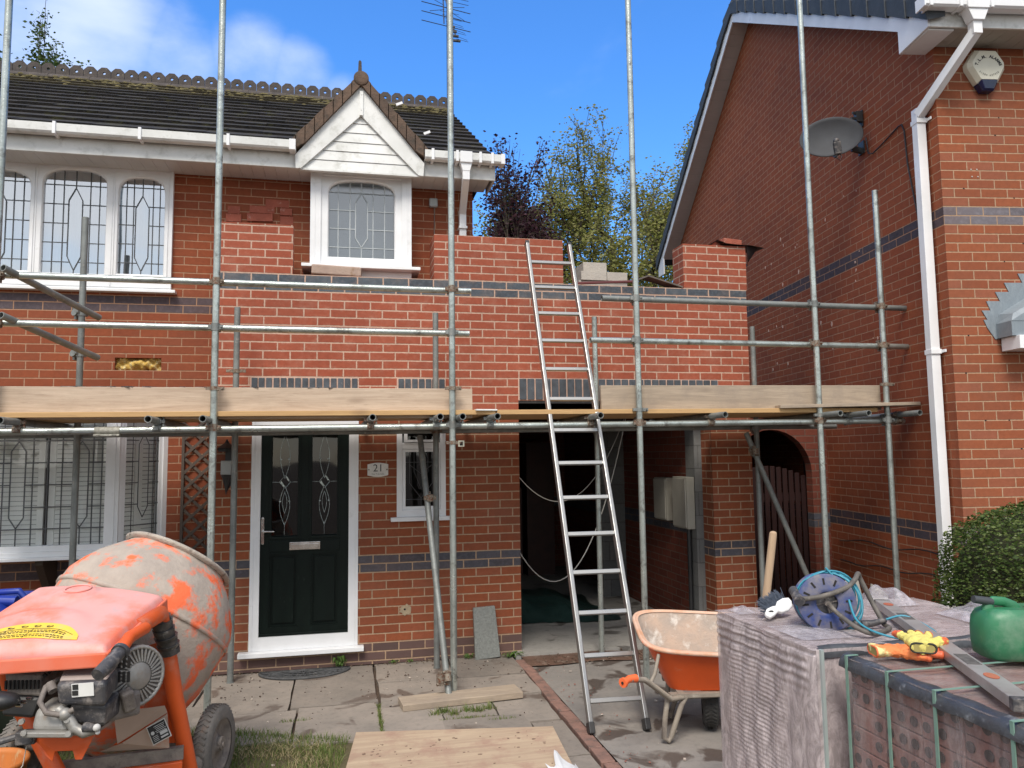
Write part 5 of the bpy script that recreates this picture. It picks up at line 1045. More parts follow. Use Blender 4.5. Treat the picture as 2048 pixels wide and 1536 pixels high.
b = B(); b.hexa([(2.83, .02, 3.41), (3.16, -.01, 3.306), (3.14, .12, 3.306), (2.80, .14, 3.41), (2.83, .02, 3.425), (3.165, -.01, 3.32), (3.145, .12, 3.32), (2.80, .14, 3.425)]); b.hexa([(2.72, .03, 3.37), (2.83, .02, 3.41), (2.80, .14, 3.41), (2.70, .14, 3.37), (2.72, .03, 3.38), (2.83, .02, 3.424), (2.80, .14, 3.424), (2.70, .14, 3.38)]); tag(b.build('roof_slate', mat('curved_slate', (0.13, 0.10, 0.08), (0.08, 0.07, 0.06), sc=9, rough=0.6)), 'brown curved tile tilted against the left side of the right brick pier', 'tile')
b = B(); b.ob((3.705, .045, 3.783), (.20, .10, .055), euler=(0, rad(3), rad(4))); b.ob((3.57, .08, 3.775), (.05, .09, .05)); tag(b.build('loose_brick', solid_red, bev=.005), 'orange brick weighing down black membrane on top of the right brick pier', 'brick')
b = B(); b.grid(lambda a, c: (3.53 + a * .50, -.03 + c * .26 - .0 * a, 3.752 + (.03 * max(0, .2 - a) * 6) + .003 * sin(9 * a) - max(0, a - .64) * (.25 - .1 * c) * 0.3), 24, 4); b.grid(lambda a, c: (3.852 + a * .15 * (1 - c), -.01 + a * .05, 3.747 - c * .20), 6, 6)
tag(b.build('damp_membrane', mat('black_membrane', (0.015, 0.015, 0.017), (0.025, 0.025, 0.027), rough=.35)), 'black plastic membrane trapped on top of the right brick pier', 'membrane')
b = B(); b.prism([(1.105, -.115, 0.0), (1.325, -.105, 0.012), (1.290, .0 - .052, .43), (1.100, -.052, .42)], (0, .045, 0)); tag(b.build('concrete_block', mat('grey_block', (0.24, 0.25, 0.235), (0.17, 0.18, 0.17), sc=60, rough=0.95, bump=0.7, bsc=120), bev=.006), 'grey concrete block leaning against the wall left of the garage opening', 'block')
# house number plaque
pq = root('house_number_plaque', (.288, -.002, 1.62), 'white oval-topped plaque with number 21 between front door and side window', 'house sign')
n = 14; pts = [(-.088, -.048)] + [(-.088 + .176 * i / n, -.048 - .014 * sin(pi * i / n)) for i in range(1, n)] + [(.088, -.048)] + [(.088, .045)] + [(.088 - .176 * i / n, .045 + .014 * sin(pi * i / n)) for i in range(1, n)] + [(-.088, .045)]
b = B(); b.prism([(.288 + x, -.0045, 1.622 + z) for x, z in pts], (0, -.010, 0)); b.build('plate', mat('ceramic_white', (0.66, 0.64, 0.60), (0.58, 0.56, 0.53), sc=30, rough=0.35), pq, bev=.002)
b = B(); 
for x in (-.076, .076): b.cyl((.288 + x, -.019, 1.622), (.288 + x, -.014, 1.622), .0065, n=10)
b.build('screw', rusty, pq)
text('21', 'number', ink, pq, Matrix.Translation((.290, -.0148, 1.633)) @ RX, .088, depth=.0006); text('Yew Tree Lane', 'street_name', ink, pq, Matrix.Translation((.288, -.0148, 1.585)) @ RX, .017, depth=.0006)
# small security sensor and cable
se = root('alarm_sensor', (.812, .35, 4.11), 'small grey square sensor box on the brick right of the landing window', 'sensor')
b = B(); b.bx(.772, .852, .30, .348, 4.068, 4.152); b.build('housing', mat('grey_plastic', (0.36, 0.39, 0.40), (0.3, 0.33, 0.34), rough=.4), se, bev=.012)
b = B(); b.tube([(.822, .335, 4.07), (.823, .344, 4.0), (.82, .343, 3.7)], .004, 5); b.build('cable', mat('grey_cable', (0.2, 0.17, 0.15), rough=.6), se)
# wall lantern
lt = root('wall_lantern', (-.92, -.05, 1.7), 'black wall lantern with pale glass left of the front door', 'lantern')
b = B(); b.ob((-.915, -.012, 1.66), (.075, .02, .30)); b.lathe([(.004, .17), (.02, .14), (.075, .10), (.08, .085), (.07, .08), (.07, .07)], (-.93, -.10, 1.72), (0, 0, 1), 6, False); b.lathe([(.045, 0), (.03, -.03), (.012, -.1), (.002, -.16)], (-.93, -.10, 1.60), (0, 0, 1), 8); b.bar((-.915, -.02, 1.52), (-.93, -.10, 1.47), .015, .015); b.build('body', blk, lt)
b = B(); b.ob((-.93, -.10, 1.66), (.08, .08, .115)); b.build('glass', mat('pale_lamp_glass', (0.40, 0.42, 0.42), (0.3, 0.32, 0.32), rough=.3), lt, bev=.006)
# trellis on the recessed wall
tl = root('trellis', (-1.25, .33, 0), 'dark wooden diamond trellis on the wall left of the front door', 'trellis'); tw = wood('dark_trellis_wood', (0.10, 0.075, 0.06), (0.07, 0.055, 0.045), (0.04, 0.03, 0.025), 2, knots=False)
for x in (-1.355, -1.135): b = B(); b.bx(x, x + .022, .318, .345, .3, 2.2); b.build('stile', tw, tl)
b = B()
for i in range(26):
    z = .3 + i * .145
    for sg in (1, -1):
        z0, z1 = z, z + .205 * sg * 1.0
        p, q = (-1.345, .325 if sg > 0 else .333, z), (-1.125, .325 if sg > 0 else .333, z + .21 * sg)
        if min(p[2], q[2]) > .3 and max(p[2], q[2]) < 2.2: b.bar(p, q, .006, .024)
b.build('lattice', tw, tl)
# half-round rubber door mat
dm = root('door_mat', (-.29, -.13, 0), 'black half-round rubber door mat with cut-out pattern under the door', 'door mat'); rub = mat('black_rubber', (0.045, 0.047, 0.05), (0.075, 0.077, 0.08), sc=25, rough=.75, c3=(0.15, 0.14, 0.13), sc3=12, t3=(0.55, 0.8), bump=.3)
b = B(); n = 30; cxm, cym = -.295, -.085; A_, B_ = .355, .235
ol = [(cxm + A_ * cos(pi + pi * i / n), cym + B_ * sin(pi + pi * i / n)) for i in range(n + 1)]; b.prism([(x, y, .004) for x, y in ol], (0, 0, .004)); b.build('base', mat('mat_shadow', (0.02, 0.02, 0.02), rough=.9), dm)
b = B(); b.tube([(x, y, .011) for x, y in ol] , .011, 6, closed=True)
for r in (.82, .55, .30): b.tube([(cxm + A_ * r * cos(pi + pi * i / n), cym + B_ * r * sin(pi + pi * i / n), .012) for i in range(n + 1)], .005, 5)
for k in range(11):
    a = pi + pi * (k + .5) / 11; c_, s_ = cos(a), sin(a); b.tube([(cxm + A_ * r * cos(a + w), cym + B_ * r * sin(a + w), .012) for r, w in ((.12, 0), (.3, .07), (.45, -.05), (.6, .06), (.82, 0))], .005, 5); b.tube([(cxm + A_ * r * cos(a + w), cym + B_ * r * sin(a + w), .012) for r, w in ((.55, .1), (.68, .13), (.8, .02), (.95, .08))], .004, 5); b.tube([(cxm + A_ * r * cos(a + w), cym + B_ * r * sin(a + w), .012) for r, w in ((.55, -.1), (.68, -.13), (.8, -.02), (.95, -.08))], .004, 5)
b.build('pattern', rub, dm)
# =================================================================== inside the garage
for x0, lab, y0, y1, z0, z1 in ((3.345, 'grey meter cabinet farther inside the garage on its right wall', .72, 1.04, 1.04, 1.475), (3.345, 'grey meter cabinet nearer the garage opening on its right wall', .235, .56, .995, 1.495)):
    mc = root('meter_cabinet', (x0, y0, z0), lab, 'meter cabinet'); b = B(); b.bx(x0 - .10, x0 - .002 if y0 > .42 else x0 - .017, y0, y1, z0, z1); b.build('case', mat('beige_cabinet', (0.36, 0.34, 0.29), (0.31, 0.295, 0.25), rough=.45), mc, bev=.006)
    b = B(); b.bx(x0 - .112, x0 - .1005, y0 + .012, y1 - .012, z0 + .015, z1 - .015); b.build('door', mat('beige_door', (0.40, 0.38, 0.33), (0.35, 0.33, 0.285), rough=.4), mc, bev=.004)
b = B(); b.tube([(3.30, .33, .99), (3.30, .33, .05)], .022, 8); tag(b.build('drain_pipe', blk), 'black pipe below the meter cabinet inside the garage', 'pipe')
tp = B()
def tarp(a, c):
    x = 1.55 + a * 1.25; y = .95 + c * 1.5; h = .42 * math.exp(-((a - .12) ** 2) / .05) * (1 - abs(c - .5)) + .16 * math.exp(-((a - .55) ** 2) / .06); h *= .75 + .25 * sin(11 * a + 5 * c) * sin(9 * c - 3 * a); e = min(a, 1 - a, c, 1 - c) * 6
    return (x + .04 * sin(8 * c), y + .05 * sin(6 * a), .03 + max(0, h) * min(1, e) + .012 * abs(sin(23 * a + 9 * c)))
tp.grid(tarp, 50, 40); tag(tp.build('tarpaulin', mat('dark_green_tarp', (0.012, 0.03, 0.028), (0.022, 0.045, 0.04), sc=8, rough=0.35, bump=.5, bsc=18), sub=0), 'crumpled dark green tarpaulin heaped on the garage floor', 'tarpaulin')
b = B(); b.grid(lambda a, c: (1.56 + a * .42 + .03 * sin(9 * c), 2.3 + .18 * sin(7 * a) + .1 * c, .2 + c * 1.25 - .1 * a + .04 * sin(12 * a + 7 * c)), 24, 24); tag(b.build('tarpaulin', mat('hanging_tarp', (0.015, 0.035, 0.033), (0.03, 0.06, 0.055), sc=6, rough=0.3, bump=.6, bsc=14)), 'dark green sheet hanging at the left inside the garage', 'tarpaulin')
def sagc(p, q, sag, n=24): p, q = V(p), V(q); return [p.lerp(q, i / n) - V((0, 0, sag * 4 * (i / n) * (1 - i / n))) for i in range(n + 1)]
cabm = mat('pale_cable', (0.62, 0.60, 0.55), (0.5, 0.48, 0.44), rough=.5)
b = B(); b.tube(sagc((1.53, .45, 1.66), (3.1, 1.2, 2.40), .72), .0045, 5); tag(b.build('hanging_cable', cabm), 'upper pale cable sagging inside the garage', 'cable')
b = B(); b.tube(sagc((1.53, .4, .99), (2.95, .9, 2.35), 1.05), .0055, 5); tag(b.build('hanging_cable', cabm), 'lower pale cable sagging almost to the middle of the garage opening', 'cable')
b = B(); b.bx(2.55, 2.95, 4.0, 4.6, .03, 1.9); b.bx(1.9, 2.5, 4.1, 4.6, .03, 1.25); tag(b.build('storage_cupboard', mat('red_brown_cupboard', (0.06, 0.02, 0.015), (0.04, 0.015, 0.012), rough=.6)), 'dark reddish cupboards at the back of the garage', 'cupboard')
# white sheets leaning by the neighbour's wall
for i, (p, lab) in enumerate((([(4.30, -.62, .0), (4.58, -.62, .0), (4.50, -.55, .60), (4.26, -.55, .55)], 'pale board offcut leaning by the neighbour wall, left one'), ([(4.52, -.68, .0), (4.74, -.70, .0), (4.74, -.62, .46), (4.60, -.60, .55)], 'pale board offcut leaning by the neighbour wall, right one'))):
    b = B(); b.prism(p, (0, .015, 0)); tag(b.build('board_offcut', mat('grey_white_board', (0.42, 0.41, 0.38), (0.36, 0.35, 0.32))), lab, 'board')
# plywood sheet in the foreground
pb = B(); pb.prism([(.087, -1.684, .012), (1.30, -1.889, .012), (1.245, -2.50, .012), (1.12, -4.10, .012), (-.17, -3.90, .012)], (0, 0, .018))
plym = wood('plywood', (0.47, 0.36, 0.25), (0.37, 0.27, 0.19), (0.22, 0.15, 0.10), 0, sc=.5, knots=False, dirt=.9, dirtc=(0.33, 0.20, 0.15))
tag(pb.build('plywood_sheet', plym, bev=.002), 'dusty plywood sheet lying on the paving in the foreground', 'plywood sheet')
r_ = random.Random(77); b = B()
for i in range(70):
    x, y = r_.uniform(.12, 1.2), -1.93 - abs(r_.gauss(0, .28)); s_ = .003 + .010 * r_.random() ** 2; n = 8; b.prism([(x + s_ * cos(2 * pi * k / n) * r_.uniform(.6, 1.2), y + s_ * sin(2 * pi * k / n) * r_.uniform(.5, 1), .0302) for k in range(n)], (0, 0, .0012))
tag(b.build('mud_drips', mat('dried_mud', (0.13, 0.08, 0.055), (0.22, 0.15, 0.11), sc=30)), 'dried mud drips on the plywood sheet', 'debris', kind='stuff')
b = B(); b.grid(lambda a, c: (1.10 + a * .16, -2.45 - c * .5 - .1 * sin(9 * a), .034 + .03 * abs(sin(9 * a + 4 * c)) * sin(pi * a)), 12, 10); tag(b.build('plastic_scrap', mat('white_polythene', (0.75, 0.76, 0.78), (0.65, 0.66, 0.68), rough=.25)), 'torn white polythene scrap on the corner of the plywood sheet', 'plastic')
# =================================================================== CEMENT MIXER
cm_ = root('cement_mixer', (-1.0, -2.6, 0), 'battered orange petrol cement mixer caked in mortar, front left', 'cement mixer')
orange = mat('orange_paint', (0.66, 0.10, 0.018), (0.55, 0.085, 0.02), sc=5, rough=0.45, c3=(0.48, 0.25, 0.18), sc3=5, t3=(0.55, 0.8), bump=0.1)
hoodm = mat('faded_pink_orange_plastic', (0.74, 0.17, 0.09), (0.72, 0.34, 0.31), sc=2.6, rough=0.5, lo=.38, hi=.58, c3=(0.56, 0.36, 0.35), sc3=9, t3=(0.50, 0.74), det=10)
drumm = mat('mortar_caked_orange', (0.42, 0.355, 0.30), (0.33, 0.28, 0.24), sc=7, rough=0.9, spec=.2, c3=(0.78, 0.155, 0.065), sc3=5.6, t3=(0.49, 0.58), bump=0.5, bsc=40)
grime = mat('grimy_engine_grey', (0.23, 0.20, 0.175), (0.14, 0.12, 0.11), sc=16, rough=0.7, metal=0.2, c3=(0.045, 0.04, 0.04), sc3=22, t3=(0.56, 0.75), bump=0.4)
cast = mat('cast_alloy', (0.34, 0.33, 0.31), (0.24, 0.23, 0.21), sc=10, rough=0.5, metal=0.4, c3=(0.30, 0.24, 0.19), sc3=20, t3=(0.55, 0.75), bump=0.2)
tyre = mat('worn_tyre', (0.10, 0.095, 0.09), (0.17, 0.155, 0.14), sc=9, rough=0.9, c3=(0.26, 0.15, 0.10), sc3=9, t3=(0.6, 0.75), bump=0.6, bsc=45)
W0 = V((-1.01, -2.30, .925)); ax = V((.40, .42, .81)).normalized()
prof = [(0.0, -.66), (.16, -.66), (.22, -.64), (.30, -.56), (.385, -.42), (.435, -.25), (.452, -.10), (.455, -.0), (.450, .04), (.425, .11), (.380, .18), (.325, .245), (.278, .295), (.272, .31), (.276, .325), (.262, .325), (.265, .30), (.33, .2), (.40, .1), (.43, .0), (.42, -.2), (.2, -.6)]
b = B(); b.lathe(prof, W0, ax, 56); dr_ = b.build('drum', drumm, cm_)
dm_ = dr_.modifiers.new('dents', 'DISPLACE'); tx_ = bpy.data.textures.new('dents', 'CLOUDS'); tx_.noise_scale = .12; dm_.texture = tx_; dm_.strength = .014; dm_.texture_coords = 'LOCAL'
b = B(); b.lathe([(.450, -.014), (.463, -.010), (.463, .010), (.450, .014)], W0 - ax * .02, ax, 56); b.build('drum_band', drumm, dr_)
b = B(); b.lathe([(.278, .302), (.296, .310), (.300, .320), (.290, .330), (.262, .330)], W0, ax, 56); b.build('drum_rim', mat('mortar_crust', (0.42, 0.37, 0.31), (0.33, 0.28, 0.24), sc=14, rough=.95, bump=.9, bsc=60, c3=(0.14, 0.11, 0.09), sc3=20, t3=(0.56, 0.66)), dr_)
# hood: domed plastic shell with rolled edge
FLh, FRh, BRh, BLh = V((-1.60, -3.245, .962)), V((-.895, -3.40, 1.003)), V((-.800, -2.83, 1.105)), V((-1.40, -2.66, 1.150))
def hood(a, c, o=0):
    e = lambda t: max(0, 1 - abs(2 * t - 1) ** 5); p = FLh.lerp(FRh, a).lerp(BLh.lerp(BRh, a), c); dome = .050 * (1 - (2 * a - 1) ** 2) ** .7 * (1 - (2 * c - 1) ** 2 * .5)
    k = min(a, 1 - a) * .70; k2 = min(c, 1 - c) * .6; d = min(k, k2); lip = -.050 * max(0, 1 - d / .03) ** 2
    bump_ = .014 / (1 + math.exp(-(0.115 - sqrt(((a - .42) * .62) ** 2 + ((c - .78) * .5) ** 2) * 1.4) * 160)); bump_ += .012 / (1 + math.exp(-(.17 - sqrt(((a - .42) * .5) ** 2 + ((c - .26) * .75) ** 2)) * 90))
    return p + V((0, 0, dome + lip + bump_ + o))
b = B(); b.grid(lambda a, c: hood(a, c), 70, 50); hd = b.build('hood', hoodm, cm_); sm_ = hd.modifiers.new('thick', 'SOLIDIFY'); sm_.thickness = .006; sm_.offset = -1
b = B()
for p, q in ((FLh, FRh), (FRh, BRh), (BRh, BLh)): b.bar(p - V((0, 0, .040)), q - V((0, 0, .040)), .014, .055)
b.build('hood_skirt', mat('orange_hood_lip', (0.70, 0.12, 0.045), (0.68, 0.19, 0.12), sc=5, rough=.5), cm_, bev=.006)
yel = mat('yellow_sticker', (0.78, 0.55, 0.05), (0.70, 0.50, 0.06), sc=12, rough=.5, c3=(0.60, 0.42, 0.22), sc3=14, t3=(0.5, 0.8))
b = B()
def stk(a, c): aa = .18 + a * .62; t = sqrt(max(0, 1 - (2 * a - 1) ** 2)); return hood(aa, .075 + c * .17 * t, .0035)
b.grid(stk, 40, 8); st_o = b.build('warning_sticker', yel, hd)
b = B(); r_ = random.Random(12)
def hp(a, c, o=.0045): aa = .18 + a * .62; t = sqrt(max(0, 1 - (2 * a - 1) ** 2)); return hood(aa, .075 + c * .17 * t, o)
for row in (.10, .20, .36, .46):
    x = .14
    while x < .86: w_ = r_.uniform(.01, .035); p = hp(x, row); q = hp(x + w_, row); b.bar(p, q, .004, .002); x += w_ + .012
for x in (.30, .42, .54, .66): p = hp(x, .74); b.tube([p + V((.012 * cos(t), .01 * sin(t), .001)) for t in [i * pi / 4 for i in range(9)]], .0014, 4)
b.tube([hp(.08 + .84 * i / 20, .58) for i in range(21)], .0010, 4)
for x in (.25, .5, .75): b.tube([hp(x, .02), hp(x + .03, .56)], .0010, 4)
b.build('sticker_print', ink, st_o)
b = B(); c_ = hood(.43, .80, .0185)
for i in range(20): a0 = 2 * pi * i / 20; 
b.tube([hood(.43 + .085 * cos(2 * pi * i / 28), .80 + .085 * sin(2 * pi * i / 28), .004) for i in range(28)], .004, 6, closed=True); b.build('moulded_ring', hoodm, hd)
# frame tubes
def tb_(name, pts, r, m, n=12): b = B(); b.tube(pts, r, n); return b.build(name, m, cm_)
tb_('leg', [(-.86, -3.10, 1.02), (-.80, -2.95, 1.045), (-.795, -2.90, .98), (-.76, -2.80, .645), (-.695, -2.70, .22), (-.685, -2.68, .09)], .036, orange)
tb_('leg', [(-1.44, -2.95, .90), (-1.42, -2.90, .73), (-1.35, -2.90, .60)], .020, orange); tb_('leg', [(-1.33, -2.93, .65), (-1.27, -2.96, .55), (-1.165, -2.97, .35), (-1.10, -2.98, .06)], .036, orange)
b = B(); r_ = random.Random(3)
for i in range(9): f = i / 8; c = V((-.806, -2.925, 1.03)).lerp(V((-.777, -2.865, .875)), f); b.cyl(c, c + V((.003, .006, -.024)), .043 + .006 * (i % 2) + .004 * r_.random(), .040 + .006 * r_.random(), n=11)
b.build('tape_wrap', mat('black_tape', (0.03, 0.03, 0.032), (0.07, 0.068, 0.066), sc=30, rough=.35, c3=(0.3, 0.28, 0.26), sc3=30, t3=(.6, .75)), cm_)
tb_('axle', [(-1.60, -2.15, .27), (-.60, -2.385, .27)], .034, grime); tb_('strut', [(-.72, -2.75, .14), (-.70, -2.58, .24), (-.715, -2.36, .30)], .034, grime); tb_('strut', [(-1.12, -2.95, .16), (-1.2, -2.5, .24), (-1.3, -2.2, .3)], .03, grime)
# side plates
b = B(); PL = lambda x, z, y=-2.83: (x, y, z)
b.prism([(-.94, -2.80, .86), (-.79, -2.80, .90), (-.745, -2.745, .41), (-1.22, -2.68, .41), (-1.20, -2.72, .60)], (0, .006, 0)); b.build('side_plate', orange, cm_)
b = B(); b.prism([(-.775, -2.87, .585), (-.765, -2.86, .43), (-1.06, -2.83, .43), (-.965, -2.865, .47)], (0, -.004, 0)); b.prism([(-1.00, -2.875, .61), (-.785, -2.885, .625), (-.775, -2.875, .59), (-.98, -2.875, .472)], (0, -.003, 0)); b.build('folded_guard', mat('dusty_plate', (0.40, 0.29, 0.23), (0.34, 0.25, 0.20), sc=5, rough=.7, c3=(0.45, 0.13, 0.06), sc3=8, t3=(.6, .8)), cm_)
b = B(); b.bar((-1.25, -2.90, .395), (-.71, -2.83, .395), .03, .055); b.build('cross_member', grime, cm_); b = B(); b.bar((-1.22, -2.92, .33), (-.71, -2.85, .33), .03, .07); b.build('bottom_rail', orange, cm_, bev=.004)
b = B(); b.bar((-1.10, -2.94, .318), (-.97, -2.93, .318), .02, .035); b.bar((-.885, -2.905, .335), (-.845, -2.90, .335), .02, .045); b.build('hazard_label', yel, cm_)
pl0 = V((-.80, -2.915, .522)); Rl = Euler((rad(-8), rad(-27), rad(-8))).to_matrix()
b = B(); b.ob(pl0, (.088, .002, .085), Rl); lb = b.build('label_border', mat('label_white', (0.55, 0.53, 0.5), (0.5, 0.48, 0.45)), cm_); b = B(); b.ob(pl0 + Rl @ V((0, -.0018, 0)), (.080, .002, .077), Rl); b.build('label', ink, lb)
b = B(); r_ = random.Random(5)
for i in range(5): b.ob(pl0 + Rl @ V((.012, -.0032, .028 - i * .007)), (.05 - .006 * (i % 3), .001, .002), Rl)
for i in range(4): b.ob(pl0 + Rl @ V((-.020, -.0032, -.010 - i * .007)), (.024, .001, .002), Rl)
b.ob(pl0 + Rl @ V((.02, -.0032, -.010)), (.034, .001, .014), Rl); b.ob(pl0 + Rl @ V((.018, -.0032, -.027)), (.034, .001, .008), Rl); b.cyl(pl0 + Rl @ V((-.026, -.003, .006)), pl0 + Rl @ V((-.026, -.0038, .006)), .008, n=12)
b.build('label_print', mat('label_grey', (0.5, 0.5, 0.5), rough=.5), lb)
# engine
b = B(); fanc, fn_ = V((-.835, -3.17, .835)), V((.72, -.66, .06)).normalized()
b.cyl(fanc - fn_ * .13, fanc - fn_ * .004, .125, .122, n=28); b.ob(fanc - fn_ * .08 + V((-.06, .0, .045)), (.16, .14, .15), Euler((0, 0, rad(45))).to_matrix()); b.ob(fanc + V((-.08, -.03, -.10)), (.17, .12, .10), Euler((0, 0, rad(35))).to_matrix()); b.build('recoil_housing', grime, cm_, bev=.014)
b = B(); x_, y_, _ = basis(fn_); b.lathe([(.0, .012), (.05, .012), (.056, .006), (.058, 0)], fanc, fn_, 28)
for i in range(34):
    a = 2 * pi * i / 34; d = x_ * cos(a) + y_ * sin(a); t = x_ * -sin(a) + y_ * cos(a); b.bar(fanc + d * .058 + fn_ * .006, fanc + d * .112 + t * .015 + fn_ * .002, .007, .006, fn_)
b.lathe([(.108, .0), (.112, .008), (.122, .006), (.125, -.006)], fanc, fn_, 28); b.build('fan_grille', cast, cm_)
b = B(); b.ob(fanc + V((-.02, -.07, -.075)), (.05, .05, .09), Euler((rad(15), rad(-15), rad(30))).to_matrix()); b.build('pull_handle', grime, cm_, bev=.01)
b = B()
for k in (0, 1):
    for i in range(3): b.ob((-.885 + i * .019, -3.262 - i * .004, .915 - k * .055), (.009, .012, .040))
b.build('cooling_slots', dark_m, cm_)
b = B(); b.hexa([(-1.062, -3.400, .800), (-.885, -3.430, .790), (-.885, -3.20, .83), (-1.08, -3.16, .83), (-1.072, -3.405, .888), (-.885, -3.437, .890), (-.890, -3.19, .905), (-1.12, -3.13, .905)]); airb = b.build('air_filter_cover', blk_dusty, cm_, bev=.022, seg=4)
b = B(); b.hexa([(-1.068, -3.38, .886), (-.888, -3.41, .888), (-.892, -3.185, .907), (-1.115, -3.13, .907), (-1.065, -3.375, .897), (-.90, -3.40, .899), (-.90, -3.19, .917), (-1.105, -3.14, .917)]); b.build('dusty_lid', mat('pink_grey_dust', (0.33, 0.27, 0.24), (0.27, 0.22, 0.20), sc=8, rough=.9), airb, bev=.006)
b = B(); b.ob((-.97, -3.424, .862), (.082, .003, .050), euler=(rad(3), rad(-3), rad(-9.5))); stk_ = b.build('sticker', mat('white_sticker', (0.72, 0.72, 0.70), (0.66, 0.66, 0.64), rough=.5), cm_); b = B(); b.ob((-.997, -3.4215, .873), (.022, .003, .020), euler=(rad(3), rad(-3), rad(-9.5))); b.ob((-.997, -3.4215, .851), (.022, .003, .018), euler=(rad(3), rad(-3), rad(-9.5))); b.build('sticker_symbol', ink, stk_)
b = B(); b.hexa([(-1.03, -3.36, .72), (-.90, -3.39, .71), (-.88, -3.25, .71), (-1.0, -3.22, .72), (-1.03, -3.37, .80), (-.89, -3.40, .79), (-.88, -3.22, .80), (-1.02, -3.2, .80)]); b.build('carburettor', blk_dusty, cm_, bev=.012)
b = B(); b.hexa([(-1.30, -3.24, .815), (-1.165, -3.27, .805), (-1.12, -3.10, .82), (-1.28, -3.06, .83), (-1.32, -3.22, .895), (-1.175, -3.255, .885), (-1.14, -3.09, .925), (-1.30, -3.05, .93)]); ht_ = b.build('exhaust_guard', grime, cm_, bev=.01)
b = B()
for i in range(9): b.ob((-1.300 + i * .0155, -3.249 - i * .0033, .855), (.0065, .010, .034), euler=(0, 0, rad(-12)))
for i in range(5): b.ob((-1.165 + i * .0055, -3.238 + i * .03, .880 + i * .006), (.016, .012, .010), euler=(0, rad(40), 0))
b.build('guard_slots', dark_m, ht_)
b = B(); b.hexa([(-1.31, -3.26, .74), (-1.19, -3.285, .73), (-1.15, -3.10, .70), (-1.25, -3.08, .72), (-1.31, -3.25, .815), (-1.17, -3.27, .805), (-1.12, -3.10, .80), (-1.28, -3.06, .82)]); b.build('silencer', blk, cm_, bev=.012)
b = B(); b.sph((-1.29, -3.36, .825), (.085, .05, .036)); b.build('spark_plug_cap', blk, cm_); b = B()
for i in range(3): b.cyl((-1.225 + i * .018, -3.345, .80 + .012 * i), (-1.20 + i * .018, -3.365, .804 + .012 * i), .006, n=7)
b.build('bolts', chrome, cm_)
b = B(); b.hexa([(-1.165, -3.385, .705), (-1.015, -3.415, .70), (-1.01, -3.27, .70), (-1.15, -3.24, .71), (-1.155, -3.36, .790), (-1.05, -3.385, .785), (-1.03, -3.26, .80), (-1.14, -3.23, .80)]); b.build('rocker_cover', cast, cm_, bev=.026, seg=4)
b = B()
for p in ((-1.175, -3.395, .712), (-1.012, -3.425, .705), (-1.19, -3.38, .75), (-1.02, -3.42, .755)): b.cyl(p, V(p) + V((0, -.014, .002)), .011, n=8)
b.bar((-1.18, -3.385, .704), (-1.0, -3.42, .700), .03, .020); b.build('cover_flange', cast, cm_, bev=.005)
b = B(); b.tube([(-1.09, -3.26, .875), (-1.12, -3.36, .865), (-1.125, -3.40, .82), (-1.095, -3.42, .785), (-1.04, -3.43, .775), (-1.00, -3.42, .79)], .011, 8); b.tube([(-1.11, -3.35, .875), (-1.09, -3.37, .85)], .018, 8); b.build('fuel_hose', grime, cm_)
b = B(); b.tube([(-1.06, -3.40, .79), (-1.02, -3.415, .76), (-1.00, -3.41, .72), (-.96, -3.42, .70), (-.92, -3.43, .715)], .020, 8); b.sph((-1.03, -3.42, .775), .024); b.build('crankcase', cast, cm_); b = B(); b.cyl((-.955, -3.425, .722), (-.915, -3.45, .724), .020, .014, n=10); b.build('oil_filler', blk_dusty, cm_); b = B(); b.sph((-.908, -3.455, .727), .014); b.sph((-.905, -3.45, .708), .009); b.build('filler_knob', mat('mortar_blob', (0.55, 0.54, 0.52), (0.45, 0.44, 0.42), rough=.8), cm_)
b = B(); b.bar((-1.18, -3.25, .682), (-.92, -3.30, .682), .16, .012); b.build('engine_tray', mat('dusty_tray', (0.25, 0.19, 0.16), (0.18, 0.13, 0.11), rough=.8), cm_)
b = B(); b.prism([(-1.17, -3.325, .672), (-.94, -3.36, .672), (-.985, -3.355, .58), (-1.01, -3.35, .58), (-1.02, -3.35, .615), (-1.085, -3.34, .615), (-1.095, -3.335, .575), (-1.12, -3.335, .60)], (0, .006, 0)); b.build('engine_bracket', orange, cm_, bev=.002)
b = B(); b.ob((-1.19, -3.33, .675), (.07, .04, .05)); b.cyl((-1.175, -3.352, .672), (-1.175, -3.358, .672), .014, n=12); b.tube([(-1.22, -3.33, .68), (-1.30, -3.35, .665)], .013, 8); b.build('throttle_lever', blk_dusty, cm_, bev=.006)
tb_('wire', [(-1.30, -3.35, .665), (-1.36, -3.35, .63), (-1.42, -3.3, .60)], .002, cabm, 5); tb_('wire', [(-1.20, -3.3, .63), (-1.21, -3.3, .56), (-1.25, -3.29, .50), (-1.28, -3.28, .44)], .002, cabm, 5)
tb_('tilt_handle', [(-.80, -3.22, 1.04), (-.826, -3.368, 1.036), (-.842, -3.43, .997)], .024, orange)
b = B(); b.tube([(-.838, -3.42, 1.0), (-.842, -3.435, .994)], .034, 14); b.tube([(-.841, -3.432, .996), (-.862, -3.50, .968), (-.885, -3.553, .945)], [.026, .028, .025], 12); b.build('grip', blk_dusty, cm_)
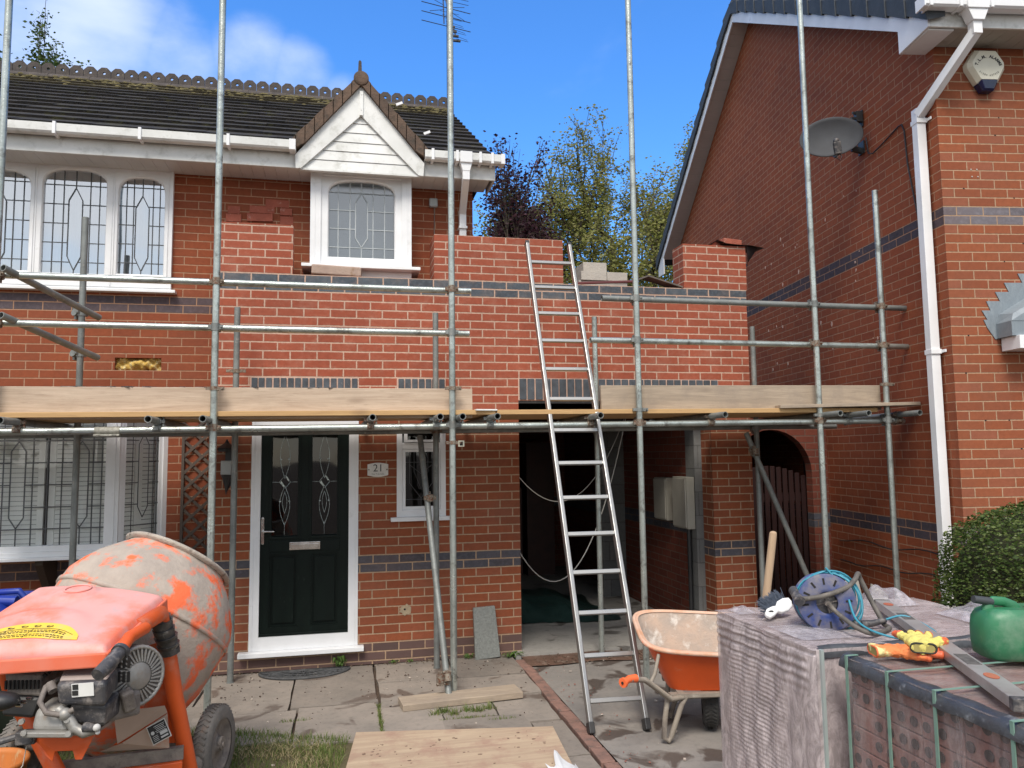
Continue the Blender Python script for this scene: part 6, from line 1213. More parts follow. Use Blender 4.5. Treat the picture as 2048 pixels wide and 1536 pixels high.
# wheels
def wheel(name, c, nrm, r, wdt, par, hubm, tm):
    c, nrm = V(c), V(nrm).normalized(); b = B(); h = wdt / 2; b.lathe([(r * .66, -h), (r * .90, -h), (r * .975, -h * .75), (r, -h * .35), (r, h * .35), (r * .975, h * .75), (r * .90, h), (r * .66, h)], c, nrm, 44); w_ = b.build(name, tm, par)
    b = B(); x, y, d = basis(nrm)
    for i in range(44):
        a = 2 * pi * i / 44; 
        for s_ in (-1, 1): p = c + (x * cos(a) + y * sin(a)) * (r + .001); q = c + (x * cos(a + .09) + y * sin(a + .09)) * (r + .001) + d * s_ * h * .7; b.bar(p + d * s_ * h * .1, q, .009, .006, x * cos(a) + y * sin(a))
    b.build('tread', tm, w_)
    b = B(); b.lathe([(0, h * .5), (r * .16, h * .9), (r * .18, h * .55), (r * .30, h * .35), (r * .55, h * .40), (r * .62, h * .85), (r * .67, h * .95), (r * .67, -h * .9), (r * .3, -h * .3), (0, -h * .3)], c, nrm, 36); b.cyl(c - nrm * h * .5, c + nrm * h * 1.25, r * .07, n=10); b.build('rim', hubm, w_); return w_
wheel('wheel', (-.645, -2.375, .262), (.96, -.24, .02), .195, .085, cm_, grime, tyre); wheel('wheel', (-1.62, -2.14, .23), (.96, -.24, 0), .19, .08, cm_, grime, tyre)
# =================================================================== bin and bucket, far left
bn = root('wheelie_bin', (-2.1, -1.85, 0), 'dark green wheelie bin with blue lid half hidden by the mixer', 'wheelie bin'); gbin = mat('green_bin_plastic', (0.025, 0.085, 0.05), (0.02, 0.065, 0.04), sc=4, rough=.5, bump=.1); blu = mat('blue_lid_plastic', (0.01, 0.03, 0.28), (0.015, 0.04, 0.22), sc=5, rough=.35)
b = B(); b.hexa([(-2.22, -2.08, .10), (-1.80, -2.14, .10), (-1.74, -1.72, .10), (-2.16, -1.66, .10), (-2.32, -2.16, .93), (-1.745, -2.24, .93), (-1.665, -1.66, .93), (-2.24, -1.58, .93)]); b.build('body', gbin, bn, bev=.02)
b = B(); b.hexa([(-2.34, -2.18, .932), (-1.72, -2.27, .932), (-1.63, -1.64, .932), (-2.26, -1.55, .932), (-2.30, -2.10, .985), (-1.78, -2.18, .985), (-1.70, -1.70, .985), (-2.22, -1.62, .985)]); b.tube([(-1.86, -2.02, .975), (-1.84, -2.03, 1.035), (-1.70, -2.05, 1.04), (-1.66, -2.05, .985)], .018, 8); b.tube([(-2.2, -2.0, .98), (-1.95, -2.05, 1.005), (-1.70, -2.08, .99)], .03, 8); b.build('lid', blu, bn, bev=.015)
wheel('wheel', (-1.70, -2.08, .10), (.99, -.14, 0), .10, .05, bn, blk, tyre)
bk_ = root('bucket', (-1.60, -2.62, 0), 'scratched orange builder bucket at the bottom left edge', 'bucket'); ob_ = mat('scratched_orange_bucket', (0.50, 0.16, 0.03), (0.40, 0.13, 0.03), sc=6, rough=.6, c3=(0.45, 0.30, 0.15), sc3=24, t3=(.58, .7), stretch=(1, 1, .4))
b = B(); b.lathe([(.0, .0), (.16, .0), (.195, .33), (.205, .335), (.205, .35), (.190, .352), (.182, .33), (.15, .02), (0, .02)], (-1.63, -2.63, .005), (0, 0, 1), 36); b.build('body', ob_, bk_)
# =================================================================== WHEELBARROW
wb = root('wheelbarrow', (2.1, -2.1, 0), 'orange wheelbarrow with mortar-caked tray beside the wrapped bricks', 'wheelbarrow')
def WC(u, v, z): return V((.977 * u + .214 * v, -6.75 - .214 * u + .977 * v, z))
wbo = mat('barrow_orange', (0.72, 0.10, 0.012), (0.62, 0.085, 0.012), sc=4, rough=.38, c3=(0.55, 0.20, 0.10), sc3=9, t3=(.62, .8)); wbi = mat('mortar_caked_tray', (0.47, 0.34, 0.26), (0.33, 0.28, 0.24), sc=5, rough=.85, c3=(0.62, 0.56, 0.50), sc3=9, t3=(.52, .66), bump=.6, bsc=40); rimm = mat('dusty_orange_rim', (0.62, 0.42, 0.32), (0.56, 0.30, 0.18), sc=8, rough=.7, c3=(0.75, 0.16, 0.07), sc3=7, t3=(.62, .68), bump=.3)
def trayloop(t, o=0, n=48):   # t 0 rim .. 1 bottom
    u0, u1 = .79 + t * .16 + o, 1.72 - t * .30 - o; v0, v1 = 4.74 + t * .12 + o, 5.34 - t * .13 - o; zc = lambda u, v: (.555 - .06 * (u - .79) + .20 * (v - 4.74)) * (1 - t) + .285 * t; pts = []
    for i in range(n):
        a = 2 * pi * i / n; k = 2 / 4.5; c, s_ = cos(a), sin(a); u = (u0 + u1) / 2 + (u1 - u0) / 2 * abs(c) ** k * (1 if c > 0 else -1); v = (v0 + v1) / 2 + (v1 - v0) / 2 * abs(s_) ** k * (1 if s_ > 0 else -1); pts.append(WC(u, v, zc(u, v)))
    return pts
def loft(b, loops, cap=True):
    n = len(loops[0]); vs = [p for l in loops for p in l]; b.add(vs, [(j * n + i, j * n + (i + 1) % n, (j + 1) * n + (i + 1) % n, (j + 1) * n + i) for j in range(len(loops) - 1) for i in range(n)], True)
    if cap: b.add(loops[-1], [tuple(range(n))])
ts = [0, .1, .25, .5, .75, .9, .97, 1.0]; curve = lambda t: t if t < .85 else .85 + (t - .85) * 1.0
b = B(); loft(b, [trayloop(t) for t in ts]); loft(b, [trayloop(0), trayloop(0, -.0)]) if 0 else None; tr_ = b.build('tray', wbo, wb)
b = B(); loft(b, [[p + V((0, 0, .004)) for p in trayloop(t, .006)] for t in ts]); b.build('mortar_lining', wbi, tr_)
b = B(); b.tube(trayloop(0, -.010), .014, 8, closed=True); loft(b, [[p + V((0, 0, .010)) for p in trayloop(0, -.014)], [p + V((0, 0, .012)) for p in trayloop(0.02, .010)]], False); b.build('tray_rim', rimm, tr_)
fm_ = mat('dusty_barrow_frame', (0.30, 0.26, 0.21), (0.20, 0.17, 0.145), sc=9, rough=.75, c3=(0.42, 0.38, 0.32), sc3=12, t3=(.55, .7), bump=.3)
b = B(); b.tube([WC(.665, 4.60, .43), WC(.76, 4.68, .405), WC(.93, 4.78, .262), WC(1.05, 4.83, .262), WC(1.75, 5.0, .24)], .017, 10); b.tube([WC(.95, 5.25, .30), WC(1.1, 5.2, .262), WC(1.75, 5.1, .24)], .017, 10); b.build('frame', fm_, wb)
b = B(); b.bar(WC(.93, 4.82, .272), WC(1.60, 4.90, .262), .05, .022); b.bar(WC(.95, 5.15, .278), WC(1.6, 5.12, .265), .05, .02); b.bar(WC(1.0, 4.8, .275), WC(1.0, 5.2, .28), .04, .02); b.build('tray_bearer', fm_, wb)
b = B(); b.tube([WC(.915, 4.80, .27), WC(.895, 4.80, .14), WC(.885, 4.80, .03), WC(.915, 4.80, .012), WC(.93, 4.80, .04), WC(1.00, 4.81, .22), WC(1.03, 4.82, .262)], .016, 10); b.build('leg', fm_, wb)
b = B(); b.tube([WC(1.0, 5.2, .27), WC(.98, 5.2, .05), WC(1.0, 5.2, .015), WC(1.08, 5.2, .24)], .016, 10); b.build('leg', fm_, wb)
b = B(); b.tube([WC(.80, 4.72, .375), WC(.83, 4.74, .42), WC(.865, 4.78, .525)], .011, 8); b.build('stay', fm_, wb)
b = B(); b.tube([WC(.615, 4.555, .425), WC(.64, 4.585, .428), WC(.655, 4.60, .433), WC(.70, 4.63, .428)], [.025, .019, .021, .024], 14); b.tube([WC(.612, 4.552, .425), WC(.622, 4.562, .426)], .028, 14); g_ = b.build('grip', mat('orange_rubber_grip', (0.85, 0.16, 0.05), (0.80, 0.14, 0.04), rough=.5), wb); b = B(); b.cyl(WC(.6085, 4.5485, .4248), WC(.611, 4.551, .425), .008, n=10); b.build('grip_hole', dark_m, g_)
wheel('wheel', WC(1.235, 5.08, .19), (.92, -.40, 0), .188, .095, wb, mat('white_wheel_rim', (0.5, 0.49, 0.46), (0.4, 0.39, 0.37)), mat('black_tyre', (0.03, 0.03, 0.03), (0.05, 0.048, 0.045), sc=20, rough=.85))
# =================================================================== BRICK PACKS
wrap = None
def wrapmat(name, dens, tint, stre=(1, 1, 1)):
    m = bpy.data.materials.new(name); m.use_nodes = True; nt = m.node_tree; nt.nodes.clear(); o = N(nt, 'ShaderNodeOutputMaterial'); t = N(nt, 'ShaderNodeTexCoord'); mp = N(nt, 'ShaderNodeMapping'); mp.inputs['Scale'].default_value = stre; L(nt, t.outputs['Object'], mp.inputs[0])
    n1 = N(nt, 'ShaderNodeTexNoise', i={'Scale': 4, 'Detail': 8, 'Roughness': .6, 'Distortion': .5}); L(nt, mp.outputs[0], n1.inputs['Vector']); n2 = N(nt, 'ShaderNodeTexNoise', i={'Scale': 30, 'Detail': 5, 'Roughness': .6, 'Distortion': .8}); L(nt, mp.outputs[0], n2.inputs['Vector'])
    p = N(nt, 'ShaderNodeBsdfPrincipled', i={'Roughness': .20, 'Specular IOR Level': .7}); n3 = N(nt, 'ShaderNodeTexNoise', i={'Scale': 14, 'Detail': 9, 'Roughness': .75, 'Distortion': 1.2}); L(nt, mp.outputs[0], n3.inputs['Vector']); L(nt, MIX(nt, MR(nt, n3.outputs['Fac'], .42, .66), tuple(x * .72 for x in tint), tuple(min(1, x * 1.35) for x in tint)), p.inputs['Base Color']); tr = N(nt, 'ShaderNodeBsdfTransparent'); bb = N(nt, 'ShaderNodeBump', i={'Strength': .8, 'Distance': .008}); L(nt, n2.outputs['Fac'], bb.inputs['Height']); L(nt, bb.outputs[0], p.inputs['Normal'])
    mx = N(nt, 'ShaderNodeMixShader'); L(nt, MR(nt, n1.outputs['Fac'], .3, .7, dens[0], dens[1]), mx.inputs[0]); L(nt, tr.outputs[0], mx.inputs[1]); L(nt, p.outputs[0], mx.inputs[2]); L(nt, mx.outputs[0], o.inputs[0]); return m
packb = mat('packed_brick', (0.33, 0.155, 0.125), (0.25, 0.12, 0.10), sc=7, rough=.85, bump=.4, bsc=60, c3=(0.42, 0.33, 0.30), sc3=9, t3=(.5, .75)); palw = wood('pallet_wood', (0.34, 0.25, 0.17), (0.26, 0.19, 0.13), (0.15, 0.1, 0.07), 0)
strapm = mat('green_strap', (0.14, 0.26, 0.205), (0.19, 0.30, 0.25), sc=20, rough=.45); edgem = mat('edge_protector', (0.036, 0.039, 0.046), (0.06, 0.064, 0.072), sc=14, rough=.35, c3=(0.22, 0.23, 0.25), sc3=16, t3=(.58, .72), bump=.5, bsc=30)
def pack(x0, x1, y0, y1, lab, seed, wm1, wm2, holes):
    pk = root('brick_pack', ((x0 + x1) / 2, (y0 + y1) / 2, 0), lab, 'brick pack'); r = random.Random(seed)
    b = B()
    for y in (y0 + .02, (y0 + y1) / 2 - .05, y1 - .12): b.bx(x0, x1, y, y + .1, .0, .10)
    for i in range(6): x = x0 + i * (x1 - x0 - .1) / 5; b.bx(x, x + .1, y0, y1, .1, .12)
    b.build('pallet', palw, pk)
    b = B(); nz = 12 if holes else 8; hz = (.985 - .125) / nz
    ny = 7 if holes else 10; wy = (y1 - y0 - .02) / ny
    for k in range(nz):
        for j in range(ny): jx, jz = r.uniform(0, .006), 0; b.bx(x0 + .012 + jx, x1 - .012, y0 + .01 + j * wy, y0 + .01 + (j + 1) * wy - .004, .125 + k * hz, .125 + (k + 1) * hz - .004)
    br_o = b.build('bricks', packb, pk, bev=.003)
    if holes:
        b = B()
        for k in range(nz):
            for j in range(ny):
                for q in (.17, .5, .83): 
                    y = y0 + .01 + (j + q) * wy; z = .125 + (k + .5) * hz; y += r.gauss(0, .003); z += r.gauss(0, .002); b.cyl((x0 + .0100, y, z), (x0 + .0125, y, z), .0165, n=14) if r.random() < .88 else None
        tag(b.build('dark_hole_discs', mat('hole_dark', (0.035, 0.025, 0.025), (0.05, 0.04, 0.04), sc=20), br_o), kind='stuff')  # flat dark discs paint the shade inside the brick holes
    def face(fn, nu, nv, nm, m): b = B(); b.grid(fn, nu, nv); return b.build(nm, m, pk)
    if holes:
        face(lambda a, c: (x0 + .004 + .004 * sin(60 * a * (y1 - y0) + 2 * sin(9 * c)) * (1 - c) - .002, y0 + a * (y1 - y0), .12 + c * .88), 90, 30, 'wrapping', wm1)
    else:
        def lf(a, c):
            y = y0 + a * (y1 - y0); z = .12 + c * .88; mid = math.exp(-((a - .55) / .27) ** 4) * (.3 + .5 * c) * (.45 + .55 * abs(sin(5 * a + 9 * c))); rib = .0026 * sin(2 * pi * z / .0185 + 1.6 * sin(9 * a) + 1.3 * sin(11 * z)) * mid + .004 * sin(38 * a + 2 * sin(8 * z)) * math.exp(-((a - .5) / .4) ** 6); big = .0032 * sin(2 * pi * z / .036 + 4.5 * a) * math.exp(-((c - .90) / .08) ** 2) * (a > .06)
            e = .02 * (abs(2 * a - 1) ** 12 + (c > .97) * .3); return (x0 - .006 + rib + big + e + .004 * sin(9 * a) * sin(4 * c), y, z)
        face(lf, 60, 260, 'wrapping', wm1)
        face(lambda a, c: (x0 + .01 + a * (x1 - x0), y0 - .004 + .006 * sin(25 * a) * sin(9 * c), .12 + c * .88), 60, 40, 'wrapping', wm1)
    face(lambda a, c: (x0 + a * (x1 - x0), y0 + c * (y1 - y0), .996 + .004 * sin(17 * a + 5 * c) * sin(13 * c - 4 * a) + .006 * max(0, sin(31 * a - 22 * c)) * sin(7 * a + 3) ** 2), 80, 60, 'top_wrapping', wm2)
    return pk
wl = wrapmat('mauve_stretch_wrap', (.62, .97), (0.52, 0.455, 0.46), (1, 1.2, .5)); wt = wrapmat('top_wrap', (.5, .9), (0.56, 0.49, 0.49), (1, 2.5, 1)); wf = wrapmat('thin_wrap', (.08, .60), (0.40, 0.34, 0.34), (1, 2.5, .6))
pk1 = pack(1.712, 2.80, -4.11, -3.32, 'tall pack of bricks in ribbed mauve plastic wrap, behind the strapped pack', 3, wl, wt, False)
pk2 = pack(1.765, 2.90, -5.45, -4.215, 'strapped pack of perforated bricks in clear wrap, nearest the camera', 4, wf, wrapmat('clear_top_wrap', (.25, .65), (0.40, 0.33, 0.31), (1, 2.5, 1)), True)
b = B()
for y in (-4.245, -4.455, -4.665, -4.945, -5.2): b.bx(1.752, 1.756, y - .006, y + .006, .12, 1.008); b.bx(1.752, 2.9 if y < -4.4 else 1.80, y - .006, y + .006, 1.0085, 1.0105)
b.build('strap', strapm, pk2)
b = B(); b.grid(lambda a, c: (1.757 + .045 * (1 - cos(c * pi / 2)) * 1.0 - .006 + .003 * sin(40 * a), -5.45 + a * 1.25, .962 + .045 * sin(c * pi / 2) + .002 * sin(55 * a + 3)), 70, 8); b.build('edge_strip', edgem, pk2)
b = B(); b.grid(lambda a, c: (1.74 + a * 1.08, -4.118 + .03 * (1 - cos(c * pi / 2)) + .003 * sin(30 * a), .965 + .042 * sin(c * pi / 2) + .003 * sin(21 * a)), 60, 6); b.build('edge_strip', edgem, pk1)
b = B(); b.bx(1.735, 1.747, -4.125, -4.108, .12, 1.0); b.build('strap', mat('pale_strap', (0.30, 0.38, 0.36), (0.34, 0.36, 0.36), rough=.4), pk1)
poly = wrapmat('crumpled_polythene', (.12, .62), (0.55, 0.52, 0.56))
def crumple(lab, c, sx, sy, h, seed):
    r = random.Random(seed); ph = [r.uniform(0, 6) for _ in range(6)]; b = B()
    b.grid(lambda a, q: (c[0] + (a - .5) * sx, c[1] + (q - .5) * sy, 1.004 + h * max(0, sin(pi * a) * sin(pi * q)) ** .7 * (.6 + .25 * sin(9 * a + ph[0]) * sin(8 * q + ph[1]) + .2 * abs(sin(17 * a + ph[2] + 3 * q)))), 40, 30); tag(b.build('polythene', poly), lab, 'plastic')
crumple('crumpled clear polythene at the back of the wrapped pack, right of the cable reel', (2.55, -3.42), .26, .20, .09, 1); crumple('crumpled clear polythene heaped behind the green fuel can', (2.75, -3.80), .30, .22, .075, 2); crumple('small twist of clear polythene on the far left corner of the wrapped pack', (1.80, -3.42), .09, .12, .028, 3); crumple('flattened clear polythene left of the cable reel', (1.86, -3.86), .22, .26, .012, 4)
# spirit level
sl = root('spirit_level', (2.15, -4.2, 1.01), 'long aluminium spirit level lying across the brick packs under the gloves', 'spirit level'); A, Bq = V((2.435, -3.56, 1.030)), V((1.845, -4.90, 1.030)); dl = (Bq - A).normalized(); sx = V((dl.y, -dl.x, 0)).normalized() * -1
lvm = mat('dusty_level_metal', (0.50, 0.48, 0.46), (0.40, 0.38, 0.365), sc=9, rough=.4, metal=.5, c3=(0.32, 0.28, 0.26), sc3=14, t3=(.52, .75)); b = B(); b.bar(A, Bq, .062, .034); lv = b.build('body', lvm, sl, bev=.003)
for p_, q_ in ((A - dl * .006, A + dl * .012), (Bq - dl * .022, Bq + dl * .006)): b = B(); b.bar(p_, q_, .065, .037); b.build('end_cap', blk_dusty, sl, bev=.003)
cutout_m = mat('cutout_dark', (0.06, 0.055, 0.05), (0.13, 0.12, 0.11), sc=50, rough=.9)
for t in (.30, .98): b = B(); b.bar(A + dl * t + V((0, 0, .0172)), A + dl * (t + .13) + V((0, 0, .0172)), .042, .002); b.build('hand_hole', cutout_m, lv)  # thin dark plates on top paint the shade of the hand cut-outs
b = B()
for t in (.11, 1.24): c = A + dl * t + V((0, 0, .0175)); b.add([c + dl * .034 * cos(2 * pi * i / 20) + sx * .020 * sin(2 * pi * i / 20) for i in range(20)], [tuple(range(20))]); b.add([c + V((0, 0, .001)) + dl * .034 * cos(2 * pi * i / 20) + sx * .020 * sin(2 * pi * i / 20) for i in range(20)], [tuple(range(20))])
b.build('vial_window', mat('red_vial', (0.50, 0.12, 0.07), (0.45, 0.16, 0.1), rough=.25), lv)
# fuel can
fc = root('fuel_can', (2.33, -4.42, 1.0), 'green plastic fuel can with black cap and dark spout on the brick packs', 'fuel can'); fgm = mat('green_fuel_plastic', (0.022, 0.19, 0.08), (0.03, 0.14, 0.07), sc=5, rough=.45, c3=(0.17, 0.27, 0.19), sc3=7, t3=(.48, .75), det=10)
Rf = Matrix.Rotation(rad(-12), 3, 'Z'); fo = V((2.335, -4.42, 1.012)); F = lambda x, y, z: fo + Rf @ V((x, y, z)); b = B()
lp = []
for z, s_, sh in ((0, .86, 0), (.012, .97, 0), (.05, 1.0, 0), (.10, 1.0, 0), (.135, .97, .0), (.158, .88, 0), (.170, .72, 0)):
    lp.append([F((.165 * s_) * abs(cos(a)) ** .55 * (1 if cos(a) > 0 else -1), (.085 * s_) * abs(sin(a)) ** .6 * (1 if sin(a) > 0 else -1), z) for a in [2 * pi * (i + .5) / 40 for i in range(40)]])
loft(b, lp); b.build('body', fgm, fc)
b = B(); b.tube([F(-.118, 0, .145), F(-.114, 0, .180), F(-.098, 0, .192), F(-.060, 0, .188), F(-.028, 0, .174), F(-.018, 0, .155)], [.018, .014, .011, .011, .012, .016], 12, flat=1.5); b.build('handle', fgm, fc)
b = B(); b.cyl(F(.028, -.03, .158), F(.030, -.032, .190), .028, n=20); b.cyl(F(.030, -.032, .190), F(.031, -.032, .198), .019, n=16)
for i in range(14): a = 2 * pi * i / 14; b.bar(F(.028 + .028 * cos(a), -.03 + .028 * sin(a), .160), F(.030 + .028 * cos(a), -.032 + .028 * sin(a), .190), .005, .005)
b.build('cap', blk, fc, bev=.002); b = B(); b.tube([F(-.172, -.01, .200), F(-.135, -.008, .194), F(-.105, 0, .188)], [.013, .014, .015], 12); b.build('spout', mat('grey_spout', (0.05, 0.055, 0.06), (0.04, 0.045, 0.05), rough=.5), fc)
# bristle brush at the right edge
bb_ = root('bristle_brush', (2.235, -4.72, 1.0), 'tan bristle brush at the right edge beside the fuel can', 'brush'); b = B(); r_ = random.Random(8); bc_ = V((2.30, -4.66, 1.05))
for i in range(700):
    d = V((-1 + r_.gauss(0, .35), r_.gauss(-.1, .5), r_.gauss(-.12, .42))).normalized(); s_ = bc_ + V((0, r_.gauss(0, .02), r_.gauss(0, .012))); b.bar(s_, s_ + d * r_.uniform(.05, .085), .0014, .0014)
b.build('bristles', mat('tan_bristle', (0.45, 0.30, 0.14), (0.33, 0.21, 0.09), sc=60), bb_); b = B(); b.ob(bc_ + V((.05, 0, 0)), (.11, .08, .05)); b.build('stock', w_old, bb_, bev=.008)
# gloves
yg = mat('yellow_glove_knit', (0.68, 0.60, 0.17), (0.60, 0.52, 0.14), sc=14, rough=.9, bump=.4, bsc=160); og = mat('orange_glove_latex', (0.72, 0.17, 0.05), (0.62, 0.11, 0.05), sc=12, rough=.5)
def glove(lab, base, ry, tuck, pal, fing, cuffc, tilt=0.0):
    g = root('work_glove', base, lab, 'glove'); R = Matrix.Rotation(ry, 3, 'Z') @ Matrix.Rotation(tilt, 3, 'Y'); o = V(base); T = lambda x, y, z: o + R @ V((x, y, z)); b = B()
    b.sph(T(.0, 0, .022), (.058, .052, .021), 18, 12, R); b.sph(T(.02, -.02, .026), (.03, .028, .018), 12, 8, R); b.tube([T(-.03, 0, .022), T(-.065, .004, .023), T(-.115, .0, .024)], [.044, .036, .040], 16, flat=.52)
    tips = []
    for i, (y, l) in enumerate(((-.036, .056), (-.012, .070), (.013, .066), (.036, .050))):
        c = tuck[i]; p = [T(.036, y, .022), T(.036 + l * .5, y * 1.35 + c, .026 + abs(c) * .8), T(.036 + l * (1 - abs(c) * 12), y * 1.6 + 2.2 * c, .022 + c)]; b.tube(p, [.0155, .0145, .012], 10); b.sph(p[-1], .0125, 10, 6); tips.append((p[1].lerp(p[2], -.1), p[2]))
    p = [T(-.015, -.036, .020), T(.006, -.070, .024), T(.036, -.088, .020)]; b.tube(p, [.019, .016, .013], 10); b.sph(p[-1], .0135, 10, 6); tips.append((p[1], p[2]))
    pm = b.build('palm', pal, g); m_ = pm.modifiers.new('remesh', 'REMESH'); m_.mode = 'VOXEL'; m_.voxel_size = .003; m_.use_smooth_shade = True; m2 = pm.modifiers.new('d', 'DISPLACE'); t_ = bpy.data.textures.new('creases', 'CLOUDS'); t_.noise_scale = .030; m2.texture = t_; m2.strength = .016; m2.texture_coords = 'GLOBAL'
    for k, (p0, p1) in enumerate(tips):
        b = B(); b.tube([p0, p0.lerp(p1, .5), p1], [.0150, .0148, .0135], 12); b.sph(p1, .0140, 12, 8); f_ = b.build('thumb_tip' if k == 4 else 'fingertip', fing, g); m3 = f_.modifiers.new('d', 'DISPLACE'); m3.texture = t_; m3.strength = .012; m3.texture_coords = 'GLOBAL'
    b = B(); b.tube([T(-.115, .040 * cos(t), .024 + .0215 * sin(t) * (1 + .3 * cos(2 * t))) for t in [2 * pi * i / 24 for i in range(24)]], .0035, 6, closed=True); b.build('cuff_edge', cuffc, g); b = B(); b.add([T(-.1165, .036 * cos(2 * pi * i / 20), .024 + .018 * sin(2 * pi * i / 20)) for i in range(20)], [tuple(range(20))]); b.build('cuff_opening', mat('glove_inside', (0.36, 0.30, 0.10), rough=.95), g)
glove('left glove with cream cuff and orange latex back, lying under the other', (1.955, -4.30, 1.004), rad(-14), (.0, .004, .0, -.004), mat('cream_orange_glove', (0.66, 0.58, 0.26), (0.70, 0.20, 0.06), sc=9, lo=.47, hi=.53, rough=.8), og, og)
glove('right glove, yellow knit with orange fingers, lying on the level', (2.01, -4.30, 1.034), rad(58), (.006, .003, -.004, .003), yg, og, mat('black_cuff_band', (0.03, 0.028, 0.02), rough=.8))
# hand brush
hb = root('hand_brush', (1.90, -3.50, 1.0), 'small hand brush with white plastic handle left of the cable reel', 'brush'); b = B(); wp = mat('white_plastic', (0.80, 0.80, 0.79), (0.74, 0.74, 0.73), rough=.3); T_ = lambda x, y: V((1.895 + 1.15 * x - .2 * y, -3.58 + .42 * x + .45 * y, 1.038 + .25 * x + 1.0 * y))
ol = [(-.075, -.008), (-.062, -.020), (-.035, -.018), (-.015, -.012), (.0, -.022), (.035, -.026), (.06, -.018), (.068, .0), (.06, .018), (.03, .026), (.0, .024), (-.015, .012), (-.035, .016), (-.062, .016), (-.078, .004)]
b.prism([T_(x, y) - V((0, .0, 0)) for x, y in ol], (0, -.010, .012)); b.build('handle', wp, hb, bev=.004); b = B(); c = T_(-.05, -.002) + V((0, -.0105, .0125)); b.add([c + V((.014 * cos(t), .003 * cos(t), .006 * sin(t))) for t in [2 * pi * i / 14 for i in range(14)]], [tuple(range(14))]); b.build('hanging_hole', dark_m, hb)
b = B(); r_ = random.Random(2)
for i in range(900): s_ = T_(r_.uniform(-.035, .055), r_.uniform(-.01, .02)) + V((0, .012, 0)); d = V((-.65 + r_.gauss(0, .22), .5 + r_.gauss(0, .2), .45 + r_.gauss(0, .3))).normalized(); b.bar(s_, s_ + d * r_.uniform(.04, .065), .0016, .0016)
b.build('bristles', mat('blue_grey_bristle', (0.07, 0.09, 0.13), (0.11, 0.13, 0.17), sc=80), hb)
wh = root('wooden_stake', (2.0, -3.42, 1.0), 'short round wooden handle standing up behind the hand brush', 'wooden handle'); b = B(); b.tube([(1.952, -3.37, 1.02), (1.990, -3.37, 1.24), (2.008, -3.37, 1.345)], [.018, .0185, .0175], 14); b.sph((2.008, -3.37, 1.346), (.0172, .0172, .012)); b.build('handle', wood('ash_handle', (0.44, 0.31, 0.20), (0.36, 0.25, 0.16), (0.22, 0.14, 0.09), 2, knots=False), wh)
# cable reel
cr = root('cable_reel', (2.02, -3.82, 1.0), 'blue cable reel with black tubular stand and turquoise cable on the brick pack', 'cable reel'); bd = mat('dusty_blue_plastic', (0.018, 0.045, 0.19), (0.075, 0.085, 0.16), sc=11, rough=.6, c3=(0.15, 0.14, 0.165), sc3=18, t3=(.44, .66), lo=.38, hi=.58)
rc = V((1.965, -3.835, 1.108)); rn = V((-.36, -.92, .10)).normalized(); x_, y_, _ = basis(rn); RD_ = .118
for off in (0, -.095):
    b = B(); n = 48; c = rc + rn * off; rr2 = [(.043, .004), (.047, .008), (.058, .006), (RD_ - .006, .003), (RD_, .0), (RD_, -.006), (.043, -.006), (.043, .004)]; b.lathe(rr2, c, rn, n); dsk = b.build('flange', bd, cr)
    if off == 0:
        b = B()
        for i in range(12): a = 2 * pi * i / 12 + .1; d = x_ * cos(a) + y_ * sin(a); b.bar(c + d * .074 + rn * .0055, c + d * .100 + rn * .0045, .008, .002, rn)
        b.build('slots', dark_m, dsk)
b = B(); b.cyl(rc + rn * -.09, rc - rn * .012, .043, n=24); b.build('hub', blk_dusty, cr); b = B()
for i in range(4): a = pi / 2 * i + .2; d = x_ * cos(a) + y_ * sin(a); b.bar(rc - rn * .004, rc + d * .044 - rn * .004, .005, .004, rn)
b.cyl(rc - rn * .01, rc + rn * .012, .012, n=14); b.build('hub_spokes', grime, cr)
turq = mat('turquoise_cable', (0.035, 0.22, 0.31), (0.05, 0.27, 0.36), sc=20, rough=.4); b = B(); r_ = random.Random(14)
for k in range(11):
    off = -.018 - .0068 * k; ra = .098 + r_.uniform(-.008, .010); cc = rc + rn * off + V((r_.uniform(-.004, .004), 0, r_.uniform(-.004, .004))); b.tube([cc + (x_ * cos(a) + y_ * sin(a)) * ra for a in [2 * pi * i / 36 for i in range(36)]], .0042, 6, closed=True)
for k in range(5):
    ra = .108 + .005 * k; cc = rc + rn * (-.05) + V((.022 + .004 * k, .004, .010 - .003 * k)); b.tube([cc + (x_ * cos(a) + y_ * sin(a)) * ra + rn * (.03 * sin(a * 2 + k)) for a in [2 * pi * i / 40 for i in range(40)]], .0042, 6, closed=True)
b.build('cable', turq, cr)
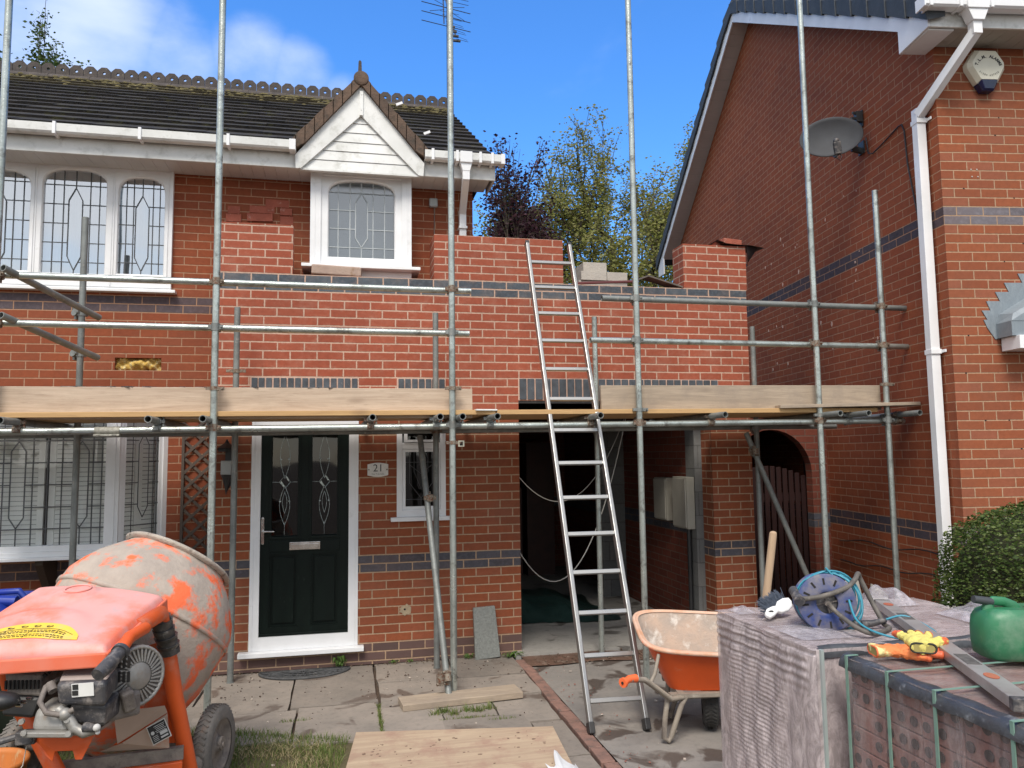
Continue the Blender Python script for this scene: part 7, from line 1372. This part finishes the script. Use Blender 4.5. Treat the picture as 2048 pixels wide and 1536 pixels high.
b = B(); e = [(1.99, -3.80, 1.245), (2.05, -3.84, 1.15), (2.02, -3.95, 1.055), (2.06, -4.06, 1.02), (2.16, -4.12, 1.012), (2.27, -4.08, 1.012), (2.33, -3.98, 1.015), (2.28, -3.90, 1.05), (2.20, -3.88, 1.035), (2.14, -3.88, 1.02)]
def smooth(p, k=6):
    p = [V(q) for q in p]; p = [p[0]] + p + [p[-1]]; out = []
    for i in range(1, len(p) - 2):
        for j in range(k): t = j / k; out.append(.5 * ((2 * p[i]) + (p[i + 1] - p[i - 1]) * t + (2 * p[i - 1] - 5 * p[i] + 4 * p[i + 1] - p[i + 2]) * t * t + (3 * p[i] - p[i - 1] - 3 * p[i + 1] + p[i + 2]) * t ** 3))
    return out + [p[-2]]
b.tube(smooth(e), .0044, 8); b.build('loose_cable', turq, cr); b = B(); b.tube([(2.20, -3.885, 1.035), (2.14, -3.875, 1.022), (2.10, -3.865, 1.02)], [.010, .014, .016], 10); b.sph((2.085, -3.86, 1.022), (.022, .016, .018)); b.build('plug', blk_dusty, cr)
tbm = mat('dusty_black_tube', (0.075, 0.068, 0.06), (0.13, 0.115, 0.10), sc=18, rough=.65, c3=(0.22, 0.19, 0.16), sc3=26, t3=(.55, .75)); b = B(); b.tube(smooth([(1.856, -3.80, 1.122), (1.93, -3.85, 1.138), (2.035, -3.86, 1.168), (2.10, -3.835, 1.195), (2.150, -3.79, 1.212), (2.175, -3.77, 1.185), (2.205, -3.80, 1.09), (2.205, -3.87, 1.012)]), .0105, 10); b.tube(smooth([rc + rn * .03, rc + rn * .035 + V((.02, -.01, -.03)), V((2.00, -3.97, 1.035)), V((2.055, -4.0, 1.014)), V((2.18, -3.93, 1.012)), V((2.205, -3.87, 1.012))]), .0095, 10); b.build('stand', tbm, cr)
b = B(); b.tube([(1.852, -3.815, 1.118), (1.870, -3.74, 1.150)], .019, 14); b.tube([(1.851, -3.818, 1.117), (1.853, -3.810, 1.120)], .023, 14); b.build('grip', blk_dusty, cr)
for o in bpy.data.objects:
    if o.type == 'MESH' and o.data.materials and o.data.materials[0] is None: print('no material', o.name)
